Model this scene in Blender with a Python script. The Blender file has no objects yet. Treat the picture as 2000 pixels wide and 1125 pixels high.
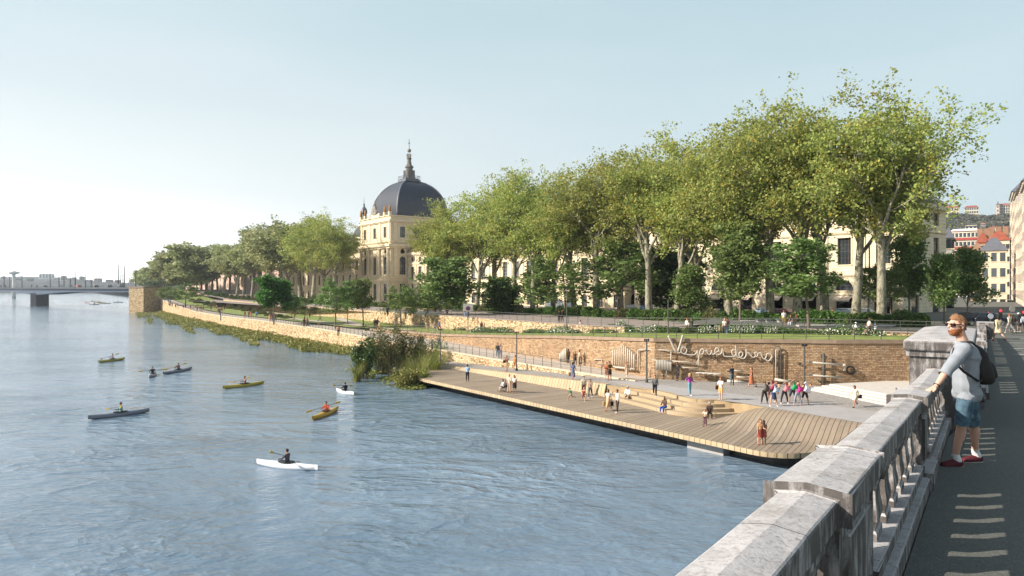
import bpy, bmesh, math, random
import numpy as np
from mathutils import Vector, Matrix
R_ = math.radians
SC = bpy.context.scene
COL = SC.collection
random.seed(7)
F = 1333.0; HY = 562.5
WATER = -10.5

# ---------- placing: camera stands at the origin, +Y is straight ahead ----------
def P(px, py, z):
    Y = -z * F / (py - HY)
    return Vector(((px - 1000) / F * Y, Y, z))
def PY(px, py, Y):
    return Vector(((px - 1000) / F * Y, Y, -(py - HY) / F * Y))
def SN(s, n, z=0.0):                     # quay frame: s along the river bank, n inland
    return Vector((.6*s + .8*n, -.8*s + .6*n, z))
def to_sn(v): return (.6*v[0] - .8*v[1], .8*v[0] + .6*v[1])
def s_at(px, n):
    r = (px - 1000) / F
    return n * (.6*r - .8) / (.6 + .8*r)
def tab(T, x):
    if x <= T[0][0]: return T[0][1]
    for (x0, y0), (x1, y1) in zip(T, T[1:]):
        if x <= x1: return y0 + (y1 - y0) * (x - x0) / (x1 - x0)
    return T[-1][1]
def sst(a, b, x):
    t = max(0, min(1, (x - a) / (b - a))); return t*t*(3-2*t)
T_RN = [(-400,58),(-361,55.6),(-294,53),(-231,48.8),(-191,46.9),(-156,46),(-119,45.9),(-81,46.3),(-44,46.3)]
T_WALK = [(-400,-1.0),(-361,-2.5),(-294,-5.9),(-231,-7.3),(-191,-7.4),(-156,-7.15),(-119,-7.3),(-103,-7.6),(-92,-7.95),(-81,-8.05),(-66,-8.3),(-44,-8.46),(-20,-8.5)]
T_LAWN = [(-400,-1.0),(-361,-2.5),(-294,-5.9),(-231,-7.2),(-191,-7.3),(-156,-7.05),(-119,-7.15),(-103,-7.1),(-89,-7.0),(-72,-6.2),(-59,-5.5),(-43,-4.75),(-27,-4.5),(-15,-4.5)]
T_WN = [(-400,62),(-361,59.6),(-294,57),(-231,52.8),(-191,51),(-156,50),(-119,50.5),(-103,52.5),(-89,53.5),(-72,52),(-59,51.3),(-43,48.9),(-37,53.3),(-30.4,58),(-26.7,62),(-21,67),(-16,71)]
T_UN = [(-400,78),(-294,73),(-250,70),(-142,64),(-64,60),(-43,64),(-27,70),(-18,76),(-10,82)]
T_UP = [(-400,-.9),(-361,-2.3),(-294,-4.6),(-240,-4.85),(-60,-4.75),(-40,-4.2),(0,-4.2)]
T_PLAZA = [(-76,-9.45),(-66,-9.2),(-44,-8.5)]
def z_deck(s, n):
    t = sst(38.6, 43.6, n) * sst(-31.2, -28, s)
    return -9.5 + 1.0*t
ZF = {'walk': lambda s, n: tab(T_WALK, s), 'lawn': lambda s, n: tab(T_LAWN, s), 'upper': lambda s, n: tab(T_UP, s),
      'plaza': lambda s, n: tab(T_PLAZA, s), 'deck': z_deck, 'water': lambda s, n: WATER, 'street': lambda s, n: -4.15}
T_BR = [(-20,-.9),(0,-1.70),(10,-2.14),(16,-2.32),(31.6,-2.62),(60,-3.6),(76,-4.12),(400,-4.12)]
def BR(s, a, h=0.0):                     # bridge frame: s along the parapet, a to the left of the camera line
    return Vector((.57*s - .822*a, .822*s + .57*a, tab(T_BR, s) + h))
ZF['bridge'] = None
def hit(px, py, surf):
    z = -6.0
    for _ in range(60):
        v = P(px, py, z)
        if surf == 'bridge': zn = tab(T_BR, .57*v.x + .822*v.y)
        else:
            s, n = to_sn(v); zn = ZF[surf](s, n)
        z = z*.4 + zn*.6
    return P(px, py, z)

# ---------- mesh builder ----------
class MB:
    def __init__(self): self.v = []; self.f = []; self.m = []; self.uv = None
    def add(self, vs, fs, mi=0):
        o = len(self.v); self.v += [tuple(x) for x in vs]
        self.f += [tuple(o+i for i in f) for f in fs]; self.m += [mi]*len(fs); return self
    def box(self, x0, x1, y0, y1, z0, z1, mi=0, T=None):
        vs = [Vector((x, y, z)) for z in (z0, z1) for y in (y0, y1) for x in (x0, x1)]
        if T: vs = [T @ v for v in vs]
        return self.add(vs, [(0,2,3,1),(4,5,7,6),(0,1,5,4),(2,6,7,3),(0,4,6,2),(1,3,7,5)], mi)
    def tube(self, pts, rs, k=6, mi=0, cap=True):
        pts = [Vector(p) for p in pts]
        if not hasattr(rs, '__len__'): rs = [rs]*len(pts)
        vs = []; n = len(pts); ref = None
        for i, p in enumerate(pts):
            d = (pts[min(i+1, n-1)] - pts[max(i-1, 0)])
            if d.length < 1e-9: d = Vector((0,0,1))
            d.normalize()
            if ref is None or abs(ref.dot(d)) > .95: ref = d.orthogonal().normalized()
            a = (ref - d*ref.dot(d)).normalized(); b = d.cross(a); ref = a
            for j in range(k):
                t = 2*math.pi*j/k
                vs.append(p + (a*math.cos(t) + b*math.sin(t))*rs[i])
        fs = [(i*k+j, i*k+(j+1)%k, (i+1)*k+(j+1)%k, (i+1)*k+j) for i in range(n-1) for j in range(k)]
        if cap: fs += [tuple(range(k-1, -1, -1)), tuple((n-1)*k+j for j in range(k))]
        return self.add(vs, fs, mi)
    def lathe(self, prof, k=12, c=(0,0,0), mi=0, sx=1, sy=1, rot=0):
        vs = [(c[0]+r*math.cos(rot+2*math.pi*j/k)*sx, c[1]+r*math.sin(rot+2*math.pi*j/k)*sy, c[2]+z) for r, z in prof for j in range(k)]
        n = len(prof)
        fs = [(i*k+j, i*k+(j+1)%k, (i+1)*k+(j+1)%k, (i+1)*k+j) for i in range(n-1) for j in range(k)]
        fs += [tuple(range(k-1, -1, -1)), tuple((n-1)*k+j for j in range(k))]
        return self.add(vs, fs, mi)
    def ball(self, c, r, k=8, mi=0):
        r = (r, r, r) if not hasattr(r, '__len__') else r
        h = max(4, k//2+1)
        prof = [(max(.02, math.sin(math.pi*i/h)), -math.cos(math.pi*i/h)) for i in range(h+1)]
        vs = [(c[0]+a*math.cos(2*math.pi*j/k)*r[0], c[1]+a*math.sin(2*math.pi*j/k)*r[1], c[2]+z*r[2]) for a, z in prof for j in range(k)]
        fs = [(i*k+j, i*k+(j+1)%k, (i+1)*k+(j+1)%k, (i+1)*k+j) for i in range(h) for j in range(k)]
        return self.add(vs, fs, mi)
    def prism(self, poly, z0, z1, mi=0, T=None):   # poly in xy, counterclockwise
        n = len(poly); vs = [Vector((x, y, z0)) for x, y in poly] + [Vector((x, y, z1)) for x, y in poly]
        if T: vs = [T @ v for v in vs]
        return self.add(vs, [tuple(range(n-1, -1, -1)), tuple(range(n, 2*n))] + [(i, (i+1)%n, n+(i+1)%n, n+i) for i in range(n)], mi)
    def grid(self, rows, mi=0, uv=True):
        o = len(self.v); k = len(rows[0])
        self.v += [tuple(p) for r in rows for p in r]
        fs = [(o+i*k+j, o+i*k+j+1, o+(i+1)*k+j+1, o+(i+1)*k+j) for i in range(len(rows)-1) for j in range(k-1)]
        self.f += fs; self.m += [mi]*len(fs)
        if uv:
            if self.uv is None: self.uv = {}
            u = [0]
            for a, b in zip(rows[0], rows[0][1:]): u.append(u[-1] + (Vector(b)-Vector(a)).length)
            v = [0]*k
            for i, r in enumerate(rows):
                if i: v = [v[j] + (Vector(r[j])-Vector(rows[i-1][j])).length for j in range(k)]
                for j in range(k): self.uv[o+i*k+j] = (u[j], v[j])
        return self
    def mesh(self, name, mats, smooth=False):
        me = bpy.data.meshes.new(name); me.from_pydata(self.v, [], self.f)
        for m in (mats if isinstance(mats, (list, tuple)) else [mats]): me.materials.append(m)
        if len(me.materials) > 1: me.polygons.foreach_set('material_index', self.m)
        if self.uv is not None:
            l = me.uv_layers.new(name='UVMap'); vi = np.zeros(len(me.loops), np.int32); me.loops.foreach_get('vertex_index', vi)
            arr = np.zeros((len(self.v), 2), np.float32)
            for i, t in self.uv.items(): arr[i] = t
            l.data.foreach_set('uv', arr[vi].ravel())
        if smooth: me.polygons.foreach_set('use_smooth', [True]*len(me.polygons))
        me.validate(); me.update(); return me
    def build(self, name, mats, parent=None, smooth=False, **kw):
        return link(name, self.mesh(name, mats, smooth), parent, **kw)
def link(name, me, parent=None, **kw):
    o = bpy.data.objects.new(name, me); COL.objects.link(o)
    if parent is not None: o.parent = parent
    tag(o, **kw); return o
def tag(o, label=None, cat=None, group=None, kind=None):
    if label: o['label'] = label
    if cat: o['category'] = cat
    if group: o['group'] = group
    if kind: o['kind'] = kind
    return o
def empty(name, loc, rz=0, label=None, cat=None, group=None):
    o = bpy.data.objects.new(name, None); COL.objects.link(o); o.location = loc; o.rotation_euler = (0, 0, rz); o.empty_display_size = .2
    return tag(o, label, cat, group)
def bevel(o, w=.01, seg=1):
    m = o.modifiers.new('bevel', 'BEVEL'); m.width = w; m.segments = seg; m.limit_method = 'ANGLE'; return o

# ---------- materials ----------
MATS = {}
def NT(name):
    m = bpy.data.materials.new(name); m.use_nodes = True; nt = m.node_tree; nt.nodes.clear()
    out = nt.nodes.new('ShaderNodeOutputMaterial'); b = nt.nodes.new('ShaderNodeBsdfPrincipled')
    nt.links.new(b.outputs[0], out.inputs[0]); return m, nt, b, out
def nd(nt, t, ins=None, **kw):
    n = nt.nodes.new('ShaderNode' + t)
    for k, v in kw.items(): setattr(n, k, v)
    for k, v in (ins or {}).items():
        if hasattr(v, 'links') or isinstance(v, bpy.types.NodeSocket): nt.links.new(v, n.inputs[k])
        else: n.inputs[k].default_value = v
    return n
def c4(c): return (c[0], c[1], c[2], 1)
def ramp(nt, fac, stops, interp='LINEAR'):
    r = nd(nt, 'ValToRGB', {0: fac}); e = r.color_ramp; e.interpolation = interp
    while len(e.elements) < len(stops): e.elements.new(.5)
    for el, (p, c) in zip(e.elements, stops):
        el.position = p; el.color = c4(c) if hasattr(c, '__len__') else (c, c, c, 1)
    return r.outputs[0]
def mixc(nt, f, a, b, mode='MIX'):
    n = nt.nodes.new('ShaderNodeMix'); n.data_type = 'RGBA'; n.blend_type = mode
    for i, v in ((0, f), (6, a), (7, b)):
        if isinstance(v, bpy.types.NodeSocket): nt.links.new(v, n.inputs[i])
        else: n.inputs[i].default_value = (c4(v) if hasattr(v, '__len__') else v)
    return n.outputs[2]
def math_(nt, op, a, b=0.0):
    n = nt.nodes.new('ShaderNodeMath'); n.operation = op
    for i, v in ((0, a), (1, b)):
        if isinstance(v, bpy.types.NodeSocket): nt.links.new(v, n.inputs[i])
        else: n.inputs[i].default_value = v
    return n.outputs[0]
def noise_(nt, vec, scale, detail=4, rough=.6): return nd(nt, 'TexNoise', {'Vector': vec, 'Scale': scale, 'Detail': detail, 'Roughness': rough}).outputs[0]
def bump_(nt, b, h, strength=.4, dist=.02, normal=None):
    n = nd(nt, 'Bump', {'Height': h, 'Strength': strength, 'Distance': dist})
    if normal is not None: nt.links.new(normal, n.inputs['Normal'])
    if b is not None: nt.links.new(n.outputs[0], b.inputs['Normal'])
    return n.outputs[0]
def mat(name, c, rough=.75, var=.2, scale=2.0, bump=0, bscale=30, c2=None, metal=0, spec=.4, world=False):
    if name in MATS: return MATS[name]
    m, nt, b, out = NT(name); co = nd(nt, 'TexCoord').outputs['Object']
    if world: co = nd(nt, 'NewGeometry').outputs['Position']
    n1 = noise_(nt, co, scale, 5)
    lo = [x*(1-var) for x in c]; hi = [min(1, x*(1+var)) for x in (c2 or c)]
    k = ramp(nt, n1, [(.3, lo), (.7, hi)]); nt.links.new(k, b.inputs['Base Color'])
    b.inputs['Roughness'].default_value = rough; b.inputs['Metallic'].default_value = metal; b.inputs['Specular IOR Level'].default_value = spec
    if bump: bump_(nt, b, noise_(nt, co, bscale, 3), bump, .02)
    MATS[name] = m; return m
def flat(c, rough=.8):
    key = 'cloth_%02x%02x%02x' % tuple(int(max(0, min(1, x))*255) for x in c)
    return mat(key, c, rough, .12, 6.0)
def hexc(h):
    h = h.lstrip('#'); v = [int(h[i:i+2], 16)/255 for i in (0, 2, 4)]
    return [x/12.92 if x <= .04045 else ((x+.055)/1.055)**2.4 for x in v]
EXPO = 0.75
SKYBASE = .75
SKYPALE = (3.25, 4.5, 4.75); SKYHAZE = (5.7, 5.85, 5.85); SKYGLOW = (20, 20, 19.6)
nm = ['first','second','third','fourth','fifth','sixth','seventh','eighth','ninth','tenth','eleventh','twelfth','thirteenth','fourteenth','fifteenth','sixteenth','seventeenth','eighteenth','nineteenth','twentieth','twenty-first','twenty-second','twenty-third','twenty-fourth','twenty-fifth','twenty-sixth','twenty-seventh','twenty-eighth']
# ---------- special materials ----------
def uvco(nt): return nd(nt, 'TexCoord').outputs['UV']
def m_brick():
    m, nt, b, out = NT('coursed_stone'); uv = uvco(nt)
    warp = nd(nt, 'TexNoise', {'Vector': uv, 'Scale': 1.6, 'Detail': 2}).outputs['Color']
    uv2 = nd(nt, 'VectorMath', {0: uv, 1: nd(nt, 'VectorMath', {0: warp, 'Scale': .12}, operation='SCALE').outputs[0]}, operation='ADD').outputs[0]
    def bt(w, h, mort, off=.5, sc=1.0):
        t = nd(nt, 'TexBrick', {'Vector': uv2, 'Color1': (0,0,0,1), 'Color2': (1,1,1,1), 'Mortar': (0,0,0,1), 'Scale': sc, 'Mortar Size': mort, 'Mortar Smooth': .3, 'Brick Width': w, 'Row Height': h, 'Bias': 0})
        t.offset = off; t.squash = .7; t.squash_frequency = 3; return t
    t = bt(.36, .145, .016)
    big = noise_(nt, uv, .35, 4); med = noise_(nt, uv, 1.3, 5); fine = noise_(nt, uv, 14, 5)
    stone = ramp(nt, nd(nt, 'RGBToBW', {0: t.outputs[0]}).outputs[0], [(0, hexc('#93745a')), (.35, hexc('#bb9a76')), (.7, hexc('#ceb18c')), (1, hexc('#a27f60'))])
    stone = mixc(nt, ramp(nt, big, [(.42, 0), (.62, .75)]), stone, mixc(nt, .5, stone, hexc('#8a7662')))
    stone = mixc(nt, ramp(nt, med, [(.6, 0), (.74, .75)]), stone, hexc('#b87442'))
    stone = mixc(nt, ramp(nt, fine, [(.35, .35), (.6, 0)]), stone, hexc('#6d5a48'))
    stk = noise_(nt, nd(nt, 'Mapping', {'Vector': uv, 'Scale': (1.1, .12, 1)}).outputs[0], 1.0, 5, .7)
    stone = mixc(nt, ramp(nt, stk, [(.52, 0), (.68, .55)]), stone, hexc('#6b5a48'))
    stone = mixc(nt, ramp(nt, noise_(nt, uv, .8, 6, .7), [(.32, .4), (.42, 0)]), stone, hexc('#d2c2a6'))
    colr = mixc(nt, math_(nt, 'MULTIPLY', t.outputs['Fac'], .85), stone, hexc('#75604a'))
    nt.links.new(colr, b.inputs['Base Color']); b.inputs['Roughness'].default_value = .9; b.inputs['Specular IOR Level'].default_value = .15
    h = math_(nt, 'SUBTRACT', math_(nt, 'MULTIPLY', fine, .5), t.outputs['Fac']); bump_(nt, b, h, .9, .05)
    return m
def m_rubble():
    m, nt, b, out = NT('rubble_stone'); uv = uvco(nt)
    mp = nd(nt, 'Mapping', {'Vector': uv, 'Scale': (1.0, 1.7, 1)}).outputs[0]
    v = nd(nt, 'TexVoronoi', {'Vector': mp, 'Scale': 2.2}); e = nd(nt, 'TexVoronoi', {'Vector': mp, 'Scale': 2.2}, feature='DISTANCE_TO_EDGE')
    r = nd(nt, 'SeparateColor', {0: v.outputs['Color']}).outputs[0]
    stone = ramp(nt, r, [(0, hexc('#a98a66')), (.3, hexc('#d9bd93')), (.65, hexc('#e6cfa8')), (.88, hexc('#c3a27a')), (1, hexc('#7f684f'))])
    stone = mixc(nt, ramp(nt, noise_(nt, uv, .4, 4), [(.5, 0), (.7, .45)]), stone, hexc('#94785a'))
    stone = mixc(nt, ramp(nt, noise_(nt, uv, 9, 5), [(.35, .4), (.55, 0)]), stone, hexc('#8a6f52'))
    k = ramp(nt, e.outputs[0], [(0, 1), (.07, 0)])
    nt.links.new(mixc(nt, k, stone, hexc('#5d4a38')), b.inputs['Base Color']); b.inputs['Roughness'].default_value = .92; b.inputs['Specular IOR Level'].default_value = .15
    bump_(nt, b, ramp(nt, e.outputs[0], [(0, 0), (.2, 1)]), .9, .07); return m
def m_planks(pw=.36, name='deck_planks', cols=('#776a59', '#948370', '#887764', '#a69683')):
    m, nt, b, out = NT(name); uv = uvco(nt); sx = nd(nt, 'SeparateXYZ', {0: uv})
    u = math_(nt, 'DIVIDE', sx.outputs[0], pw); fl = math_(nt, 'FLOOR', u); fr = math_(nt, 'FRACT', u)
    wn = nd(nt, 'TexWhiteNoise', {'W': fl}, noise_dimensions='1D').outputs[0]
    mp = nd(nt, 'CombineXYZ', {0: math_(nt, 'MULTIPLY', fl, 7.3), 1: math_(nt, 'MULTIPLY', sx.outputs[1], .9), 2: math_(nt, 'MULTIPLY', fr, .8)}).outputs[0]
    g = noise_(nt, mp, 2.0, 6, .7); big = noise_(nt, uv, .22, 3)
    c = ramp(nt, math_(nt, 'ADD', math_(nt, 'MULTIPLY', wn, .55), math_(nt, 'MULTIPLY', g, .45)), [(.15, hexc(cols[0])), (.4, hexc(cols[1])), (.6, hexc(cols[2])), (.85, hexc(cols[3]))])
    c = mixc(nt, ramp(nt, big, [(.4, 0), (.65, .5)]), c, hexc('#9c8a70'))
    gap = math_(nt, 'GREATER_THAN', math_(nt, 'ABSOLUTE', math_(nt, 'SUBTRACT', fr, .5)), .5 - .022/pw)
    nt.links.new(mixc(nt, math_(nt, 'MULTIPLY', gap, .85), c, hexc('#3d3226')), b.inputs['Base Color'])
    b.inputs['Roughness'].default_value = .8; bump_(nt, b, math_(nt, 'SUBTRACT', math_(nt, 'MULTIPLY', g, .3), gap), .5, .02); return m
def m_cobbles():
    m, nt, b, out = NT('fan_cobbles'); uv = uvco(nt); sx = nd(nt, 'SeparateXYZ', {0: uv})
    R = 1.5; ux = math_(nt, 'DIVIDE', sx.outputs[0], R); col = math_(nt, 'FLOOR', ux); fx = math_(nt, 'SUBTRACT', math_(nt, 'FRACT', ux), .5)
    dx = math_(nt, 'MULTIPLY', fx, R); arc = math_(nt, 'SQRT', math_(nt, 'MAXIMUM', math_(nt, 'SUBTRACT', .8, math_(nt, 'MULTIPLY', dx, dx)), 0.01))
    vv = math_(nt, 'SUBTRACT', sx.outputs[1], arc)
    a = math_(nt, 'FRACT', math_(nt, 'DIVIDE', vv, .45))
    line = math_(nt, 'GREATER_THAN', math_(nt, 'ABSOLUTE', math_(nt, 'SUBTRACT', a, .5)), .40)
    v = nd(nt, 'TexVoronoi', {'Vector': uv, 'Scale': 7}, feature='F1'); r = nd(nt, 'SeparateColor', {0: v.outputs['Color']}).outputs[0]
    c = ramp(nt, r, [(0, hexc('#857e77')), (1, hexc('#a59e97'))])
    c = mixc(nt, ramp(nt, noise_(nt, uv, .5, 4), [(.4, 0), (.7, .4)]), c, hexc('#a0988c'))
    c = mixc(nt, math_(nt, 'MULTIPLY', line, .45), c, hexc('#5e574e'))
    nt.links.new(c, b.inputs['Base Color']); b.inputs['Roughness'].default_value = .85; bump_(nt, b, v.outputs['Distance'], .3, .02); return m
def m_parapet():
    m, nt, b, out = NT('weathered_limestone'); co = nd(nt, 'NewGeometry').outputs['Position']
    big = noise_(nt, co, 1.3, 6, .65); med = noise_(nt, co, 6, 7, .7); fine = noise_(nt, co, 45, 6, .7)
    c = ramp(nt, med, [(.3, hexc('#a8a3a0')), (.5, hexc('#b6b1ae')), (.7, hexc('#c2bebb'))])
    c = mixc(nt, ramp(nt, fine, [(.38, .6), (.5, 0)]), c, hexc('#827b76'))
    v = nd(nt, 'TexVoronoi', {'Vector': nd(nt, 'VectorMath', {0: co, 1: nd(nt, 'VectorMath', {0: nd(nt, 'TexNoise', {'Vector': co, 'Scale': 5.0, 'Detail': 4}).outputs['Color'], 'Scale': .35}, operation='SCALE').outputs[0]}, operation='ADD').outputs[0], 'Scale': 1.6}, feature='DISTANCE_TO_EDGE').outputs[0]
    crack = math_(nt, 'MULTIPLY', ramp(nt, v, [(0, 1), (.008, 0)]), ramp(nt, big, [(.45, 0), (.6, .6)]))
    sep = nd(nt, 'SeparateXYZ', {0: nd(nt, 'NewGeometry').outputs['Normal']}); side = ramp(nt, sep.outputs[2], [(.3, 1), (.75, 0)])
    streakco = nd(nt, 'Mapping', {'Vector': co, 'Scale': (7, 7, 1.6)}).outputs[0]
    st = noise_(nt, streakco, 1.6, 7, .65)
    c = mixc(nt, math_(nt, 'MULTIPLY', ramp(nt, st, [(.38, .25), (.52, .92)]), side), c, hexc('#4d4743'))  # weathering streaks on upright faces, deepened so the colour also carries their shade
    c = mixc(nt, math_(nt, 'MULTIPLY', math_(nt, 'SUBTRACT', 1.0, side), ramp(nt, noise_(nt, co, 11, 8, .75), [(.60, 0), (.68, .6)])), c, hexc('#7a736c'))
    lich = noise_(nt, co, 3.1, 3, .5)
    c = mixc(nt, math_(nt, 'MULTIPLY', ramp(nt, lich, [(.69, 0), (.71, .8)]), ramp(nt, fine, [(.4, .4), (.6, 1)])), c, hexc('#75684f'))
    vt = nd(nt, 'TexVoronoi', {'Vector': co, 'Scale': 13}).outputs['Distance']
    c = mixc(nt, math_(nt, 'MULTIPLY', ramp(nt, vt, [(.10, .7), (.14, 0)]), ramp(nt, big, [(.48, 0), (.5, 1)])), c, hexc('#6a635b'))
    c = mixc(nt, ramp(nt, noise_(nt, co, 2.2, 7, .7), [(.5, 0), (.64, .5)]), c, hexc('#837c74'))
    jp = nd(nt, 'VectorMath', {0: co, 1: (.57, .822, 0)}, operation='DOT_PRODUCT').outputs['Value']
    jf = math_(nt, 'FRACT', math_(nt, 'DIVIDE', math_(nt, 'ADD', jp, .55), 1.63))
    crack = math_(nt, 'MAXIMUM', crack, math_(nt, 'MULTIPLY', math_(nt, 'LESS_THAN', jf, .006), .8))
    c = mixc(nt, crack, c, hexc('#4b4540'))
    nt.links.new(c, b.inputs['Base Color']); b.inputs['Roughness'].default_value = .88; b.inputs['Specular IOR Level'].default_value = .2
    bump_(nt, b, math_(nt, 'SUBTRACT', math_(nt, 'ADD', math_(nt, 'MULTIPLY', med, .6), math_(nt, 'MULTIPLY', fine, .5)), crack), .55, .012); return m
def m_asphalt():
    m, nt, b, out = NT('asphalt'); co = nd(nt, 'NewGeometry').outputs['Position']
    f = noise_(nt, co, 60, 3, .7); g = noise_(nt, co, .9, 5); sp = nd(nt, 'TexVoronoi', {'Vector': co, 'Scale': 90}); r = nd(nt, 'SeparateColor', {0: sp.outputs['Color']}).outputs[0]
    c = ramp(nt, f, [(.3, hexc('#484841')), (.7, hexc('#66665e'))]); c = mixc(nt, ramp(nt, g, [(.4, 0), (.7, .5)]), c, hexc('#5b5c53'))
    c = mixc(nt, ramp(nt, r, [(.93, 0), (.95, .4)]), c, hexc('#8d8d84'))
    nt.links.new(c, b.inputs['Base Color']); b.inputs['Roughness'].default_value = .9; bump_(nt, b, f, .6, .01); return m
def m_water():
    m, nt, b, out = NT('river_water'); co = nd(nt, 'NewGeometry').outputs['Position']
    wp = nd(nt, 'Mapping', {'Vector': co, 'Rotation': (0, 0, R_(-28)), 'Scale': (.55, 1.0, 1)}).outputs[0]
    def rid(sc, dist, det, p, off=0):
        n = nd(nt, 'TexNoise', {'Vector': nd(nt, 'Mapping', {'Vector': wp, 'Location': (off, off, 0)}).outputs[0], 'Scale': sc, 'Detail': det, 'Roughness': .5, 'Distortion': dist}).outputs[0]
        a = math_(nt, 'SUBTRACT', 1.0, math_(nt, 'MULTIPLY', math_(nt, 'ABSOLUTE', math_(nt, 'SUBTRACT', n, .5)), 5.0))
        return math_(nt, 'POWER', math_(nt, 'MAXIMUM', a, 0.0), p)
    big = noise_(nt, wp, .08, 3, .5); r1 = rid(.16, 1.6, 4, 2.2); r2 = rid(.42, 1.3, 4, 2.0, 7.3); fine = noise_(nt, wp, 2.4, 6, .7)
    zone = ramp(nt, noise_(nt, co, .05, 3), [(.38, .25), (.62, 1)])
    crest = math_(nt, 'MULTIPLY', math_(nt, 'MULTIPLY', r2, ramp(nt, fine, [(.48, 0), (.62, 1)])), zone)
    c = ramp(nt, big, [(.35, hexc('#576c7d')), (.65, hexc('#718596'))])
    c = mixc(nt, math_(nt, 'MULTIPLY', crest, .35), c, hexc('#b9c4cc'))
    nt.links.new(c, b.inputs['Base Color']); b.inputs['Roughness'].default_value = .10; b.inputs['IOR'].default_value = 1.45; b.inputs['Specular IOR Level'].default_value = .6
    n1 = bump_(nt, None, math_(nt, 'MULTIPLY', r1, zone), .34, .40); n2 = bump_(nt, None, math_(nt, 'MULTIPLY', r2, zone), .32, .15, n1); n3 = bump_(nt, None, noise_(nt, wp, .5, 4, .6), .6, .4, n2); bump_(nt, b, fine, .6, .07, n3)
    return m
def m_leaf(name, stops, trans=.35, rough=.55):
    m, nt, b, out = NT(name)
    g = nd(nt, 'NewGeometry'); oi = nd(nt, 'ObjectInfo')
    v = math_(nt, 'FRACT', math_(nt, 'ADD', g.outputs['Random Per Island'], math_(nt, 'MULTIPLY', oi.outputs['Random'], .0)))
    co = nd(nt, 'TexCoord').outputs['Object']; cl = noise_(nt, co, .35, 3)
    f = math_(nt, 'ADD', math_(nt, 'MULTIPLY', v, .62), math_(nt, 'MULTIPLY', ramp(nt, cl, [(.3, 0), (.7, 1)]), .38))
    c = ramp(nt, f, [(p, hexc(h)) for p, h in stops])
    hs = nd(nt, 'HueSaturation', {'Color': c, 'Saturation': .96, 'Hue': math_(nt, 'ADD', .487, math_(nt, 'MULTIPLY', oi.outputs['Random'], .026)), 'Value': math_(nt, 'ADD', .88, math_(nt, 'MULTIPLY', oi.outputs['Random'], .24))}).outputs[0]
    nt.links.new(hs, b.inputs['Base Color']); b.inputs['Roughness'].default_value = rough; b.inputs['Specular IOR Level'].default_value = .3
    t = nd(nt, 'BsdfTranslucent', {'Color': hs}); mx = nd(nt, 'MixShader', {0: trans, 1: b.outputs[0], 2: t.outputs[0]}); nt.links.new(mx.outputs[0], out.inputs[0])
    MATS[name] = m; return m
def m_bark():
    m, nt, b, out = NT('plane_bark'); co = nd(nt, 'TexCoord').outputs['Object']
    a = noise_(nt, nd(nt, 'Mapping', {'Vector': co, 'Scale': (1, 1, .5)}).outputs[0], 2.2, 6, .7)
    c = ramp(nt, a, [(.38, hexc('#57523f')), (.48, hexc('#807a66')), (.56, hexc('#a09982')), (.66, hexc('#6d6857'))])
    nt.links.new(c, b.inputs['Base Color']); b.inputs['Roughness'].default_value = .85; bump_(nt, b, a, .4, .05); return m
def m_glass(name='window_glass', c='#2b3136', rough=.08):
    m, nt, b, out = NT(name); b.inputs['Base Color'].default_value = c4(hexc(c)); b.inputs['Roughness'].default_value = rough; b.inputs['Specular IOR Level'].default_value = .8
    co = nd(nt, 'NewGeometry').outputs['Position']; bump_(nt, b, noise_(nt, co, .8, 2), .15, .05); return m
def m_facade(name, a, b_, course=.55, dark='#8f7e66', k=.5):
    m, nt, b, out = NT(name); co = nd(nt, 'TexCoord').outputs['Object']; z = nd(nt, 'SeparateXYZ', {0: co}).outputs[2]
    fr = math_(nt, 'FRACT', math_(nt, 'DIVIDE', z, course)); ln = math_(nt, 'LESS_THAN', fr, .08)
    c = ramp(nt, noise_(nt, co, .7, 5), [(.35, hexc(a)), (.65, hexc(b_))])
    c = mixc(nt, ramp(nt, noise_(nt, nd(nt, 'Mapping', {'Vector': co, 'Scale': (1.5, 1.5, .25)}).outputs[0], 1.0, 5), [(.55, 0), (.75, .3)]), c, hexc(dark))
    nt.links.new(mixc(nt, math_(nt, 'MULTIPLY', ln, k), c, hexc(dark)), b.inputs['Base Color']); b.inputs['Roughness'].default_value = .9; return m
def m_slate():
    m, nt, b, out = NT('dome_slate'); co = nd(nt, 'TexCoord').outputs['Object']
    c = ramp(nt, noise_(nt, nd(nt, 'Mapping', {'Vector': co, 'Scale': (1, 1, .35)}).outputs[0], 1.2, 6, .7), [(.3, hexc('#25252b')), (.6, hexc('#35353c')), (.8, hexc('#55514f'))])
    nt.links.new(c, b.inputs['Base Color']); b.inputs['Roughness'].default_value = .38; b.inputs['Specular IOR Level'].default_value = .6
    bump_(nt, b, noise_(nt, co, 3, 3), .15, .1); return m
M_BRICK = m_brick(); M_RUB = m_rubble(); M_DECK = m_planks(); M_COB = m_cobbles(); M_PAR = m_parapet(); M_ASP = m_asphalt(); M_WAT = m_water()
M_STEPW = m_planks(5.0, 'pale_timber', ('#9c8769', '#b09a7a', '#a89172', '#bda98a'))
M_BARK = m_bark(); M_GLASS = m_glass(); M_SLATE = m_slate()
M_LF_PLANE = m_leaf('plane_leaves', [(.0, '#5e6c34'), (.22, '#808e44'), (.5, '#9aa552'), (.72, '#b0b05a'), (.86, '#b9a944'), (.95, '#cfa838')], .45)
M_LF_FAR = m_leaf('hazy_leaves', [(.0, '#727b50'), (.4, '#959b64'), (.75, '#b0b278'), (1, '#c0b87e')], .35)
M_LF_GRN = m_leaf('young_leaves', [(.0, '#46592c'), (.35, '#637a3c'), (.7, '#7f9350'), (1, '#9da863')], .4)
M_LF_DK = m_leaf('dark_leaves', [(.0, '#33451f'), (.4, '#4c632c'), (.8, '#657c3c'), (1, '#7d8c4a')], .3)
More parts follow.
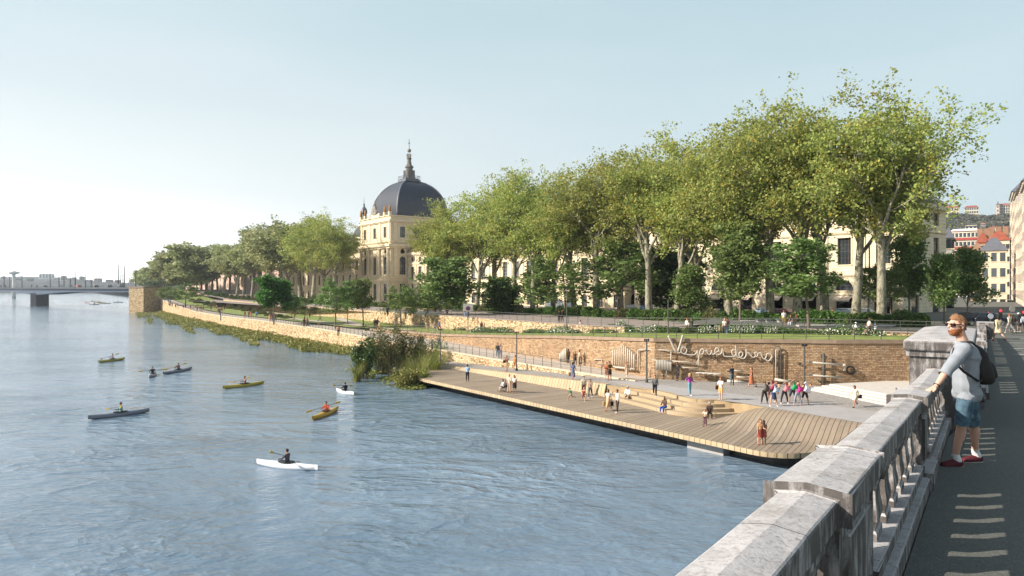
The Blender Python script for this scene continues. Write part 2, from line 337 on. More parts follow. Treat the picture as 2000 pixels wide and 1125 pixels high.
M_LF_BR = m_leaf('bright_leaves', [(.0, '#2f5f1c'), (.5, '#457a28'), (1, '#649838')], .4)
M_LF_SH = m_leaf('shrub_leaves', [(.0, '#2f4a1a'), (.5, '#4d6e28'), (1, '#789040')], .3)
M_LF_OL = m_leaf('olive_leaves', [(.0, '#4a4b2a'), (.5, '#6a6a3c'), (1, '#8d8a50')], .35)
M_LF_WP = m_leaf('water_plant_leaves', [(.0, '#54502a'), (.25, '#6c6e34'), (.55, '#8a9044'), (.85, '#adaa5c'), (1, '#8f6f44')], .35)
M_LF_DRY = m_leaf('dry_leaves', [(0, '#6b4a34'), (.5, '#8a6a4c'), (1, '#a98d68')], .2)
M_FLOWER = mat('white_petals', (.75, .75, .62), .7, .1)
M_TWIG = mat('twig_bark', hexc('#6b5f50'), .9, .2)
M_GRASS = mat('mown_grass', hexc('#6a7433'), .95, .22, .6, .5, 12, c2=hexc('#7f8a40'), world=True)
M_PATH = mat('pale_gravel', hexc('#b3a595'), .92, .08, .8, .15, 40, world=True)
M_PROM = mat('promenade_gravel', hexc('#8e8178'), .92, .12, .5, .15, 30, world=True)
M_CONC = mat('pale_concrete', hexc('#a29d99'), .88, .07, 1.1, .1, 30, world=True)
M_COPE = mat('coping_stone', hexc('#8f7a66'), .9, .2, 1.5, .4, 10, world=True)
M_STAIR = mat('white_step_stone', hexc('#c4bcb0'), .85, .08, 2)
M_METAL = mat('grey_metal', hexc('#5c5a56'), .5, .1, 4, metal=.3)
M_STEEL = mat('pale_steel', hexc('#b3aa9b'), .45, .08, 4, metal=.0)
M_DARK = mat('dark_metal', hexc('#2b2b2c'), .5, .1, 4)
M_FASC = mat('bridge_girder_paint', hexc('#33465a'), .6, .1, .3)
M_FASC2 = mat('bridge_deck_edge', hexc('#454b52'), .8, .1, .3)
M_GOLD = mat('gilded_statue', hexc('#9a6a2c'), .45, .1, 2, metal=.3)
# ---------- people ----------
def hull_pts(a, ra, b, rb, k=10):
    """tapered capsule; radii may be 3-tuples"""
    pts = []
    for c, r in ((a, ra), (b, rb)):
        r = (r, r, r) if not hasattr(r, '__len__') else r
        for i in range(1, 6):
            ph = math.pi*i/6
            for j in range(k): pts.append((c[0]+r[0]*math.sin(ph)*math.cos(2*math.pi*j/k), c[1]+r[1]*math.sin(ph)*math.sin(2*math.pi*j/k), c[2]+r[2]*math.cos(ph)))
        pts += [(c[0], c[1], c[2]+r[2]), (c[0], c[1], c[2]-r[2])]
    return pts
def remesh_caps(caps, voxel, smooth=4, rot=None):
    bm = bmesh.new()
    for c in caps:
        vs = [bm.verts.new(p) for p in hull_pts(*c[:4])]
        r = bmesh.ops.convex_hull(bm, input=vs)
        bmesh.ops.delete(bm, geom=[g for g in set(r['geom_interior']+r['geom_unused']) if isinstance(g, bmesh.types.BMVert)], context='VERTS')
    bmesh.ops.recalc_face_normals(bm, faces=bm.faces)
    me = bpy.data.meshes.new('tmp'); bm.to_mesh(me); bm.free()
    o = bpy.data.objects.new('tmp', me); COL.objects.link(o)
    m = o.modifiers.new('r', 'REMESH'); m.mode = 'VOXEL'; m.voxel_size = voxel
    m = o.modifiers.new('s', 'SMOOTH'); m.iterations = smooth; m.factor = .5
    dg = bpy.context.evaluated_depsgraph_get(); ev = o.evaluated_get(dg); out = bpy.data.meshes.new_from_object(ev)
    bpy.data.objects.remove(o); bpy.data.meshes.remove(me); return out
def zones(me, caps):
    """nearest named bone of every face: returns index array and t along the bone"""
    n = len(me.polygons); C = np.zeros(n*3, np.float32); me.polygons.foreach_get('center', C); C = C.reshape(-1, 3)
    best = np.full(n, 1e9); idx = np.zeros(n, int); tt = np.zeros(n)
    for i, c in enumerate(caps):
        a = np.array(c[0], float); b = np.array(c[2], float); ab = b-a; L = max(1e-9, ab @ ab); t = np.clip(((C-a) @ ab)/L, 0, 1)
        ra = np.mean(c[1]); rb = np.mean(c[3]); d = np.linalg.norm(C-(a+t[:, None]*ab), axis=1) - (ra+(rb-ra)*t)
        w = d < best; best[w] = d[w]; idx[w] = i; tt[w] = t[w]
    return idx, tt, C
def sub_mesh(me, mask, name, off, m, soft=True):
    nv = len(me.vertices); V = np.zeros(nv*3, np.float32); me.vertices.foreach_get('co', V); V = V.reshape(-1, 3)
    N = np.zeros(nv*3, np.float32); me.vertices.foreach_get('normal', N); N = N.reshape(-1, 3)
    fs = [tuple(p.vertices) for p, k in zip(me.polygons, mask) if k]
    if not fs: return None
    used = sorted({v for f in fs for v in f}); mp = {v: i for i, v in enumerate(used)}
    W = V[used] + N[used]*off
    o = bpy.data.meshes.new(name); o.from_pydata([tuple(x) for x in W], [], [tuple(mp[v] for v in f) for f in fs]); o.materials.append(m)
    o.polygons.foreach_set('use_smooth', [True]*len(o.polygons)); o.update(); return o
def dirn(flex, abd, side):   # limb direction: 0 hangs down, flex swings forward (+y), abd out to the side
    return Vector((side*math.sin(abd)*1.0, math.sin(flex)*math.cos(abd), -math.cos(flex)*math.cos(abd)))
def skeleton(p):
    g = p.get; hipz = g('hipz', .92); lf, lsd = g('lean', 0), g('side', 0)
    R = Matrix.Rotation(-lf, 3, 'X') @ Matrix.Rotation(lsd, 3, 'Y'); hp = Vector((0, 0, hipz)); U = lambda x, y, z: hp + R @ Vector((x, y, z))
    B = []
    def bone(n, a, ra, b, rb): B.append((tuple(a), ra, tuple(b), rb, n))
    fem = g('fem', 0); sw = .165 if fem else .185
    bone('pelvis', hp+Vector((-.07,0,-.01)), (.10,.10,.11), hp+Vector((.07,0,-.01)), (.10,.10,.11))
    bone('torso', U(0,0,.06), (.125 if fem else .14,.10,.10), U(0,.0,.27), (.135 if fem else .155,.105,.10))
    bone('torso', U(-.09,0,.34), (.075,.095,.11), U(.09,0,.34), (.075,.095,.11)); bone('torso', U(-sw+.04,0,.45), (.055,.06,.055), U(sw-.04,0,.45), (.055,.06,.055))
    bone('neck', U(0,0,.45), .055, U(0,.015,.58), .05)
    hd = g('head', (0, 0)); hc = U(0, .03, .67) + Vector((hd[0], hd[1], 0))
    bone('head', hc+Vector((0,-.01,.03)), (.078,.092,.09), hc+Vector((0,.015,-.05)), (.06,.07,.07)); bone('nose', hc+Vector((0,.085,.01)), .014, hc+Vector((0,.10,-.015)), .016)
    for k, sd in ((0, -1), (1, 1)):
        h = hp + Vector((sd*.085, 0, -.03)); f = g('hip', (0, 0))[k]; a = g('hipa', (.04, .04))[k]; kn = h + dirn(f, a, sd)*.42; f2 = f - g('knee', (0, 0))[k]; an = kn + dirn(f2, a*.5, sd)*.42
        bone('thigh', h, .088, kn, .058); bone('shin', kn, .056, an, .038); bone('shin', kn.lerp(an, .25)+Vector((0,-.012,0)), .056, kn.lerp(an, .5), .045)
        fd = Vector((sd*.02, 1, 0)) if g('foot', 1) else dirn(f2+1.4, 0, sd)
        bone('foot%d' % k, an+Vector((0,-.03,-.045)), (.038,.045,.035), an+fd*.13+Vector((0,0,-.055)), (.042,.05,.026))
        s = U(sd*sw, 0, .44); af = g('arm', (0, 0))[k]; aa = g('arma', (.12, .12))[k]; eb = g('elb', (.15, .15))[k]; tw = g('in', (0, 0))[k]
        du = R @ dirn(af, aa, sd); el = s + du*.28; df = R @ dirn(af+eb, aa*.6 - tw, sd); wr = el + df*.24
        bone('uparm', s, .050, el, .040); bone('forearm', el, .039, wr, .028); bone('hand', wr+df*.02, (.022,.03,.03), wr+df*.12, (.018,.022,.022)); bone('hand', wr+df*.05, .012, wr+df*.09+R @ Vector((-sd*.035,.02,0)), .010)
        for q in (-1, 0, 1): bone('hand', wr+df*.09, .012, wr+df*.175+Vector((0,q*.018,0)), .008)
    return B, hc, U, hp
POSE = {
 'stand': {}, 'stand2': dict(arm=(.3,.1), elb=(1.3,.2), hipa=(.02,.10)), 'talk': dict(arm=(.5,.35), elb=(1.4,1.2), hip=(.05,-.05)),
 'photo': dict(arm=(1.1,1.1), elb=(1.5,1.5), arma=(.3,.3), **{'in': (.5,.5)}), 'cross': dict(arm=(.35,.35), elb=(1.7,1.7), **{'in': (.8,.8)}),
 'walk': dict(hip=(.42,-.38), knee=(.08,.45), arm=(-.4,.4), elb=(.25,.5), hipz=.885, foot=1), 'walk2': dict(hip=(-.3,.3), knee=(.35,.05), arm=(.35,-.3), elb=(.5,.2), hipz=.895),
 'stride': dict(hip=(.55,-.5), knee=(.1,.5), arm=(-.5,.5), elb=(.4,.8), hipz=.86, lean=.08), 'run': dict(hip=(.8,-.5), knee=(.7,1.1), arm=(-.7,.7), elb=(1.4,1.4), hipz=.9, lean=.15),
 'sit': dict(hipz=.50, hip=(1.45,1.45), knee=(1.4,1.35), hipa=(.1,.1), arm=(.5,.5), elb=(.9,.9), lean=.15, **{'in': (.3,.3)}),
 'sitlow': dict(hipz=.20, hip=(1.9,1.8), knee=(2.1,1.9), hipa=(.15,.2), arm=(.9,.8), elb=(.6,.8), lean=.25),
 'kayak': dict(hipz=.12, hip=(1.45,1.45), knee=(.25,.25), hipa=(.12,.12), arm=(.75,.55), elb=(.8,.9), arma=(.35,.35), foot=0),
 'bendR': dict(side=.62, arma=(2.45,.35), arm=(0,.1), elb=(.35,1.2), hipa=(.28,.28), hipz=.89, **{'in': (1.1,.9)}), 'bendL': dict(side=-.62, arma=(.35,2.45), arm=(.1,0), elb=(1.2,.35), hipa=(.28,.28), hipz=.89, **{'in': (.9,1.1)}),
 'lean': dict(lean=.35, arm=(.7,.8), elb=(.4,.3), hip=(.05,.3), knee=(.1,.4), hipz=.91), 'reach': dict(arm=(.1,1.5), elb=(.2,.25), hip=(.1,-.05)), 'wave': dict(arma=(.3,1.5), arm=(.2,.0), elb=(1.0,.3), hip=(0,.1)),
 'squat': dict(hipz=.42, hip=(1.7,1.5), knee=(2.2,2.2), lean=.45, arm=(1.0,1.0), elb=(.5,.5)), 'scoot': dict(arm=(.8,.8), elb=(.8,.8), lean=.1, hip=(.2,-.1), knee=(.2,.2)),
}
PCACHE = {}
def person_meshes(pose, outfit, fem, vox=.026):
    key = (pose, outfit, fem)
    if key in PCACHE: return PCACHE[key]
    p = dict(POSE[pose]); p['fem'] = fem; B, hc, U, hp = skeleton(p)
    me = remesh_caps([b[:4] for b in B], vox, 2); idx, tt, C = zones(me, [b[:4] for b in B]); nm_ = np.array([b[4] for b in B])[idx]
    me.materials.clear(); me.materials.append(SKIN0); me.polygons.foreach_set('use_smooth', [True]*len(me.polygons))
    parts = {}
    longS = outfit[0] == 'l'; bt = outfit[1]
    top = (nm_ == 'torso') | ((nm_ == 'neck') & (tt < .25)) | ((nm_ == 'uparm') & ((tt < .62) | longS)) | (longS & (nm_ == 'forearm') & (tt < .85)) | ((nm_ == 'pelvis') & (C[:, 2] > hp.z+.05))
    if bt in 'ld': lim = (nm_ == 'pelvis') | (nm_ == 'thigh') | ((nm_ == 'shin') & (C[:, 2] < 9) & (C[:, 2] > .11))
    else: lim = (nm_ == 'pelvis') | ((nm_ == 'thigh') & (tt < .9))
    if bt == 'l': parts['trousers'] = sub_mesh(me, lim, 'trousers', .014, SKIN0)
    elif bt == 's': parts['shorts'] = sub_mesh(me, lim, 'shorts', .02, SKIN0)
    if bt in 'kdc':     # skirt / dress / coat cut: cone around the thighs
        if pose.startswith('sit') or pose == 'kayak': parts['skirt'] = sub_mesh(me, lim, 'skirt', .03, SKIN0)
        else:
            z1 = {'k': .50, 'd': .30, 'c': .55}[bt]; m = MB(); k = 14; rows = []
            sy = .13 if pose in ('stand','stand2','talk','photo','cross') else .19
            for z, rx, ry in ((hp.z+.12,.15,.12),(hp.z,.17,.135),(hp.z*.6+z1*.4,.185,sy),(z1,.20+.02*(bt=='d'),sy+.04)):
                rows.append([(rx*math.cos(6.2832*j/k)*(1+.05*math.sin(3*j)), ry*math.sin(6.2832*j/k), z) for j in range(k+1)])
            m.grid(rows, uv=False); parts['skirt'] = m.mesh('skirt', SKIN0, smooth=True)
    parts['shirt'] = sub_mesh(me, top, 'shirt', .014, SKIN0)
    if bt == 'c': parts['coat'] = parts.pop('skirt'); 
    parts['shoe0'] = sub_mesh(me, nm_ == 'foot0', 'shoe', .008, SKIN0); parts['shoe1'] = sub_mesh(me, nm_ == 'foot1', 'shoe', .008, SKIN0)
    rel = C - np.array(hc); hr = (nm_ == 'head') & ((rel[:, 2] > .045) | ((rel[:, 1] < .01) & (rel[:, 2] > (-.08 if fem else -.03)))) & ~((rel[:, 1] > .06) & (rel[:, 2] < .08))
    hm_ = sub_mesh(me, hr, 'hair', .02, SKIN0)
    if fem:
        cap = MB(); cap.lathe([(.02,-.30),(.06,-.26),(.085,-.12),(.09,0),(.07,.10),(.02,.13)], 8, (hc.x, hc.y-.05, hc.z), sy=.7)
        v2 = [tuple(v.co) for v in hm_.vertices]; f2 = [tuple(q.vertices) for q in hm_.polygons]; cap.add(v2, f2)
        hm_ = cap.mesh('hair', SKIN0, smooth=True)
    parts['hair'] = hm_
    PCACHE[key] = (me, parts); return PCACHE[key]
SKIN0 = mat('skin_light', hexc('#c99a7c'), .6, .06, 6); SKIN1 = mat('skin_tan', hexc('#a8745a'), .6, .06, 6); SKIN2 = mat('skin_deep', hexc('#6a4433'), .6, .06, 6)
SK = [SKIN0, SKIN1, SKIN2]
HAIR = {'d': hexc('#2a1f1a'), 'b': hexc('#5a3a25'), 'r': hexc('#8a4a2a'), 'y': hexc('#c0a070'), 'g': hexc('#b5b0a8'), 'w': hexc('#dddddd'), 'k': hexc('#15120f')}
def setm(o, m):
    o.material_slots[0].link = 'OBJECT'; o.material_slots[0].material = m
def person(v, H, rz, pose, outfit, cols, label, fem=0, skin=0, hair='d', group=None, hat=None):
    """cols: top, bottom, shoe hex; rz: heading of the face, 0 = away from camera"""
    me, parts = person_meshes(pose, outfit, fem)
    e = empty('person', v, rz, label, 'person', group); s = H/1.72; e.scale = (s, s, s)
    o = link('body', me, e); setm(o, SK[skin])
    top, bot, shoe = (flat(hexc(c)) for c in cols)
    for k, m in parts.items():
        if m is None: continue
        nme = 'shoe' if k.startswith('shoe') else k
        if k == 'skirt' and outfit[1] == 'd': nme = 'dress'
        q = link(nme, m, e)
        setm(q, shoe if nme == 'shoe' else flat(HAIR[hair]) if nme == 'hair' else (top if (k in ('shirt', 'coat') or nme == 'dress' and cols[0] == cols[1]) else bot))
    if hat:
        hz_ = .92 + .67 + .03; p = POSE[pose]
        h = MB(); h.lathe([(.125,0),(.125,.015),(.10,.02),(.095,.08),(.06,.115),(.02,.12)], 10, (0,.03,(p.get('hipz', .92)+.70))); h.build('hat', flat(hexc(hat)), e, smooth=True)
    return e
FR, BK, LF, RT = math.pi, 0.0, math.pi/2, -math.pi/2   # facing camera / away / left / right
# px, py(feet), surface, height, heading, pose, outfit, (top,bottom,shoe), label, fem, skin, hair
PPL = [
 # platform
 (913,745,'deck',1.75,BK,'cross','ll',('#a9c4dc','#1f1d22','#151515'),'man in light blue shirt and black trousers standing with his back turned on the platform',0,1,'d'),
 (995,767,'deck',1.72,2.6,'stand2','ll',('#d8b8a0','#c9a78c','#6a4a38'),'person in beige top and beige trousers behind the wheelchair',0,0,'y'),
 (1005,768,'deck',1.65,2.9,'stand','tk',('#e0d4c4','#1c1a1a','#8a5a40'),'woman in cream top and short black skirt by the wheelchair',1,1,'b'),
 (1115,783,'deck',1.12,LF,'run','ls',('#2f7058','#a89070','#c9b090'),'small child in a green jumper running across the platform',0,1,'d'),
 (1140,783,'deck',1.05,FR,'stride','ts',('#b0503c','#7a3a30','#e8e4e0'),'young child in a red top walking in front of a couple',0,0,'b'),
 (1140,772,'deck',1.76,FR,'walk','ls',('#c8b8a0','#6a4a3a','#d8d0c8'),'man in open beige shirt over white tee walking behind the child',0,0,'d'),
 (1153,777,'deck',1.68,2.8,'walk2','tl',('#9a8474','#3c4a52','#e8e8e8'),'woman in brown blouse and dark jeans walking beside the beige-shirted man',1,0,'d'),
 (1188,802,'deck',1.70,2.2,'walk','td',('#ded2c4','#c9a680','#a0603c'),'woman in white blouse and long sand skirt carrying two bags',1,1,'d'),
 (1206,806,'deck',1.78,1.9,'reach','ll',('#c9c0b4','#3a2a22','#d8d0c8'),'man in grey jumper and brown trousers reaching to the woman with bags',0,1,'d'),
 (1227,784,'deck',1.74,2.6,'sit','ll',('#e6e0dc','#a58c74','#2a2018'),'man in white shirt sitting on the lower left end of the steps',0,1,'g'),
 (1299,806,'deck',1.68,2.3,'sit','ll',('#5a4030','#2456a8','#2a1c18'),'woman in brown top and bright blue trousers seated on a step with a phone',1,0,'b'),
 (1386,818,'deck',1.68,2.9,'sit','ll',('#4a3a32','#2c2420','#1c1815'),'grey-haired woman in dark brown clothes sitting on the rounded steps',0,1,'g'),
 (1377,831,'deck',1.15,2.7,'scoot','tl',('#e0cdb4','#5a3a34','#b84a7c'),'little girl in cream top on a pink tricycle',1,0,'r'),
 (1485,868,'deck',1.55,FR,'stand2','tk',('#c4946a','#8a3a30','#7a3a28'),'child in tan top hugging a friend at the right of the platform',1,0,'r'),
 (1492,867,'deck',1.45,2.6,'talk','lk',('#a07058','#b06050','#8a5040'),'dark-haired girl in reddish skirt hugged by her friend on the platform',1,1,'d'),
 # plaza
 (990,725,'plaza',1.72,2.4,'talk','ll',('#7c4a38','#b49c80','#1c1a18'),'man in brown top with a dark shoulder bag at the far end of the plaza',0,1,'r'),
 (1006,723,'plaza',1.70,2.8,'stand','ts',('#c98a50','#c27a48','#b08a70'),'woman in an orange short dress at the far end of the plaza',1,0,'r'),
 (1119,742,'plaza',1.74,-.4,'walk','td',('#5d6a88','#5d6a88','#8890a0'),'woman in a long blue dress carrying a straw bag across the cobbles',1,1,'d'),
 (1185,742,'plaza',1.70,2.5,'cross','ls',('#9a5a3c','#8a5a40','#1c1a18'),'man in rust jacket standing left in a dark pair on the cobbles',0,0,'r'),
 (1191,743,'plaza',1.78,-2.6,'talk','ls',('#6a4a20','#3a3020','#151515'),'man in mustard coat and dark shorts, right in the pair on the cobbles',0,1,'d'),
 (1225,742,'plaza',1.70,-2.7,'walk2','ll',('#c9a888','#c8b49c','#151515'),'woman in sand top and light trousers stepping forward on the cobbles',1,0,'r'),
 (1279,774,'landing',1.72,2.9,'walk','ll',('#6d6e6a','#1c1a1c','#c8c8c8'),'red-haired man in grey cardigan and black trousers standing on the steps',0,0,'r'),
 (1347,772,'landing',1.76,-2.4,'wave','ll',('#a848a0','#6a98a8','#d8d8dc'),'blonde woman in magenta jumper and pale jeans pointing up from the steps',1,0,'y'),
 (1408,781,'plaza',1.74,2.3,'talk','ts',('#d8ccc0','#d8b070','#c8b8a8'),'man in white tee and yellow shorts holding a bag beside the steps',0,0,'r'),
 (1670,795,'plaza',1.62,2.2,'stride','lc',('#e0d6b4','#e0d6b4','#1c1815'),'woman with curly dark hair in a cream coat walking toward the white stairs',1,1,'d'),
 (1323,743,'plaza',1.70,2.2,'reach','ll',('#2f2a28','#33302f','#151515'),'person in black leaning with outstretched arm by the wall games',0,1,'d'),
 (1281,738,'plaza',1.66,2.9,'scoot','tk',('#1f2030','#26263a','#7a4a38'),'child in a navy dress holding a scooter beside the slatted panel',1,0,'r'),
 (1430,752,'plaza',1.76,BK+.5,'talk','ll',('#2c2c3a','#4c6068','#2a2a2a'),'man in navy top and jeans facing the wall next to the stone plinth',0,1,'r'),
 (1468,756,'plaza',1.74,LF,'walk2','td',('#8a5038','#a05a3a','#8a5a48'),'long-haired woman in a rust dress walking along the wall',1,0,'r'),
 # exercise group
 (1493,788,'plaza',1.72,BK+.3,'bendR','ll',('#5d5248','#2c2420','#1c1a1a'),'stretching person in dark grey-brown top, leftmost of the exercise group',0,1,'d'),
 (1506,784,'plaza',1.72,FR,'bendL','ts',('#a83a5a','#5a3a34','#e0dcd8'),'stretching person in checked crimson shirt, second in the exercise group',0,1,'b'),
 (1511,793,'plaza',1.72,FR,'bendL','tk',('#b8c8d8','#2c3450','#e8e8e8'),'stretching woman in pale blue top and navy skirt in the exercise group',1,0,'y'),
 (1532,788,'plaza',1.70,FR,'bendL','tl',('#e08088','#2a2428','#e8e8e8'),'stretching woman in pink top and black leggings in the exercise group',1,0,'y'),
 (1548,786,'plaza',1.76,FR,'bendL','ts',('#1f9a5a','#33363f','#d8d0c8'),'stretching man in bright green tee in the exercise group',0,0,'d'),
 (1558,791,'plaza',1.70,FR,'bendL','tl',('#c83080','#8a8c94','#d87a88'),'stretching woman in magenta top and grey leggings in the exercise group',1,0,'b'),
 (1572,790,'plaza',1.72,FR,'bendL','ls',('#e4e2ea','#2a2220','#b05a48'),'stretching person in white shirt and black shorts, rightmost of the exercise group',0,0,'b'),
 # footpath by the wall
 (819,678,'walk',1.70,BK,'stand','ll',('#2c2622','#3a3630','#1a1a1a'),'person in black with arm round a companion on the footpath',0,1,'d'),
 (824,677,'walk',1.66,.3,'stand2','ll',('#7a3a30','#34423c','#1a1a1a'),'person in dark red top beside the one in black on the footpath',1,1,'r'),
 (857,679,'walk',1.70,BK,'walk','ll',('#8a8274','#8c8a7c','#3a3a3a'),'man in grey-beige jacket alone on the footpath above the thicket',0,0,'d'),
 (972,698,'walk',1.76,FR,'walk','ll',('#4a4444','#5a6878','#2a2a2a'),'man in dark tee walking arm in arm on the footpath',0,1,'d'),
 (978,698,'walk',1.66,FR,'walk2','tl',('#d8b8a8','#8aa0b4','#2a2a2a'),'woman in pale pink tee and light jeans walking beside the dark-shirted man',1,0,'r'),
 (1110,710,'walk',1.62,.4,'stand','ll',('#6a5a34','#3c3a34','#2a2a2a'),'person in olive top at the folded grey wall panel',0,1,'d'),
 (1124,713,'walk',1.50,.6,'reach','tl',('#7a5a40','#33343c','#2a2a2a'),'shorter person reaching to a friend near the wall panel',0,1,'r'),
 (1132,714,'walk',1.70,1.6,'reach','tl',('#c8b49c','#3e5058','#3a2a20'),'woman in cream tee and teal jeans beside the wall panel',1,0,'d'),
 (1227,728,'walk',1.72,BK,'stand','ll',('#c49a7c','#5a4a40','#3a2a22'),'person in salmon top standing at the organ pipe bench',0,1,'y'),
 (661,656,'walk',1.70,FR,'stand','ll',('#b87a58','#3a3632','#1c1c1c'),'man in tan shirt and dark trousers on the footpath over the quay wall',0,1,'d'),
 # terrace lawn
 (833,645,'lawn',1.45,FR,'walk','ts',('#c9a890','#b89078','#c8b8a8'),'child in pale pink top on the terrace behind the railing',1,0,'b'),
 (849,649,'lawn',1.72,-2.5,'walk','tl',('#c8a8a0','#8a8890','#e8e8e8'),'walker in pale pink tee left of the blue-shirted runner',1,0,'y'),
 (858,648,'lawn',1.76,-2.2,'run','ts',('#2a6ac0','#8a4a3c','#c86a50'),'runner in a bright blue tee on the terrace',0,1,'b'),
 (940,649,'lawn',1.72,FR,'stand','td',('#5a3a34','#4a2a2a','#d8d0c8'),'woman in a dark brown dress standing alone on the terrace',1,1,'r'),
 (1025,646,'lawn',1.50,BK,'stand','tl',('#8a9888','#a8a898','#d8d8d8'),'slim person in grey-green left of the teal-shirted walker',1,0,'y'),
 (1035,649,'lawn',1.72,BK+.3,'walk','tl',('#3a8a8c','#b03a44','#c0685a'),'walker in teal tee and red trousers on the terrace',0,1,'d'),
 (1042,647,'lawn',1.72,BK,'walk2','tl',('#a8b4c0','#b03a50','#8a3a40'),'walker in pale grey-blue top and red trousers beside the teal one',1,0,'g'),
 (1071,649,'lawn',.9,BK,'sitlow','ts',('#b0603c','#a85a3c','#8a4a38'),'small child in orange crouching on the terrace grass',0,0,'r'),
 (1129,650,'lawn',1.25,LF,'walk','ts',('#dcd0c8','#c8a890','#d8c8b8'),'child in white top next to the woman in a dark red skirt',0,0,'b'),
 (1134,650,'lawn',1.74,BK,'stand','td',('#d8c4b8','#5a1c2c','#8a5a48'),'woman in white blouse and long dark red skirt on the terrace',1,0,'r'),
 (1342,651,'lawn',1.70,2.4,'stand','ll',('#d8d0c0','#5d5c50','#3a3a3a'),'person in cream jumper standing left of a companion above the wall lettering',0,0,'r'),
 (1351,652,'lawn',1.74,2.2,'photo','ll',('#33302c','#3a3a34','#2a2a2a'),'person in black top holding a camera above the wall lettering',0,1,'b'),
 (1415,654,'lawn',1.70,2.9,'walk','tl',('#d4ccc8','#30343c','#3a3a3a'),'woman in white top with a straw basket above the wall lettering',1,0,'y'),
 (1420,653,'lawn',1.76,BK,'walk2','ll',('#6a3c38','#5a6c84','#e0e0e0'),'person in maroon top and blue jeans beside the woman with the basket',0,1,'b'),
 (1671,655,'lawn',1.30,-1.9,'walk','ll',('#e4e0e4','#7a5a4a','#e8e8e8'),'child in white top and white hat walking on the grass edge',0,1,'d','#ece8e4'),
 (1697,656,'lawn',1.80,-1.8,'stride','ts',('#dcd4c8','#5a4438','#ece8e4'),'long-haired woman in white top and brown shorts between two children',1,1,'b'),
 (1709,656,'lawn',1.18,-1.6,'stride','ts',('#e0e0e8','#4c4a50','#e0e0e0'),'small child with a pale blue hat walking right of the woman',0,1,'d','#8ab4d0'),
 # lawn further left
 (732,642,'lawn',1.80,FR,'stand','ll',('#2c2422','#4a4038','#2a2a2a'),'tall person in black among three by the lawn wall',0,1,'d'),
 (737,641,'lawn',1.76,BK,'stand2','ll',('#3a2a26','#33302c','#2a2a2a'),'person in dark brown top among three by the lawn wall',0,1,'d'),
 (741,646,'lawn',1.72,LF,'walk','ts',('#d8b89c','#c89a80','#c8a890'),'person in pale peach clothes, right of the two dark-clothed ones',1,0,'b'),
 (594,639,'lawn',1.72,FR,'stand','ll',('#3a302a','#54483e','#3a3a3a'),'person in black left in a strolling pair at the lawn edge',0,1,'d'),
 (600,638,'lawn',1.80,2.6,'walk','ll',('#7a4030','#5a3c34','#2a2a2a'),'person in rust top right in a strolling pair at the lawn edge',1,1,'r'),
 (605,622,'lawn',1.70,FR,'walk','tl',('#5a3c34','#4a3c38','#2a2a2a'),'person in brown just behind the strolling pair',0,1,'d'),
 (623,636,'lawn',1.0,FR,'sitlow','ls',('#c89a84','#a8806c','#8a5a48'),'person in pink crouching on the paved lawn path',1,0,'r'),
 (625,628,'lawn',1.70,RT,'walk','tl',('#8a7a78','#4a4a54','#2a2a2a'),'person in grey walking behind the crouching one',0,0,'d'),
 (575,625,'lawn',1.70,RT,'lean','tl',('#4a302c','#6a4a40','#2a2a2a'),'person in dark brown leaning over the stone seat wall',0,1,'d'),
 (569,624,'lawn',1.62,-1.2,'sit','tl',('#6a3c34','#3a2c2a','#2a2a2a'),'person in maroon sitting on the stone seat wall',1,1,'r'),
 (527,629,'lawn',1.70,FR,'stand','td',('#c88a6a','#d09a80','#8a5a48'),'woman in a long peach dress left of the bright green tree',1,0,'r'),
 (532,628,'lawn',1.70,FR,'walk','ll',('#3a4048','#4a5058','#2a2a2a'),'person in dark grey beside the peach dress',0,1,'d'),
 (538,627,'lawn',1.65,FR,'stand','tl',('#7a3a30','#5a3a34','#2a2a2a'),'person in dark red close to the bright green tree trunk',1,1,'r'),
 (501,621,'lawn',1.75,FR,'walk','ts',('#6a94c0','#3a4a64','#3a3a3a'),'man in light blue shirt lifting his phone on the left lawn',0,1,'b'),
 (490,621,'lawn',1.65,BK,'stand','td',('#a87058','#b8806a','#8a5a48'),'woman in dusty rose dress, right in a trio on the left lawn',1,0,'r'),
 (486,621,'lawn',1.75,FR,'walk','tl',('#7a4c3c','#5c4438','#2a2a2a'),'man in brown, middle of a trio on the left lawn',0,1,'r'),
 (478,621,'lawn',1.72,FR,'stand','ts',('#8a5844','#a8806a','#6a4a3a'),'man in tan shorts, left of a trio on the left lawn',0,1,'d'),
 (461,582,'upper',1.7,FR,'walk','tl',('#4a3430','#3a2c2c','#2a2a2a'),'distant walker in dark clothes on the upper promenade by the hedge',0,1,'d'),
]
# small far groups on the far-left lawn
far = [(429,614),(432,612),(426,611),(434,609),(423,605),(444,603),(412,606),(397,608),(393,609),(390,606),(385,609),(382,602),(372,606),(358,604),(362,602),(347,601),(343,602),(336,600),(332,598),(418,604),(438,606)]
colr = ['#6a3a34','#3a302c','#c89a7c','#8a5a44','#d0b8a4','#4a4448','#7a4a3c']
for i, (x, y) in enumerate(far):
    PPL.append((x, y, 'lawn', 1.72, FR if i % 2 else 1.0, ('stand','walk','talk','walk2')[i % 4], ('tl','ts','td')[i % 3], (colr[i % 7], colr[(i*3+1) % 7], '#2a2a2a'),
                'far lawn visitor on the left lawn, %s from the left among the distant group' % nm[sorted(far).index((x, y))], i % 2, i % 2, 'drb'[i % 3]))
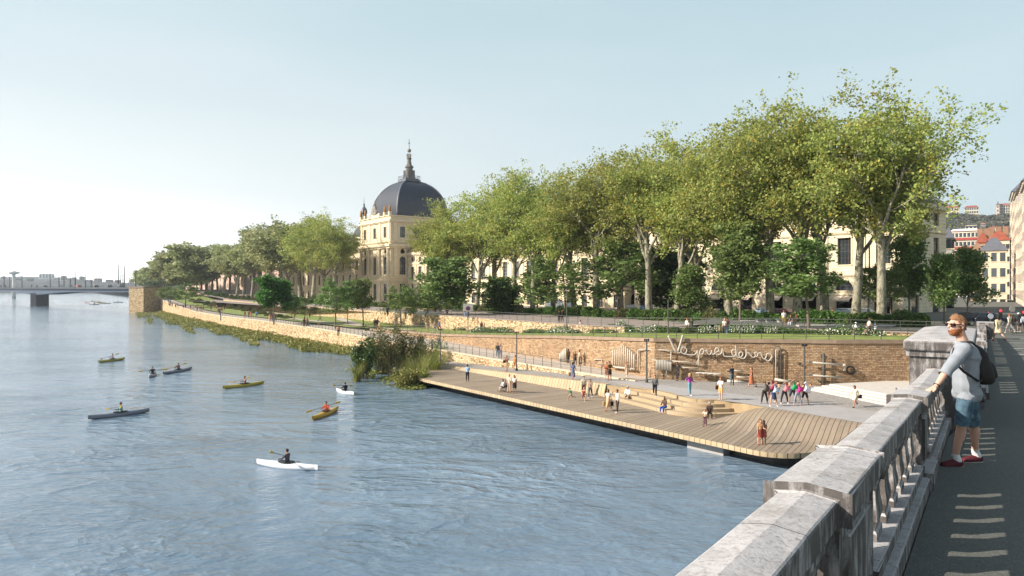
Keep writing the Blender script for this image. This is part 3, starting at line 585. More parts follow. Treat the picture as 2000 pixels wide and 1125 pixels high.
# upper promenade and street corner
PPL += [
 (1461,631,'upper',1.74,1.9,'sit','ll',('#1f1c22','#2a2a34','#1a1a1a'),'man in black sitting on the promenade bench left of a grey block',0,1,'d'),
 (1470,631,'upper',1.70,2.6,'sit','ll',('#6a6460','#4c4a48','#2a2a2a'),'grey-clothed person sitting right of the man in black',0,0,'b'),
 (1531,637,'upper',1.80,BK,'stand','ts',('#e0dcd8','#c8a04c','#c89a80'),'man in white tee and mustard shorts standing on the upper promenade',0,0,'r'),
 (1546,637,'upper',1.68,2.2,'sit','tl',('#1c1a1e','#d0ccd0','#d8d8d8'),'woman with black hair in pale trousers seated on the low stone edge',1,0,'k'),
 (1557,636,'upper',1.68,2.0,'sit','ll',('#3a2420','#1f1c1e','#2a2a2a'),'woman in dark clothes seated right on the low stone edge',1,1,'r'),
 (1388,622,'upper',1.72,RT,'lean','ll',('#c09478','#5a3c34','#3a3a3a'),'person in peach top bending by the promenade shrubs',0,1,'y'),
 (1574,626,'upper',1.70,FR,'stand','tl',('#3a3c48','#2c2c34','#2a2a2a'),'person in slate blue behind the promenade shrubs',0,1,'d'),
 (1627,626,'upper',1.72,FR,'stand','tl',('#c08c70','#6a4a40','#3a3a3a'),'person in peach standing under the shop awning',1,0,'r'),
 (1092,629,'upper',1.72,BK,'stand','ll',('#1c1614','#221c1a','#151515'),'left one of two people in black on the upper promenade',0,1,'d'),
 (1098,629,'upper',1.68,BK,'stand2','ll',('#2a201c','#2a2422','#151515'),'right one of two people in black on the upper promenade',1,1,'r'),
 (907,620,'upper',1.72,FR,'walk','tl',('#8a3a34','#8a98b4','#2a2a2a'),'walker in dark red top near the no-parking sign',1,1,'d'),
 (914,620,'upper',1.72,FR,'walk2','tl',('#b8b4b0','#5a6a8a','#2a2a2a'),'walker in grey top near the no-parking sign',0,0,'b'),
 (836,615,'upper',1.70,2.0,'sit','tl',('#2c2422','#5a6a8a','#2a2a2a'),'person in black seated left on the yellow bench',0,1,'d'),
 (851,614,'upper',1.70,2.0,'sit','tl',('#5a2c24','#3a3a48','#2a2a2a'),'person in dark red seated right on the yellow bench',1,1,'r'),
 (757,617,'upper',1.80,BK,'walk','ll',('#2a2628','#2a2628','#151515'),'person in a dark coat on the promenade left of the white benches',0,1,'d'),
 (666,603,'upper',1.70,FR,'sit','tl',('#a85a34','#5a3c30','#2a2a2a'),'person in orange-brown on the upper promenade wall',0,1,'r'),
 (645,617,'lawn',1.80,FR,'stand','td',('#b8846c','#b8846c','#8a5a48'),'person in dusty pink by the retaining wall at the pool ramp',1,0,'r'),
 (650,617,'lawn',1.90,FR,'stand2','ll',('#6a4430','#5a3c30','#2a2a2a'),'tall person in brown by the retaining wall at the pool ramp',0,1,'d'),
 (1950,666,'bridge',1.68,BK,'walk','lc',('#cdb896','#b08060','#8a3a38'),'woman in a beige hooded coat walking away on the bridge pavement',1,0,'d'),
 (1972,650,'bridge',1.80,BK+.2,'walk','ll',('#c4b8a4','#9a9088','#c8c0b8'),'man in cream jacket pushing a bicycle at the end of the bridge',0,0,'r'),
 (1979,650,'bridge',1.76,BK-.3,'stride','ll',('#3a2a1c','#2c2620','#c8a050'),'person in black and mustard striding beside the cream-jacketed man',0,1,'b'),
 (1990,648,'bridge',1.78,BK,'stand','lc',('#2c2c30','#6a4a3c','#e0dcd8'),'woman in black coat and white cap at the far right of the street',1,0,'d','#e8e4e0'),
 (1997,648,'bridge',1.76,BK,'walk','ll',('#d8dce0','#1c1c20','#2a2a2a'),'person in white shirt and black trousers at the very right edge',0,1,'d'),
]
for p in PPL: person_meshes(p[5], p[6], p[10])
person_meshes('kayak', 'll', 0)
# ---------- world, sun, camera ----------
SUN_EL, SUN_AZ = R_(30), R_(262)
sd = Vector((math.sin(SUN_AZ)*math.cos(SUN_EL), math.cos(SUN_AZ)*math.cos(SUN_EL), math.sin(SUN_EL)))
w = bpy.data.worlds.new('World'); SC.world = w; w.use_nodes = True; nt = w.node_tree; nt.nodes.clear()
sky = nd(nt, 'TexSky'); sky.sky_type = 'NISHITA'; sky.sun_disc = False; sky.sun_elevation = SUN_EL; sky.sun_rotation = SUN_AZ; sky.air_density = 1.0; sky.dust_density = 1.5; sky.ozone_density = 1.3
dirv = nd(nt, 'TexCoord').outputs['Generated']; sp_ = nd(nt, 'SeparateXYZ', {0: dirv})
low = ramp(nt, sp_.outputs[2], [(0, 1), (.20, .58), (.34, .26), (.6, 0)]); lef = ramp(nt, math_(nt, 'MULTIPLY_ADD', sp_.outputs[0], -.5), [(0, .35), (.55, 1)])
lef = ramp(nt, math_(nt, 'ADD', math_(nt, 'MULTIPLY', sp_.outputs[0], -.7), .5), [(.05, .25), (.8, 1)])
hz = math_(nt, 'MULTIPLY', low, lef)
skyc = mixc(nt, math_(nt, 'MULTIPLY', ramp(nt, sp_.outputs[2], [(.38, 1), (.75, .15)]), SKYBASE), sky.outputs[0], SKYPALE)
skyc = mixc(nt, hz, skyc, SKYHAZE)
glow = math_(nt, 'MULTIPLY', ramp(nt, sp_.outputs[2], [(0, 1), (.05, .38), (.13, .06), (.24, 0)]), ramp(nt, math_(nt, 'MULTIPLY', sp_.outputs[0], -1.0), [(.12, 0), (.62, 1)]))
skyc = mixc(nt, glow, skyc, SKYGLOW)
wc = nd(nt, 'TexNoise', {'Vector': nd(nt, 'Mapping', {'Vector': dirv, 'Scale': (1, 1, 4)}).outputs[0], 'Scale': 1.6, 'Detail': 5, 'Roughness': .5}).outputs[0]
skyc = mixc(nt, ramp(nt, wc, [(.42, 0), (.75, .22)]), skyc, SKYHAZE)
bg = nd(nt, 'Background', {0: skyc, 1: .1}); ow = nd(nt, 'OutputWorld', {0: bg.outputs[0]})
sl = bpy.data.lights.new('sun', 'SUN'); sl.energy = 5.0; sl.angle = R_(.5); sl.color = (1, .925, .83)
so = bpy.data.objects.new('sun', sl); COL.objects.link(so); so.rotation_euler = sd.to_track_quat('Z', 'Y').to_euler()
cam = bpy.data.cameras.new('camera'); co_ = bpy.data.objects.new('camera', cam); COL.objects.link(co_); SC.camera = co_
cam.lens = 36*F/2000; cam.sensor_width = 36; cam.clip_end = 20000; cam.clip_start = .05; co_.rotation_euler = (R_(90), 0, 0)
SC.view_settings.view_transform = 'Standard'; SC.view_settings.look = 'None'; SC.view_settings.exposure = EXPO; SC.view_settings.gamma = 1
SC.cycles.max_bounces = 6; SC.cycles.transparent_max_bounces = 8; SC.cycles.caustics_reflective = False; SC.cycles.caustics_refractive = False; SC.cycles.volume_bounces = 0

# ---------- water and terrain ----------
rows = []
for yy in (-60, 0, 30, 60, 120, 300, 800, 2500, 9000):
    rows.append([Vector((xx, yy, WATER)) for xx in (-9000, -2500, -600, -200, 0, 100, 400)])
MB().grid([r for r in rows], uv=False).build('river', M_WAT, kind='structure')
ST = [-400,-380,-361,-345,-330,-312,-294,-275,-255,-231,-210,-191,-170,-156,-140,-119,-110,-103,-96,-89,-81,-72,-66,-59,-52,-47,-43]
ST2 = [-40,-37,-34,-30.4,-26.7,-24,-21,-16]
Rn = lambda s: tab(T_RN, s); Wn = lambda s: tab(T_WN, s); Un = lambda s: tab(T_UN, s)
wk = lambda s: tab(T_WALK, s); lw = lambda s: tab(T_LAWN, s); up = lambda s: tab(T_UP, s)
MB().grid([[SN(s, Rn(s)+.30, wk(s)) for s in ST], [SN(s, Wn(s)-.02, wk(s)) for s in ST]]).build('footpath', M_PATH, kind='structure')
MB().grid([[SN(s, Wn(s)+.5, lw(s)) for s in ST+ST2], [SN(s, (Wn(s)+Un(s))/2, lw(s)+.05) for s in ST+ST2], [SN(s, Un(s)-.01, lw(s)) for s in ST+ST2]]).build('lawn', M_GRASS, kind='structure')
sp_s = [-430] + ST + ST2 + [0, 60]
MB().grid([[SN(s, n if n > 0 else Un(s)+.4, up(s) + (0 if n > 0 else .004)) for s in sp_s] for n in (-1, 84, 92, 140)]).build('promenade', M_PROM, kind='structure')
g = MB(); g.add([SN(-430,60,-5.2), SN(80,66,-5.2), SN(900,100,-5.2), SN(900,6000,-5.2), SN(-5000,6000,-5.2), SN(-5000,300,-5.2), SN(-430,100,-5.2)], [(0,1,2,3,4,5,6)]).build('ground', M_PROM, kind='structure')
# park paths on the lawn, following the slope
def ribbon(name, pts, wd, m, zf, off=.03, **kw):
    L = []; Rr = []
    for i, (s, n) in enumerate(pts):
        a = pts[max(0, i-1)]; b = pts[min(len(pts)-1, i+1)]; d = Vector((b[0]-a[0], b[1]-a[1])).normalized(); q = Vector((-d.y, d.x))*wd/2
        L.append(SN(s+q.x, n+q.y, zf(s+q.x)+off)); Rr.append(SN(s-q.x, n-q.y, zf(s-q.x)+off))
    return MB().grid([L, Rr]).build(name, m, kind='structure', **kw)
lz = lambda s: lw(s) + .05
ribbon('park_path', [(s, 54+.6*math.sin(s*.05)+ (s+250)*.0) for s in range(-160, -94, 6)], 1.6, M_PATH, lz)
ribbon('park_path', [(-150+i*5, 62.5-i*1.35) for i in range(7)], 2.2, M_PATH, lz)
ribbon('park_path', [(-285+i*9, 66-.3*i) for i in range(12)], 2.6, M_PATH, lz)
# walls
def wallgrid(rows_top, rows_bot, nsub=1): return [rows_top, rows_bot]
for name, a, b, lab in (('quay_wall', -400, -43, 'long rubble stone quay wall rising from the river along the park'),):
    ss = [s for s in ST if a <= s <= b]
    q = empty('quay_wall', SN(-200, 46, WATER), label=lab, cat='wall')
    inv = Matrix.Translation(-q.location)
    T = lambda v: inv @ v
    MB().grid([[T(SN(s, Rn(s), wk(s)-.12)) for s in ss], [T(SN(s, Rn(s)-.12, WATER-1)) for s in ss]]).build('wall_face', M_RUB, q)
    c = MB().grid([[T(SN(s, Rn(s)+.31, wk(s)-.1)) for s in ss], [T(SN(s, Rn(s)+.31, wk(s)+.03)) for s in ss], [T(SN(s, Rn(s)-.06, wk(s)+.03)) for s in ss], [T(SN(s, Rn(s)-.06, wk(s)-.13)) for s in ss], [T(SN(s, Rn(s)+.02, wk(s)-.13)) for s in ss]])
    c.build('coping', mat('pale_edge_stone', hexc('#c9b79c'), .9, .12, 1.5, .3, 8), q)
ss = [s for s in ST if s >= -110]+ST2
q = empty('terrace_wall', SN(-60, 51.5, -8.4), label='tall coursed stone terrace wall behind the riverside plaza', cat='wall'); inv = Matrix.Translation(-q.location)
q2 = q
dense = []
for a, b in zip(ss, ss[1:]): dense += [a + (b-a)*t for t in (0, .34, .67)]
dense.append(ss[-1])
MB().grid([[inv @ SN(s, Wn(s), lw(s)-.25) for s in dense], [inv @ SN(s, Wn(s)-.06, min(wk(s), -8.2)-1.4) for s in dense]]).build('wall_face', M_BRICK, q)
MB().grid([[inv @ SN(s, Wn(s)+.52, lw(s)-.1) for s in dense], [inv @ SN(s, Wn(s)+.52, lw(s)+.06) for s in dense], [inv @ SN(s, Wn(s)-.14, lw(s)+.06) for s in dense], [inv @ SN(s, Wn(s)-.14, lw(s)-.26) for s in dense], [inv @ SN(s, Wn(s)+.05, lw(s)-.26) for s in dense]]).build('coping', M_COPE, q)
q = empty('retaining_wall', SN(-120, 62, -7), label='low pale stone retaining wall between lawn and upper promenade', cat='wall'); inv = Matrix.Translation(-q.location)
su = [s for s in ST if s >= -300]+ST2
MB().grid([[inv @ SN(s, Un(s), up(s)-.02) for s in su], [inv @ SN(s, Un(s), min(lw(s), up(s))-.3) for s in su]]).build('wall_face', M_RUB, q)
MB().grid([[inv @ SN(s, Un(s)+.42, up(s)+.05) for s in su], [inv @ SN(s, Un(s)-.05, up(s)+.05) for s in su], [inv @ SN(s, Un(s)-.05, up(s)-.08) for s in su]]).build('coping', M_PROM, q)

# ---------- plaza, platform, steps ----------
pz = lambda s: tab(T_PLAZA, s)
edge_n = lambda s: tab([(-80,44.6),(-76,43.4),(-70,42.7),(-43,42.6),(-36.9,43.6),(-34,42.9),(-32.3,43.3),(-31,43.8),(-20,43.4),(-10,42)], s)
far_n = lambda s: Rn(s)-.02 if s < -44 else (46.4 if s < -43.2 else Wn(s)-.02)
sp2 = [-80,-76,-70,-66,-62,-58,-54,-50,-47,-44,-43,-41,-39,-37,-35.4,-34,-33,-32.3,-31.5,-30,-28,-26.7,-24,-21,-18,-16]
ext = lambda s: far_n(s) if s < -26.7 else 62+ (s+26.7)*.9
MB().grid([[SN(s, edge_n(s)+.02, pz(s)-.004) for s in sp2], [SN(s, (edge_n(s)+ext(s))/2, pz(s)-.004) for s in sp2], [SN(s, ext(s), pz(s)-.004) for s in sp2]]).build('plaza_paving', M_COB, kind='structure')
cp = [(-46.5,45.0),(-44,44.3),(-40,44.05),(-36.9,43.7),(-34,43.0),(-32.3,43.4),(-30.5,43.9),(-25,43.7),(-18,43.3),(-18,47.5),(-23,48.2),(-28,48.0),(-33,47.2),(-38,46.6),(-43,46.0)]
MB().add([SN(s, n, pz(s)+.004) for s, n in cp], [tuple(range(len(cp)))]).build('smooth_paving', M_CONC, kind='structure')
# timber platform
plat = empty('timber_platform', SN(-45, 39, WATER), label='large weathered timber platform over the river with rounded corners', cat='deck'); inv = Matrix.Translation(-plat.location)
def out_n(s):   # outer edge with rounded ends
    t = 35.3
    if s < -62.5: u = min(1, (-62.5-s)/4.0); t += 2.6*(1-math.sqrt(max(0, 1-u*u)))
    if s > -23.6: u = min(1, (s+23.6)/2.6); t += 3.2*(1-math.sqrt(max(0, 1-u*u)))
    return t
ds = [-76,-74,-72,-70,-68.5] + [-66.5+.25*i for i in range(17)] + [-62+1.0*i for i in range(38)] + [-24,-23.6,-23.2,-22.8,-22.4,-22,-21.6,-21.3,-21.1,-21.0]
def on(s):
    if s < -66.5: return 37.9 + (-66.5-s)*.62
    return out_n(s)
grid_rows = []
for k in range(13):
    t = k/12; r = []
    for s in ds:
        a, b = on(s), edge_n(s)
        if s > -46 and s < -29.8: b = edge_n(s)
        n = a + (max(b, a+.2)-a)*t; r.append(inv @ SN(s, n, z_deck(s, n)))
    grid_rows.append(r)
md = MB().grid(grid_rows)
# planks run across: u = s
for i, (k_, (u, v)) in enumerate(list(md.uv.items())): 
    s, n = to_sn(Vector(md.v[k_]) + plat.location); md.uv[k_] = (s + (n-40)*.12*sst(-40, -24, s)*3, n)
md.build('decking', M_DECK, plat)
e = [inv @ SN(s, on(s)-.02, -9.5) for s in ds]; e2 = [inv @ SN(s, on(s)-.03, -9.62) for s in ds]; e3 = [inv @ SN(s, on(s)-.03, -9.78) for s in ds]
fe = MB().grid([[p + Vector((0,0,.012)) for p in e], e2, e3])
for k_, (u, v) in list(fe.uv.items()):
    s, n = to_sn(Vector(fe.v[k_]) + plat.location); fe.uv[k_] = (s, v)
re = [inv @ SN(-21.0+.0*k, on(-21)+(edge_n(-21)-on(-21))*k/8, z_deck(-21, on(-21)+(edge_n(-21)-on(-21))*k/8)) for k in range(9)]
fe.grid([re, [p - Vector((0,0,.3)) for p in re]])
fe.build('deck_edge', m_planks(.42, 'edge_planks', ('#a08a69', '#b8a280', '#ac9674', '#c8b492')), plat)
u_ = MB(); u_.grid([[inv @ SN(s, on(s)+.5, -9.79) for s in ds], [inv @ SN(s, 43.5, -9.79) for s in ds]])
for s in (-58.5, -36, -24.5): pass
u_.grid([[inv @ SN(s, on(s)+1.5, -9.7) for s in ds], [inv @ SN(s, on(s)+1.6, -11.5) for s in ds]])
u_.build('under_frame', M_DARK, plat)
for s, n in ((-63.5, 37.6), (-27.6, 36.6)):
    MB().box(-1.4, 1.4, -.45, .6, -1.5, .75, T=Matrix.Translation(SN(s, n, WATER)-plat.location) @ Matrix.Rotation(math.atan2(-.8, .6), 4, 'Z')).build('pier', M_CONC, plat)
# kerb bench between plaza and platform
kb = MB(); ks = [-72,-70,-66,-62,-58,-54,-50,-46,-44.5,-43]
kb.grid([[SN(s, edge_n(s)+.62, pz(s)+.03) for s in ks], [SN(s, edge_n(s)-.0, pz(s)+.03) for s in ks], [SN(s, edge_n(s)-.28, -9.5+.01) for s in ks]])
kb.uv = kb.uv
ks2 = [-80+i for i in range(65)]
MB().grid([[SN(s, edge_n(s)+.05, pz(s)-.008) for s in ks2], [SN(s, edge_n(s)+.05, -10.3) for s in ks2]]).build('plaza_edge', mat('plain_timber', hexc('#a08a69'), .85, .15, 1.5), kind='structure')
kb.build('timber_kerb', m_planks(.42, 'kerb_planks', ('#a08a69', '#b8a280', '#ac9674', '#c8b492')), label='curving timber kerb bench along the cobbled plaza edge', cat='bench')
# four amphitheatre steps
bo = [(-45,43.2),(-43,42.2),(-40.5,41.5),(-37,40.9),(-34.2,40.3),(-32.6,40.6),(-31.4,41.6),(-30.6,42.9),(-30.1,44.2)]
to = [(-42.6,44.1),(-41.5,44.0),(-39.5,43.9),(-36.9,43.6),(-34.2,42.8),(-33.2,43.0),(-32.7,43.4),(-32.4,43.9),(-32.2,44.6)]
def crv(t, k=6):
    pts = [((1-t)*a[0]+t*b[0], (1-t)*a[1]+t*b[1]) for a, b in zip(bo, to)]
    o = []
    for i in range(len(pts)-1):
        p0 = pts[max(0, i-1)]; p1 = pts[i]; p2 = pts[i+1]; p3 = pts[min(len(pts)-1, i+2)]
        for j in range(k):
            u = j/k; o.append(tuple(.5*(2*p1[q]+(p2[q]-p0[q])*u+(2*p0[q]-5*p1[q]+4*p2[q]-p3[q])*u*u+(3*p1[q]-p0[q]-3*p2[q]+p3[q])*u**3) for q in (0, 1)))
    return o + [pts[-1]]
stp = empty('seating_steps', SN(-36, 42, -9.5), label='rounded timber seating steps climbing from platform to plaza', cat='steps'); inv = Matrix.Translation(-stp.location)
for i in range(4):
    t0 = i/3.6; t1 = (i+1)/3.6 if i < 3 else 1.25; z0 = -9.5 + .255*i; z1 = z0 + .255
    A = crv(t0); B = crv(min(t1, 1.3))
    MB().grid([[inv @ SN(s, n, z0-.03) for s, n in A], [inv @ SN(s, n, z1) for s, n in A], [inv @ SN(s, n, z1) for s, n in B]]).build('step', M_STEPW, stp)
MB().add([inv @ SN(s, n, -8.478) for s, n in crv(1.0)] + [inv @ SN(-31.0,45.2,-8.478), inv @ SN(-43,44.9,-8.478)], [tuple(range(len(crv(1.0))+2))]).build('landing', M_CONC, stp)
# white stairs at the right end
wst = empty('stone_stairs', P(1660, 770, -8.5), label='broad white stone stairs rising beside the terrace wall', cat='stairs')
d1 = (P(1721,790,-8.5)-P(1590,764,-8.5)); d1.z = 0; L1 = d1.length; d1.normalize(); nr = Vector((d1.y, -d1.x, 0)); nr = nr if nr.x > 0 else -nr
Pb = P(1590,764,-8.5)-wst.location
for i in range(4):
    z0 = .13*i; o = Pb + nr*(.0+.55*i); st_ = d1*(-3+.9*i)*1.0
    a = o + st_*.3; b = o + d1*(L1+5); c_ = b + nr*8; d_ = a + nr*8
    MB().add([a+Vector((0,0,z0)), b+Vector((0,0,z0)), c_+Vector((0,0,z0)), d_+Vector((0,0,z0)), a+Vector((0,0,z0+.13)), b+Vector((0,0,z0+.13)), c_+Vector((0,0,z0+.13)), d_+Vector((0,0,z0+.13))],
             [(0,1,5,4),(4,5,6,7),(0,4,7,3),(1,2,6,5)]).build('step', M_STAIR, wst)

# ---------- bridge under the camera ----------
ss = [-18,-9,0,4,8,12,16,22,31.6,40,50,60,68,76]
MB().grid([[BR(s, .45 if s < 15 else .01) for s in ss], [BR(s, -20) for s in ss]], uv=False).build('bridge_roadway', M_ASP, kind='structure')
MB().grid([[BR(76, 30), BR(400, 30)], [BR(76, -60), BR(400, -60)]], uv=False).build('street', M_ASP, kind='structure')
bb = MB(); bb.grid([[BR(s, .9, -.02) for s in ss], [BR(s, .9, -1.6) for s in ss], [BR(s, -20, -1.6) for s in ss]], uv=False); 
for s in (-4, 24, 44): bb.box(-.0, 3, -20, 1.4, -12, -1.5, T=Matrix.Translation(BR(s, 0)) @ Matrix.Rotation(math.atan2(.822, .57), 4, 'Z'))
bb.build('stone_bridge', M_PAR, label='stone bridge body carrying the weathered parapet and the road', cat='bridge')
bal = MB(); bal.lathe([(.205,0),(.205,.055),(.17,.07),(.17,.09),(.21,.14),(.21,.18),(.175,.26),(.165,.335),(.185,.35),(.185,.37),(.205,.385),(.205,.43)], 4, rot=math.pi/4, sx=1.0, sy=.52)
bal_me = bal.mesh('baluster', M_PAR)
par = empty('bridge_parapet', BR(5, .65), label='weathered pale stone balustrade running along the bridge beside the road', cat='parapet')
def PL(s, a, h): return BR(s, a, h) - par.location
def bar(name, s0, s1, a0, a1, h0, h1, ridge=0, nseg=None, jit=.0, bev=.012, slope=None):
    n = nseg or max(1, int((s1-s0)/.45)); m = MB(); rows = []
    prof = [(a0, h0), (a0, h1), ((a0+a1)/2, h1+ridge), (a1, h1), (a1, h0)] if ridge else [(a0, h0), (a0, h1), (a1, h1), (a1, h0)]
    for i in range(n+1):
        s = s0+(s1-s0)*i/n
        rows.append([PL(s, a + random.uniform(-jit, jit), h + random.uniform(-jit, jit)) for a, h in prof])
    k = len(prof); vs = [p for r in rows for p in r]
    fs = [(i*k+j, i*k+(j+1)%k, (i+1)*k+(j+1)%k, (i+1)*k+j) for i in range(n) for j in range(k)] + [tuple(range(k)), tuple(n*k+j for j in range(k-1, -1, -1))]
    o = m.add(vs, fs).build(name, M_PAR, par); bevel(o, bev, 2); return o
def bay(s0, s1, a0, a1, pitch=.49):
    bar('plinth', s0, s1, a0-.08, a1+.08, -.05, .13); bar('base_rail', s0, s1, a0-.02, a1+.02, .13, .225)
    bar('lower_rail', s0, s1, a0+.04, a1-.04, .66, .765); bar('cap_stone', s0, s1, a0, a1, .765, .895, .022, None, .0025, .012)
    n = max(1, round((s1-s0)/pitch))
    for i in range(n):
        s = s0+(s1-s0)*(i+.5)/n; b = link('baluster', bal_me, par); b.location = PL(s, (a0+a1)/2, .225); b.scale = (1, 1, 1.02); b.rotation_euler = (0, 0, math.atan2(.822, .57))
def ped(s0, s1, a0, a1, top=.925, capz=.13):
    bar('plinth', s0-.04, s1+.04, a0-.10, a1+.10, -.05, .16); bar('pedestal', s0+.03, s1-.03, a0+.01, a1-.01, .15, top-capz+.01)
    # sunk diamond panel on the road face
    bar('pedestal_panel', s0+.2, s1-.2, a0-.012, a0+.05, .27, .68, 0, 1)
    bar('pedestal_cap', s0, s1, a0-.045, a1+.045, top-capz, top, .02, None, .003, .014)
bay(-6, 3.32, .54, .80); ped(3.32, 4.5, .54, .80); bay(4.5, 8.15, .54, .80); ped(8.15, 9.1, .54, .80); bay(9.1, 13.05, .54, .80)
bar('pier_body', 13.1, 17.4, .24, 1.03, -9, 1.2); bar('pier_moulding', 13.05, 17.45, .20, 1.07, 1.12, 1.22)
pc = MB(); 
def pcv(s, a, z): return BR(s, a) * 1 - par.location - Vector((0, 0, tab(T_BR, s) - z))
vs = [pcv(s, a, z) for z in (-1.03, -.86) for s, a in ((13, .14), (17.5, .14), (17.5, 1.12), (13, 1.12))] + [pcv(13.5, .5, -.80), pcv(17, .5, -.80), pcv(17, .8, -.80), pcv(13.5, .8, -.80)]
o = pc.add(vs, [(0,3,2,1),(0,1,5,4),(1,2,6,5),(2,3,7,6),(3,0,4,7),(4,5,9,8),(5,6,10,9),(6,7,11,10),(7,4,8,11),(8,9,10,11)]).build('pier_cap', M_PAR, par); bevel(o, .03, 2)
s = 17.5
k = 0
while s < 55:
    bay(s, s+4.2, .02, .28, .6); ped(s+4.2, s+5.0, .02, .28, 1.0); s += 5.0; k += 1
MB().box(-1.0, 1.0, -.5, .5, -.3, 1.15, T=Matrix.Translation(PL(s+.6, .0, 0)) @ Matrix.Rotation(math.atan2(.822, .57), 4, 'Z')).build('end_block', M_PAR, par)
# ---------- trees ----------
def leaf_mesh(name, centers, size, mats, shape=0, up=.35, seed=1, mi=None):
    rg = np.random.RandomState(seed); n = len(centers); C = np.asarray(centers, float)
    nv = rg.normal(size=(n, 3)); nv[:, 2] = np.abs(nv[:, 2])*.8 + up; nv /= np.linalg.norm(nv, axis=1)[:, None]
    t = np.cross(nv, rg.normal(size=(n, 3))); t /= np.linalg.norm(t, axis=1)[:, None]; b = np.cross(nv, t)
    sz = size*(.55+.9*rg.rand(n))[:, None]
    if shape == 0:      # lobed leaf spray: five-point kite, slightly folded
        K = [(-.5, 0, 0), (-.08, .42, .10), (.22, .22, .02), (.55, 0, -.08), (.2, -.26, .02), (-.12, -.40, .10)]
    elif shape == 1:    # long blade
        K = [(-.5, 0, 0), (0, .12, .04), (.5, 0, -.04), (0, -.12, .04)]
    else:
        K = [(-.5, 0, 0), (0, .36, .06), (.5, 0, 0), (0, -.36, .06)]
    k = len(K); V = np.stack([C + t*sz*a + b*sz*bb + nv*sz*c for a, bb, c in K], 1).reshape(-1, 3)
    me = bpy.data.meshes.new(name); me.vertices.add(n*k); me.vertices.foreach_set('co', V.ravel().astype(np.float32))
    me.loops.add(n*k); me.loops.foreach_set('vertex_index', np.arange(n*k, dtype=np.int32))
    me.polygons.add(n); me.polygons.foreach_set('loop_start', np.arange(0, n*k, k, dtype=np.int32))
    for m in (mats if isinstance(mats, list) else [mats]): me.materials.append(m)
    if mi is not None: me.polygons.foreach_set('material_index', mi)
    me.update(calc_edges=True); return me
def rdir(rg): v = Vector(rg.normal(size=3)); return v.normalized()
def grow(rg, mb, sites, p, d, L, r, lev, cfg):
    k = cfg['seg'][lev]; pts = [p.copy()]; rs = [r]; q = p.copy(); dd = d.copy()
    for i in range(k):
        dd = (dd + rdir(rg)*cfg['wob'][lev] + Vector((0, 0, cfg['up'][lev]))).normalized(); q = q + dd*(L/k); pts.append(q.copy()); rs.append(r*(1-(i+1)/k*cfg['tap'][lev]))
        if lev >= cfg['leaflev']: sites.append((q.copy(), lev))
    if r > cfg.get('minr', .02): mb.tube(pts, rs, 7 if lev == 0 else (5 if lev == 1 else 3), cap=False)
    if lev + 1 < cfg['levels']:
        nb = cfg['kids'][lev]; ph = rg.rand()*6.28
        for j in range(nb):
            t = cfg['from'][lev] + (1-cfg['from'][lev])*(j+.3*rg.rand()+.5)/nb; i = min(k-1, int(t*k)); f = t*k-i
            bp = pts[i].lerp(pts[i+1], min(1, f)); ax = (pts[i+1]-pts[i]).normalized(); side = ax.orthogonal().normalized(); side.rotate(Matrix.Rotation(ph + j*2.4 + rg.rand()*.7, 3, ax))
            an = cfg['ang'][lev]*(1+.3*(rg.rand()-.5)); nd_ = (ax*math.cos(an) + side*math.sin(an)).normalized()
            ll = L*cfg['len'][lev]*(.75+.5*rg.rand())*(1-cfg.get('cone', 0)*t); rr = (rs[i]*(1-f)+rs[i+1]*f)*cfg['rk'][lev]
            grow(rg, mb, sites, bp, nd_, ll, rr, lev+1, cfg)
def make_tree(seed, cfg, H, leafmat, per, lsize, spread, shape=0, name='tree', woodmat=None):
    rg = np.random.RandomState(seed); mb = MB(); sites = []
    grow(rg, mb, sites, Vector((0, 0, -.2)), Vector((0, 0, 1)), cfg['L0'], cfg['r0'], 0, cfg)
    S = np.array([tuple(s[0]) for s in sites]); sc = H/np.percentile(S[:, 2], 99.8)
    mb.v = [tuple(c*sc for c in v) for v in mb.v]; S = S*sc
    C = np.repeat(S, per, 0) + rg.normal(size=(len(S)*per, 3))*np.array([spread, spread, spread*.6])
    keep = C[:, 2] > H*cfg.get('clear', .2); C = C[keep]
    wm = mb.mesh(name+'_wood', woodmat or M_BARK, smooth=True); lm = leaf_mesh(name+'_leaves', C, lsize, leafmat, shape, seed=seed)
    return (wm, lm, H)
def put_tree(proto, loc, H, rz, label, group, kind='tree', name='plane_tree', wide=1.0, crown='crown'):
    wm, lm, h0 = proto; e = empty(name, loc, rz, label, kind, group); s = H/h0; e.scale = (s*wide, s*wide, s)
    link('trunk', wm, e); link(crown, lm, e); return e
PLANE = dict(levels=5, seg=[5,5,4,3,2], wob=[.06,.16,.22,.28,.3], up=[0,.08,.05,.02,0], tap=[.45,.55,.6,.6,.7], leaflev=3, kids=[6,5,5,3], **{'from':[.50,.25,.25,.2]},
             ang=[.62,.72,.8,.9], len=[.60,.60,.58,.55], rk=[.60,.62,.6,.6], L0=17, r0=.78, minr=.035, clear=.33)
protos = []
for sd_ in range(5):
    c = dict(PLANE); c['kids'] = [6+sd_ % 2, 5, 5, 3]; c['ang'] = [.55+.05*(sd_ % 3), .7, .8, .9]
    protos.append(make_tree(11+sd_, c, 28, M_LF_PLANE, 16, .325, .52, name='plane'))
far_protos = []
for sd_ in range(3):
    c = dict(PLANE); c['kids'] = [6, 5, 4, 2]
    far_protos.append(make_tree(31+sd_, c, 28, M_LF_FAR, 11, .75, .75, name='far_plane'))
far_round = []
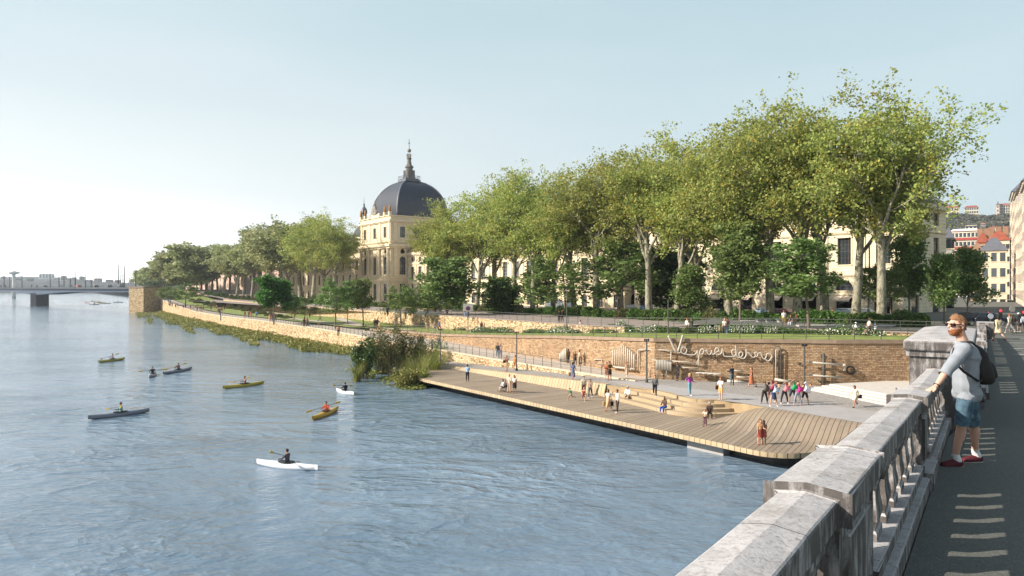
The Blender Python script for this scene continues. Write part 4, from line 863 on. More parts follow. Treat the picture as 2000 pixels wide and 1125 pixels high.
YOUNG = dict(levels=4, seg=[6,4,3,2], wob=[.03,.12,.2,.3], up=[0,.10,.03,0], tap=[.8,.6,.6,.7], leaflev=2, kids=[14,5,4], **{'from':[.32,.25,.2]},
             ang=[.95,.8,.9], len=[.34,.5,.5], rk=[.42,.5,.5], L0=9, r0=.13, minr=.012, clear=.22, cone=.45)
TIER = dict(YOUNG); TIER.update(kids=[16,5,3], ang=[1.25,.75,.7], up=[0,.02,0,0], len=[.36,.5,.5], cone=.35); TIER['from'] = [.38,.3,.2]
young = [make_tree(50+i, YOUNG, 10, M_LF_GRN, 6, .27, .30, name='young', woodmat=M_TWIG) for i in range(3)]
tier = [make_tree(60+i, TIER, 9, M_LF_GRN, 6, .27, .24, name='tiered', woodmat=M_TWIG, shape=2) for i in range(2)]
DENS = dict(YOUNG); DENS.update(kids=[16,6,4], cone=.25, len=[.40,.5,.5], clear=.12); DENS['from'] = [.2,.2,.2]
dense_t = [make_tree(70+i, DENS, 9, M_LF_DK, 9, .30, .36, name='dense', woodmat=M_TWIG) for i in range(2)]
for i in range(2):
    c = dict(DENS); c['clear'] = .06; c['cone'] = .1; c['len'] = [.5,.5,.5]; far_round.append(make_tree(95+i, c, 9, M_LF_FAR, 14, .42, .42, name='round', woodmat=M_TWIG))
bright_t = make_tree(75, TIER, 9, M_LF_BR, 16, .34, .32, name='bright', woodmat=M_TWIG)
OVAL = dict(YOUNG); OVAL.update(kids=[18,6,4], ang=[.7,.7,.8], cone=.35, len=[.38,.45,.5], clear=.16); OVAL['from'] = [.2,.2,.2]
oval_t = [make_tree(80+i, OVAL, 10, M_LF_GRN, 7, .27, .36, name='oval', woodmat=M_TWIG) for i in range(2)]

TOPY = [(280,532),(320,520),(380,496),(450,484),(520,452),(600,436),(660,432),(700,440),(850,392),(900,382),(960,345),(1000,338),(1070,334),(1130,312),(1200,285),(1250,262),(1330,262),(1400,255),(1460,215),(1550,195),(1600,172),(1670,158),(1780,175),(1850,215)]
rg = np.random.RandomState(3)
rowpos = [(1722,80,.97),(1670,83,1.0),(1612,88,.84),(1556,81,.98),(1507,80,.93),(1425,81,1.0),(1368,86,.9),(1322,80,.95),(1268,81,1.0),(1212,86,.95),(1165,80,1.0),(1122,81,.98),(1080,86,.95),(1040,80,1.0),(1003,81,1.0),(966,86,.95),(932,81,.98),(890,81,.97),(848,80,.96)]
GP = 'tall plane trees in the quay avenue'
SPEC = {0:'rightmost tall plane tree, crown reaching out over the bridge end', 1:'tallest plane tree with pale massive trunk, second from the right', 2:'slimmer plane tree set back near the arched window, third from right'}
for i, (px, n, k) in enumerate(rowpos):
    s = s_at(px, n); z = ZF['upper'](s, n); v = SN(s, n, z); ty = tab(TOPY, px) + (1-k)*60 + (22 if i < 2 else 6)
    H = (HY-ty)/F*v.y - z; H = max(12, H)
    wd = {0: .92, 1: .98}.get(i, .92 + .12*rg.rand())
    put_tree(protos[(i*2) % 5], v, H, rg.rand()*6.28, SPEC.get(i, 'tall yellow-green plane tree, %s from the right along the avenue' % nm[i]), GP, wide=wd)
lfpos = [(652,86),(634,95),(612,85),(588,95),(566,86),(545,95),(526,86),(508,95),(492,86),(477,94),(463,86),(449,94),(437,86),(425,94),(414,86),(403,94),(393,86)]
for i, (px, n) in enumerate(lfpos):
    s = s_at(px, n); z = ZF['upper'](s, n); v = SN(s, n, z); H = ((HY-tab(TOPY, px))*1.10-rg.rand()*5)/F*v.y - z
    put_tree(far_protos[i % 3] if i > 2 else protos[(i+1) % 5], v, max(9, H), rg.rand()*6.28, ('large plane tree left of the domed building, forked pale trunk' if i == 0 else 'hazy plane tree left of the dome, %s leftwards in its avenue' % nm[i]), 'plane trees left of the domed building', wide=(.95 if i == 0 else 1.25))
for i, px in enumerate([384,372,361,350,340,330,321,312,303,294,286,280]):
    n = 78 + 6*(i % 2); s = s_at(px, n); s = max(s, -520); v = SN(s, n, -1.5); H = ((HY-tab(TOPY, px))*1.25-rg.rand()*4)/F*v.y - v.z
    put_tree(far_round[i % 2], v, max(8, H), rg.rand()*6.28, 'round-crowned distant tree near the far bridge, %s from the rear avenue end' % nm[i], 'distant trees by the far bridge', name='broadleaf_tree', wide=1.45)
# small lawn and promenade trees: px, base y, top y, surface, proto, width, label
small = [
 (535,632,540,'lawn',bright_t,1.25,'bright emerald tree standing alone on the left lawn'),
 (595,633,578,'lawn',tier[0],1.3,'small tiered tree behind the strollers at the lawn path'),
 (655,640,545,'lawn',tier[1],1.2,'slender tiered tree on the lawn, left of three beside the wall'),
 (679,634,560,'lawn',tier[0],1.0,'slender tiered tree on the lawn, middle of three beside the wall'),
 (710,638,546,'lawn',young[0],1.0,'slender tiered tree on the lawn, right of three before the pavilion'),
 (783,640,560,'lawn',tier[1],1.25,'flat-topped young tree in front of the white benches'),
 (811,632,558,'lawn',tier[0],1.1,'flat-topped young tree right of the white benches'),
 (872,640,505,'lawn',oval_t[0],1.5,'broad dense young tree at the terrace left of the no-parking sign'),
 (978,636,540,'lawn',dense_t[0],1.1,'dark low-crowned tree between the terrace path and the wall'),
 (1048,634,515,'lawn',young[1],1.3,'round young tree by the teal-shirted walker'),
 (1105,642,505,'lawn',tier[0],1.5,'loose pale green tree left of the woman in the dark red skirt'),
 (1215,640,470,'lawn',young[2],1.35,'tall airy young tree right of the woman in the dark red skirt'),
 (1300,634,480,'lawn',dense_t[1],1.2,'dense dark green tree in the middle of the terrace'),
 (1348,640,520,'lawn',oval_t[1],1.2,'round green tree beside the dense dark tree'),
 (1445,642,438,'lawn',oval_t[0],1.0,'tall oval tree on the terrace above the plaza'),
 (1580,650,470,'lawn',young[0],1.35,'slim young tree on the grass edge with a pale stake'),
 (1695,628,520,'upper',young[1],1.0,'light green tree beside the tallest plane trunk'),
 (1776,626,458,'upper',oval_t[1],.85,'tall narrow tree by the corner of the stone building'),
 (1740,628,530,'upper',young[2],1.0,'small loose tree left of the stone building corner'),
 (1844,634,498,'upper',oval_t[0],.9,'oval green tree right of the building corner, left of a pair'),
 (1888,628,486,'upper',oval_t[1],.95,'oval green tree above the bearded man, right of a pair'),
 (362,600,553,'lawn',tier[1],1.7,'spreading dark tree on the far end of the lawn, right one'),
 (330,596,560,'lawn',tier[0],1.6,'spreading dark tree on the far end of the lawn, left one'),
]
for i, (px, py, ty, sf, pr, wd, lab) in enumerate(small):
    v = hit(px, py, sf); H = (py-ty)/F*v.y
    put_tree(pr, v, H, i*1.7, lab, 'young trees planted in the riverside park', name='young_tree', wide=wd*1.15)
# ivy columns on trunks in the left avenue + shrub row
def shrub_proto(seed, lm, flowers=False, size=.16, n=1500, shape=2):
    rg = np.random.RandomState(seed); th = rg.rand(n)*6.283; ph = np.arccos(1-rg.rand(n)*1.0); r = .86+.14*rg.rand(n)
    lump = 1+.12*np.sin(3*th+seed)+.10*np.cos(5*ph+2*seed)
    C = np.stack([np.sin(ph)*np.cos(th)*r*lump, np.sin(ph)*np.sin(th)*r*lump, np.cos(ph)*r*lump*.95], 1)
    C = np.concatenate([C, rg.normal(size=(n//4, 3))*np.array([.4, .4, .25])+np.array([0, 0, .4])])
    mi = None; mats = [lm]
    if flowers: mats = [lm, M_FLOWER]; mi = ((rg.rand(len(C)) < .35) & (C[:, 2] > .25)).astype(np.int32)
    st = MB()
    for j in range(7):
        a = j*.9; st.tube([(0,0,-.05),(.25*math.cos(a),.25*math.sin(a),.35),(.6*math.cos(a),.6*math.sin(a),.75)], [.03,.02,.01], 4)
    return (st.mesh('shrub_stem', M_TWIG), leaf_mesh('shrub_foliage', C, size, mats, shape, seed=seed, mi=mi), 1)
SH = [shrub_proto(1, M_LF_SH), shrub_proto(2, M_LF_DK), shrub_proto(3, M_LF_OL)]; SHF = [shrub_proto(4, M_LF_SH, True, .17), shrub_proto(5, M_LF_SH, True, .17)]
def put_shrub(pr, v, w_, h, label, group, rz=0):
    e = empty('flowering_shrub' if pr in SHF else 'shrub', v - Vector((0,0,.05)), rz, label, 'shrub', group); e.scale = (w_, w_, h); link('stem', pr[0], e); link('foliage', pr[1], e)
k = 0; px = 1795
side = {0:'green',1:'dark green',2:'olive'}
while px > 395:
    n = 76.8 + rg.rand()*1.2; s = s_at(px, n); v = SN(s, n, up(s)); w_ = (1.0+.5*rg.rand()); h = 1.3+.7*rg.rand(); t = int(rg.rand()*3) if px < 1560 else int(rg.rand()*2)
    put_shrub(SH[t], v, w_, h, 'rounded shrub in the planted strip between the quay promenade and the road', 'rounded shrubs lining the quay promenade', k)
    px -= max(5, 1.75*w_*F/v.y*.8); k += 1
for px, py, wpx, hpx, fl in [(1378,652,26,20,1),(1408,650,24,20,1),(1436,651,22,18,1),(1462,652,24,20,1),(1484,651,18,18,0),(1506,652,24,18,1),(1345,652,20,14,0),(1196,649,22,18,1),(1232,650,24,16,0),(1262,651,22,16,1),(1292,650,20,14,0),(1168,648,18,14,0),(1215,649,22,22,1),(1320,651,18,14,0),
                          (990,642,22,20,0),(972,643,16,14,0),(930,640,14,14,0),(885,639,12,12,0),(1075,646,22,12,1),(1055,647,20,10,1),(950,644,20,9,1),(905,642,24,8,1),(828,638,16,8,1)]:
    v = hit(px, py, 'lawn'); k = v.y/F
    put_shrub((SHF if fl else SH)[px % 2], v, wpx*k*.55, hpx*k, ('white-flowering' if fl else 'leafy green') + ' shrub on the terrace bed under the promenade wall', 'shrubs on the terrace bed')
for px, py, wpx, hpx in [(452,603,16,9),(468,605,16,8),(482,608,16,9),(498,612,16,10),(512,614,18,9),(528,617,18,8),(545,620,18,7),(560,622,18,6),(418,598,18,9),(405,596,14,8),(390,592,18,9),(375,590,14,6),(350,587,14,5),(310,578,14,5),(436,600,14,8)]:
    v = hit(px, py, 'lawn'); k = v.y/F
    put_shrub(SH[1 if px % 2 else 2], v, wpx*k*.55, hpx*k, 'clipped low shrub in the curved hedge band of the left lawn', 'hedge shrubs on the left lawn')

# low planting along the foot of the promenade wall
rg = np.random.RandomState(19); C = []; mi = []
for _ in range(16000):
    s = -96 + 66*rg.rand(); dn_ = .15 + 1.9*rg.rand()**1.3; cl = math.sin(s*.9)+math.sin(s*.37+2)+.5*math.sin(s*2.3+dn_*2)
    if cl < -.35: continue
    C.append(tuple(SN(s, Un(s)-dn_, lw(s)+.05+rg.rand()*(.35+.3*max(0, cl))))); mi.append(1 if (rg.rand() < .22 and math.sin(s*.55+1) > -.1) else 0)
link('ground_cover', leaf_mesh('ground_cover', C, .2, [M_LF_SH, M_FLOWER], 2, up=.5, seed=14, mi=np.array(mi, np.int32)), kind='stuff')

# ---------- riverbank plants ----------
rg = np.random.RandomState(9); C = []
for _ in range(52000):
    s = -78 - 262*rg.rand()**1.25; wdt = tab([(-340,6),(-290,16),(-250,15),(-190,12),(-120,9),(-95,7),(-78,4)], s); u = rg.rand()**1.4
    n = Rn(s) - .2 - wdt*u
    cl = math.sin(s*.23+3*math.sin(n*.5)) + math.sin(s*.11+n*.9+1.3) + .6*math.sin(s*.61+n*.31)
    if u > .35 and cl < (u-.35)*3.4-.3: continue
    C.append(tuple(SN(s, n, WATER + .05 + rg.rand()**1.5*(.75*(1-u)+.22+.18*max(0, cl)))))
link('water_plants', leaf_mesh('water_plants', C, .40, M_LF_WP, 2, up=.5, seed=4), kind='stuff')
C = []
for _ in range(9000):
    s = -62 - 20*rg.rand(); n = 36.5 + rg.normal()*1.3 + (s+70)*-.12; 
    if math.sin(s*1.1+n*.8)+math.sin(s*.6-n*1.4) < .15: continue
    C.append(tuple(SN(s, n, WATER + .03 + rg.rand()**2*.35)))
link('water_plants', leaf_mesh('water_plants', C, .24, M_LF_WP, 2, up=.7, seed=5), kind='stuff')
def reed_clump(n, R, H, seed, lm):
    rg = np.random.RandomState(seed); m = MB()
    for i in range(n):
        a = rg.rand()*6.28; r = R*rg.rand()**.7; x, y = r*math.cos(a), r*math.sin(a); h = H*(.6+.5*rg.rand()); le = .18+.35*rg.rand(); wv = .02+.02*rg.rand(); ux, uy = math.cos(a+.6*rg.normal()), math.sin(a+.6*rg.normal())
        px_, py_ = -uy*wv, ux*wv; vs = []
        for t in (0, .4, .75, 1): 
            o = le*h*t*t; vs += [(x+ux*o+px_*(1-t*.9), y+uy*o+py_*(1-t*.9), h*(t-.25*t*t*le)), (x+ux*o-px_*(1-t*.9), y+uy*o-py_*(1-t*.9), h*(t-.25*t*t*le))]
        m.add(vs, [(0,1,3,2),(2,3,5,4),(4,5,7,6)])
    return m.mesh('reeds', lm)
for i, (px, py, R, H, lab, n) in enumerate([(697,745,.5,2.6,'yellow-green reed clump left of the riverside thicket',130),(842,738,1.0,4.2,'tall reed clump beside the left tip of the platform',300),(858,730,.9,3.0,'short reed clump behind the platform corner',200),(815,748,1.1,3.4,'reed clump in front of the riverside thicket',260),(795,742,.9,3.0,'brownish reed clump in the middle of the thicket',200)]):
    link('reeds', reed_clump(n, R, H, i+1, M_LF_WP if i != 4 else M_LF_OL), label=lab, cat='reeds', group='reed clumps at the riverbank').location = P(px, py, WATER)
def bushy(seed, H, W, lm, per, ls, stems, flowers=False):
    rg = np.random.RandomState(seed); m = MB(); S = []
    for i in range(stems):
        a = rg.rand()*6.28; tip = Vector((W*math.cos(a)*rg.rand()**.5, W*math.sin(a)*rg.rand()**.5, H*(.55+.45*rg.rand()))); p = []; b0 = Vector((tip.x*.25, tip.y*.25, -.2))
        for t in (0, .3, .6, .85, 1): q = b0.lerp(tip, t) + rdir(rg)*.18*t; p.append(q)
        m.tube(p, [.035,.03,.022,.012,.006], 4)
        for j in range(7):
            t = .3+.7*rg.rand(); q = b0.lerp(tip, t); S.append(q)
            e = q + (rdir(rg)+Vector((0,0,.15)))*.55; m.tube([q, e], [.01, .004], 3); S += [q.lerp(e, .5), e]
    S = np.array([tuple(q) for q in S]); C = np.repeat(S, per, 0) + rg.normal(size=(len(S)*per, 3))*.2
    mi = None; mats = [lm]
    if flowers: mats = [lm, M_FLOWER]; mi = (rg.rand(len(C)) < .02).astype(np.int32)
    return (m.mesh('branches', M_TWIG), leaf_mesh('foliage', C, ls, mats, 2, seed=seed, mi=mi), H)
for i, (px, py, H, W, lm, per, ls, st, lab) in enumerate([
    (712,740,4.6,1.3,M_LF_DK,7,.26,24,'dark glossy bush with white flowers at the left of the thicket'),
    (742,730,6.0,2.2,M_LF_OL,5,.20,26,'tall feathery shrub rising above the footpath railing'),
    (768,735,6.4,2.2,M_LF_OL,6,.20,30,'tallest feathery shrub in the middle of the riverside thicket'),
    (800,735,5.6,2.0,M_LF_OL,6,.2,28,'feathery brown-green shrub right of the tallest one'),
    (828,722,4.6,1.6,M_LF_OL,5,.18,20,'wispy shrub under the couple on the footpath'),
    (852,716,4.0,1.3,M_LF_SH,5,.18,18,'small wispy shrub at the platform end'),
    (790,756,1.6,1.5,M_LF_WP,14,.2,16,'low yellow-green bush in the water before the thicket'),
    (820,752,1.3,1.5,M_LF_WP,14,.2,14,'low mat-forming bush beside the platform tip'),
    (745,728,3.2,2.0,M_LF_SH,9,.24,24,'leafy green bush at the foot of the quay wall')]):
    wm, lmh, h0 = bushy(90+i, H, W, lm, per, ls, st, i == 0)
    e = empty('riverside_shrub', P(px, py, WATER), 0, lab, 'shrub', 'riverside shrubs'); link('stem', wm, e); link('foliage', lmh, e)
# ---------- buildings ----------
M_ST1 = m_facade('warm_facade_stone', '#cdbb99', '#dccbab', .62, '#93805f', .45)
M_ST2 = m_facade('pale_facade_stone', '#d5c5a6', '#e3d4b6', .6, '#8d7b60', .55)
M_TRIM = mat('facade_trim', hexc('#d9c9a9'), .85, .1, .8, .1, 6)
M_FRAME = mat('window_frame_paint', hexc('#8b8478'), .7, .1, 4); M_DFR = mat('dark_window_frame', hexc('#4d453d'), .7, .1, 4)
M_AWN = mat('awning_cloth', hexc('#d8c4ae'), .9, .08, 2); M_SHOP = mat('shop_shade', hexc('#3a2d28'), .6, .2, .6)
M_ZINC = mat('zinc_roof', hexc('#5d6068'), .55, .12, .4); M_TILE = mat('red_tiles', hexc('#8a4a38'), .9, .2, .5, .3, 3); M_TILE2 = mat('brown_tiles', hexc('#8a6a55'), .9, .2, .5)
def facade(W, H, ops, z0=0):
    """front wall in the xz-plane (y=0 faces the viewer) with real openings and reveals"""
    m = MB(); xs = sorted({0, W} | {a for o in ops for a in o[:2]}); zs = sorted({z0, H} | {a for o in ops for a in o[2:4]})
    def inside(x, z): return any(o[0] < x < o[1] and o[2] < z < o[3] for o in ops)
    for a, b in zip(xs, xs[1:]):
        run = None
        for c, d in zip(zs, zs[1:]):
            if inside((a+b)/2, (c+d)/2):
                if run is not None: m.add([(a,0,run),(b,0,run),(b,0,c),(a,0,c)], [(0,1,2,3)]); run = None
            elif run is None: run = c
        if run is not None: m.add([(a,0,run),(b,0,run),(b,0,H),(a,0,H)], [(0,1,2,3)])
    for o in ops:
        a, b, c, d = o[:4]; t = .35
        m.add([(a,0,c),(b,0,c),(b,0,d),(a,0,d),(a,t,c),(b,t,c),(b,t,d),(a,t,d)], [(0,4,5,1),(1,5,6,2),(2,6,7,3),(3,7,4,0)])
        if len(o) > 4 and o[4]:       # arched head
            r = (b-a)/2; k = 6
            for sx in (0, 1):
                pts = [((a if sx == 0 else b), d)] + [((a+b)/2 + (-1 if sx == 0 else 1)*r*math.cos(math.pi/2*i/k), d - r + r*math.sin(math.pi/2*i/k)) for i in range(k+1)]
                vs = [(x, .003, z) for x, z in pts] + [(x, t, z) for x, z in pts]; n = len(pts)
                m.add(vs, [tuple(range(n)) if sx else tuple(range(n-1, -1, -1))] + [(i, i+1, n+i+1, n+i) for i in range(1, n-1)])
    return m
WC = {}
def win_meshes(w, h, nx, nz, fm):
    key = (round(w, 2), round(h, 2), nx, nz, fm.name)
    if key not in WC:
        f = MB(); b = .07
        f.box(0, w, 0, .06, 0, b); f.box(0, w, 0, .06, h-b, h); f.box(0, b, 0, .06, b, h-b); f.box(w-b, w, 0, .06, b, h-b)
        for i in range(1, nx): f.box(w*i/nx-.04, w*i/nx+.04, .003, .057, b, h-b)
        for i in range(1, nz): f.box(b, w-b, .006, .054, h*i/nz-.035, h*i/nz+.035)
        p = MB(); p.add([(b*.5,.04,b*.5),(w-b*.5,.04,b*.5),(w-b*.5,.04,h-b*.5),(b*.5,.04,h-b*.5)], [(0,1,2,3)])
        WC[key] = (f.mesh('window', fm), p.mesh('pane', M_GLASS))
    return WC[key]
def add_window(parent, x, z, w, h, nx, nz, fm, y=.26, off=(0,0,0), rot=0):
    f, p = win_meshes(w, h, nx, nz, fm); o = link('window', f, parent); o.location = (x, y, z)
    q = link('pane', p, o); return o
def hip(m, x0, x1, y0, y1, z, h, ins, mi=0, ov=.4):
    a = [(x0-ov,y0-ov,z),(x1+ov,y0-ov,z),(x1+ov,y1+ov,z),(x0-ov,y1+ov,z)]; b = [(x0+ins,y0+ins,z+h),(x1-ins,y0+ins,z+h),(x1-ins,y1-ins,z+h),(x0+ins,y1-ins,z+h)]
    m.add(a+b, [(0,1,5,4),(1,2,6,5),(2,3,7,6),(3,0,4,7),(4,5,6,7),(3,2,1,0)], mi)
QROT = math.atan2(-.8, .6)
def quay_building(s0, s1, H, D, rows, label, name, wall, pitch, cornices, roof=None, n=109, base=-4.9, awn=False, fm=M_FRAME, pil=0, endwin=True, chim=0):
    """rows: (z, h, w, nx, nz, arched)"""
    e = empty(name, SN(s0, n, base), QROT, label, 'building'); W = s1-s0; nb = max(1, round(W/pitch)); pt = W/nb; ops = []
    for z, h, w, nx, nz, arch in rows:
        for i in range(nb):
            x = pt*(i+.5)-w/2; ops.append((x, x+w, z, z+h, arch))
    m = facade(W, H, ops, -.5)
    # sides and back
    m.add([(0,0,-.5),(0,D,-.5),(0,D,H),(0,0,H)], [(0,3,2,1)]); m.add([(0,D,-.5),(W,D,-.5),(W,D,H),(0,D,H)], [(0,3,2,1)])
    eo = []
    if endwin:
        for z, h, w, nx, nz, arch in rows:
            for i in range(max(1, int(D/pt))):
                y = D/max(1, int(D/pt))*(i+.5)-w/2; eo.append((y, y+w, z, z+h, arch))
    me = facade(D, H, eo, -.5); T = Matrix.Translation((W, 0, 0)) @ Matrix.Rotation(math.pi/2, 4, 'Z')
    m.add([T @ Vector(v) for v in me.v], me.f); m.build('wall', wall, e)
    for z, h, w, nx, nz, arch in rows:
        for i in range(nb): add_window(e, pt*(i+.5)-w/2, z, w, h, nx, nz, fm)
    for o in eo:
        r = [r for r in rows if abs(r[0]-o[2]) < .01][0]; f, p = win_meshes(r[2], r[1], r[3], r[4], fm); a = link('window', f, e); a.location = (W-.26, o[0], o[2]); a.rotation_euler = (0,0,math.pi/2); link('pane', p, a)
    for z, hh, pr in cornices:
        c = MB(); c.box(-pr, W+pr, -pr, .02, z, z+hh); c.box(W-.02, W+pr, .02, D, z+.002, z+hh-.002); c.box(-pr*.6, W+pr*.6, -pr*.6, .015, z-hh*.5, z); c.build('cornice', M_TRIM, e)
    su = MB()
    for z, h, w, nx, nz, arch in rows:
        if h > 1.2:
            for i in range(nb):
                x = pt*(i+.5); su = MB(); su.box(x-w/2-.2, x+w/2+.2, -.14, .01, z-.2, z-.02)
                if not arch: su.box(x-w/2-.22, x-w/2-.02, -.07, .012, z, z+h+.02); su.box(x+w/2+.02, x+w/2+.22, -.07, .012, z, z+h+.02); su.box(x-w/2-.3, x+w/2+.3, -.2, .01, z+h+.02, z+h+.28)
                su.build('window_surround', M_TRIM, e)
    if pil:
        p = MB()
        for i in range(nb+1): x = min(W-.35, max(.35, pt*i)); p.box(x-.35, x+.35, -.16, .008, pil, H-.6)
        p.build('pilaster', M_TRIM, e)
    if awn:
        for i in range(nb):
            x = pt*(i+.5); a = MB(); a.add([(x-1.5,.0,3.1),(x+1.5,.0,3.1),(x+1.5,-1.3,2.4),(x-1.5,-1.3,2.4),(x+1.5,-1.3,2.15),(x-1.5,-1.3,2.15)], [(0,3,2,1),(3,5,4,2)]); a.build('awning', M_AWN, e)
            d = MB(); d.add([(x-1.45,.3,-.4),(x+1.45,.3,-.4),(x+1.45,.3,3.2),(x-1.45,.3,3.2)], [(0,1,2,3)]); d.build('shop_window', M_SHOP, e)
    if roof:
        r = MB(); hip(r, 0, W, 0, D, H, roof[0], roof[1]); r.build('roof', roof[2], e)
        for i in range(chim):
            x = W*(i+.5)/chim; MB().box(x-.8, x+.8, D*.45, D*.45+.9, H+roof[0]*.3, H+roof[0]+1.6).build('chimney', M_TILE2, e)
    return e
# right corner building
s_c = s_at(1766, 117); r_ = (1848-1000)/F; D_c = (.6*s_c - r_*-.8*s_c)*-1/(.8-.6*r_) - 117
quay_building(-109, s_c, 19.0, D_c, [(.2,2.95,2.9,1,1,False),(4.0,1.75,3.1,4,2,True),(8.5,4.6,2.3,4,4,False),(15.2,2.2,2.3,4,2,False)], 'long pale stone building with arched shop bays, rightmost on the quay', 'stone_building', M_ST2, 6.3,
              [(6.6,.35,.35),(13.9,.35,.3),(17.8,.7,.7)], (3.2, 3.0, M_ZINC), awn=True, fm=M_DFR, pil=7.0, chim=4, base=-4.45, n=117)
quay_building(-214, -110, 17.8, 18, [(.3,3.2,1.9,2,2,True),(4.6,1.7,1.6,2,2,True),(7.4,4.9,2.1,3,5,False),(14.0,1.6,1.7,2,1,False)], 'long classical hospital wing with tall windows between dome and corner building', 'hospital_wing', M_ST1, 5.6,
              [(6.5,.35,.35),(13.2,.35,.3),(16.5,.7,.7)], (3.4, 3.0, M_TILE2), pil=6.9, chim=9, n=115)
quay_building(-330, -241, 19.5, 18, [(.3,3.2,1.8,2,2,True),(6.2,3.8,1.9,3,4,False),(12.2,3.2,1.8,3,3,False)], 'long classical wing behind the left avenue of trees', 'hospital_wing', M_ST1, 6.2,
              [(5.2,.35,.35),(11.0,.35,.3),(18.8,.7,.7)], (2.2, 3.0, M_TILE2), chim=6, endwin=False)
quay_building(-560, -332, 15, 16, [(.6,2.6,1.6,2,2,False),(5,2.6,1.5,2,2,False),(9.4,2.4,1.5,2,2,False)], 'distant pinkish house row behind the far left trees', 'house_row', mat('pink_render', hexc('#c3a592'), .9, .1, .2), 8,
              [(14.4,.5,.4)], (3, 3, M_TILE2), endwin=False, n=112)
# domed pavilion
pv = empty('domed_pavilion', SN(-239, 108.2, -4.9), QROT, 'grand domed pavilion with dark four-sided dome, lantern and cross', 'building')
W, H, D = 24.5, 30.0, 26.0
ops = []
bx = [4.0, 12.2, 20.4]
rowsP = [(.4, 6.0, 2.3, 2, 3, False), (9.6, 6.4, 2.4, 3, 4, True), (22.6, 3.8, 2.0, 3, 2, False)]
for z, h, w_, a, b, ar in rowsP:
    for x in bx: ops.append((x-w_/2, x+w_/2, z, z+h, ar))
for x in (4.0, 20.4): ops.append((x-.8, x+.8, 17.0, 18.6, True))
m = facade(W, H, ops, -.5)
T = Matrix.Translation((W, 0, 0)) @ Matrix.Rotation(math.pi/2, 4, 'Z'); opsd = [(o[0]+.75, o[1]+.75) + tuple(o[2:]) for o in ops]
m2 = facade(D, H, opsd, -.5); m.add([T @ Vector(v) for v in m2.v], m2.f)
m.add([(0,0,-.5),(0,D,-.5),(0,D,H),(0,0,H)], [(0,3,2,1)]); m.add([(0,D,-.5),(W,D,-.5),(W,D,H),(0,D,H)], [(0,3,2,1)]); m.add([(0,0,H),(W,0,H),(W,D,H),(0,D,H)], [(0,1,2,3)])
m.build('wall', M_ST1, pv)
for z, h, w_, a, b, ar in rowsP:
    for x in bx:
        add_window(pv, x-w_/2, z, w_, h, a, b, M_FRAME)
        f, p = win_meshes(w_, h, a, b, M_FRAME); o = link('window', f, pv); o.location = (W-.26, x+.75-w_/2, z); o.rotation_euler = (0,0,math.pi/2); link('pane', p, o)
for x in (4.0, 20.4): add_window(pv, x-.8, 17.0, 1.6, 1.6, 1, 1, M_FRAME)
def band(z, h, pr, par_=pv, name='cornice'):
    c = MB(); c.box(-pr, W+pr, -pr, .02, z, z+h); c.box(W-.02, W+pr, .02, D+pr, z+.002, z+h-.002); c.box(-pr, .02, .02, D+pr, z+.002, z+h-.002); c.box(-pr*.55, W+pr*.55, -pr*.55, .015, z-h*.7, z); c.box(W-.01, W+pr*.55, .015, D, z-h*.68, z-.002); return c.build(name, M_TRIM, par_)
band(7.6,.5,.5); band(8.5,.25,.3); band(19.4,.8,1.1); band(21.0,.3,.45); band(28.2,.5,.7)
for x in (1.1, 7.9, 16.5, 23.4):
    p = MB(); p.box(x-.62, x+.62, -.42, .01, 8.9, 9.7); p.lathe([(.52,9.7),(.5,12),(.44,18.1),(.6,18.5),(.68,18.9)], 10, (x,-.38,0)); p.box(x-.72, x+.72, -.62, .012, 18.5, 18.95); p.build('column', M_TRIM, pv, smooth=False)
    p = MB(); p.box(x-.6, x+.6, -.2, .011, 21.4, 28.0); p.box(x-.7, x+.7, -.35, .013, .0, 7.2); p.build('pilaster', M_TRIM, pv)
    y = x+.75; p = MB(); p.box(W-.01, W+.42, y-.6, y+.6, 8.9, 18.9); p.box(W-.012, W+.2, y-.59, y+.59, 21.4, 28.0); p.build('pilaster', M_TRIM, pv)
for x in bx:
    s_ = MB(); s_.box(x-1.6, x-1.3, -.12, .009, 9.2, 16.2); s_.box(x+1.3, x+1.6, -.12, .009, 9.2, 16.2); s_.box(x-1.7, x+1.7, -.3, .01, 9.0, 9.3)
    s_.add([(x-1.9,-.35,16.3),(x+1.9,-.35,16.3),(x,-.35,17.2),(x-1.9,.02,16.3),(x+1.9,.02,16.3),(x,.02,17.2)], [(0,1,2),(0,2,5,3),(2,1,4,5),(0,3,4,1)]); s_.box(x-1.3, x-1.05, -.1, .01, 22.2, 26.8); s_.box(x+1.05, x+1.3, -.1, .01, 22.2, 26.8); s_.build('window_surround', M_TRIM, pv)
# parapet with gilded figures, crest
a = MB(); a.box(-.3, W+.3, -.3, .3, 30.0, 30.35); a.box(W-.3, W+.3, .3, D, 30.002, 30.34)
for x in (0.4, 4.2, 8.2, 16.2, 20.2, 24.0): a.box(x-.5, x+.5, -.45, .45, 30.0, 31.5)
a.box(8.8, 15.6, -.1, .2, 30.3, 31.4); a.build('attic_parapet', M_TRIM, pv)
def statue(h):
    m = MB(); m.lathe([(.42,0),(.46,.3),(.30,.9),(.36,1.2),(.30,1.45),(.12,1.6)], 8); m.ball((0,0,1.8), (.17,.17,.2), 6); m.tube([(.3,0,1.35),(.5,-.1,1.0),(.35,-.25,1.25)], [.1,.09,.06], 5); m.tube([(-.3,0,1.35),(-.5,.05,1.7),(-.42,.0,2.1)], [.1,.08,.05], 5); return m
sm_ = statue(1).mesh('gilded_figure', M_GOLD, smooth=True)
for x in (0.4, 4.2, 20.2, 24.0):
    o = link('gilded_figure', sm_, pv); o.location = (x, 0, 31.5); o.scale = (1.15, 1.15, 1.15)
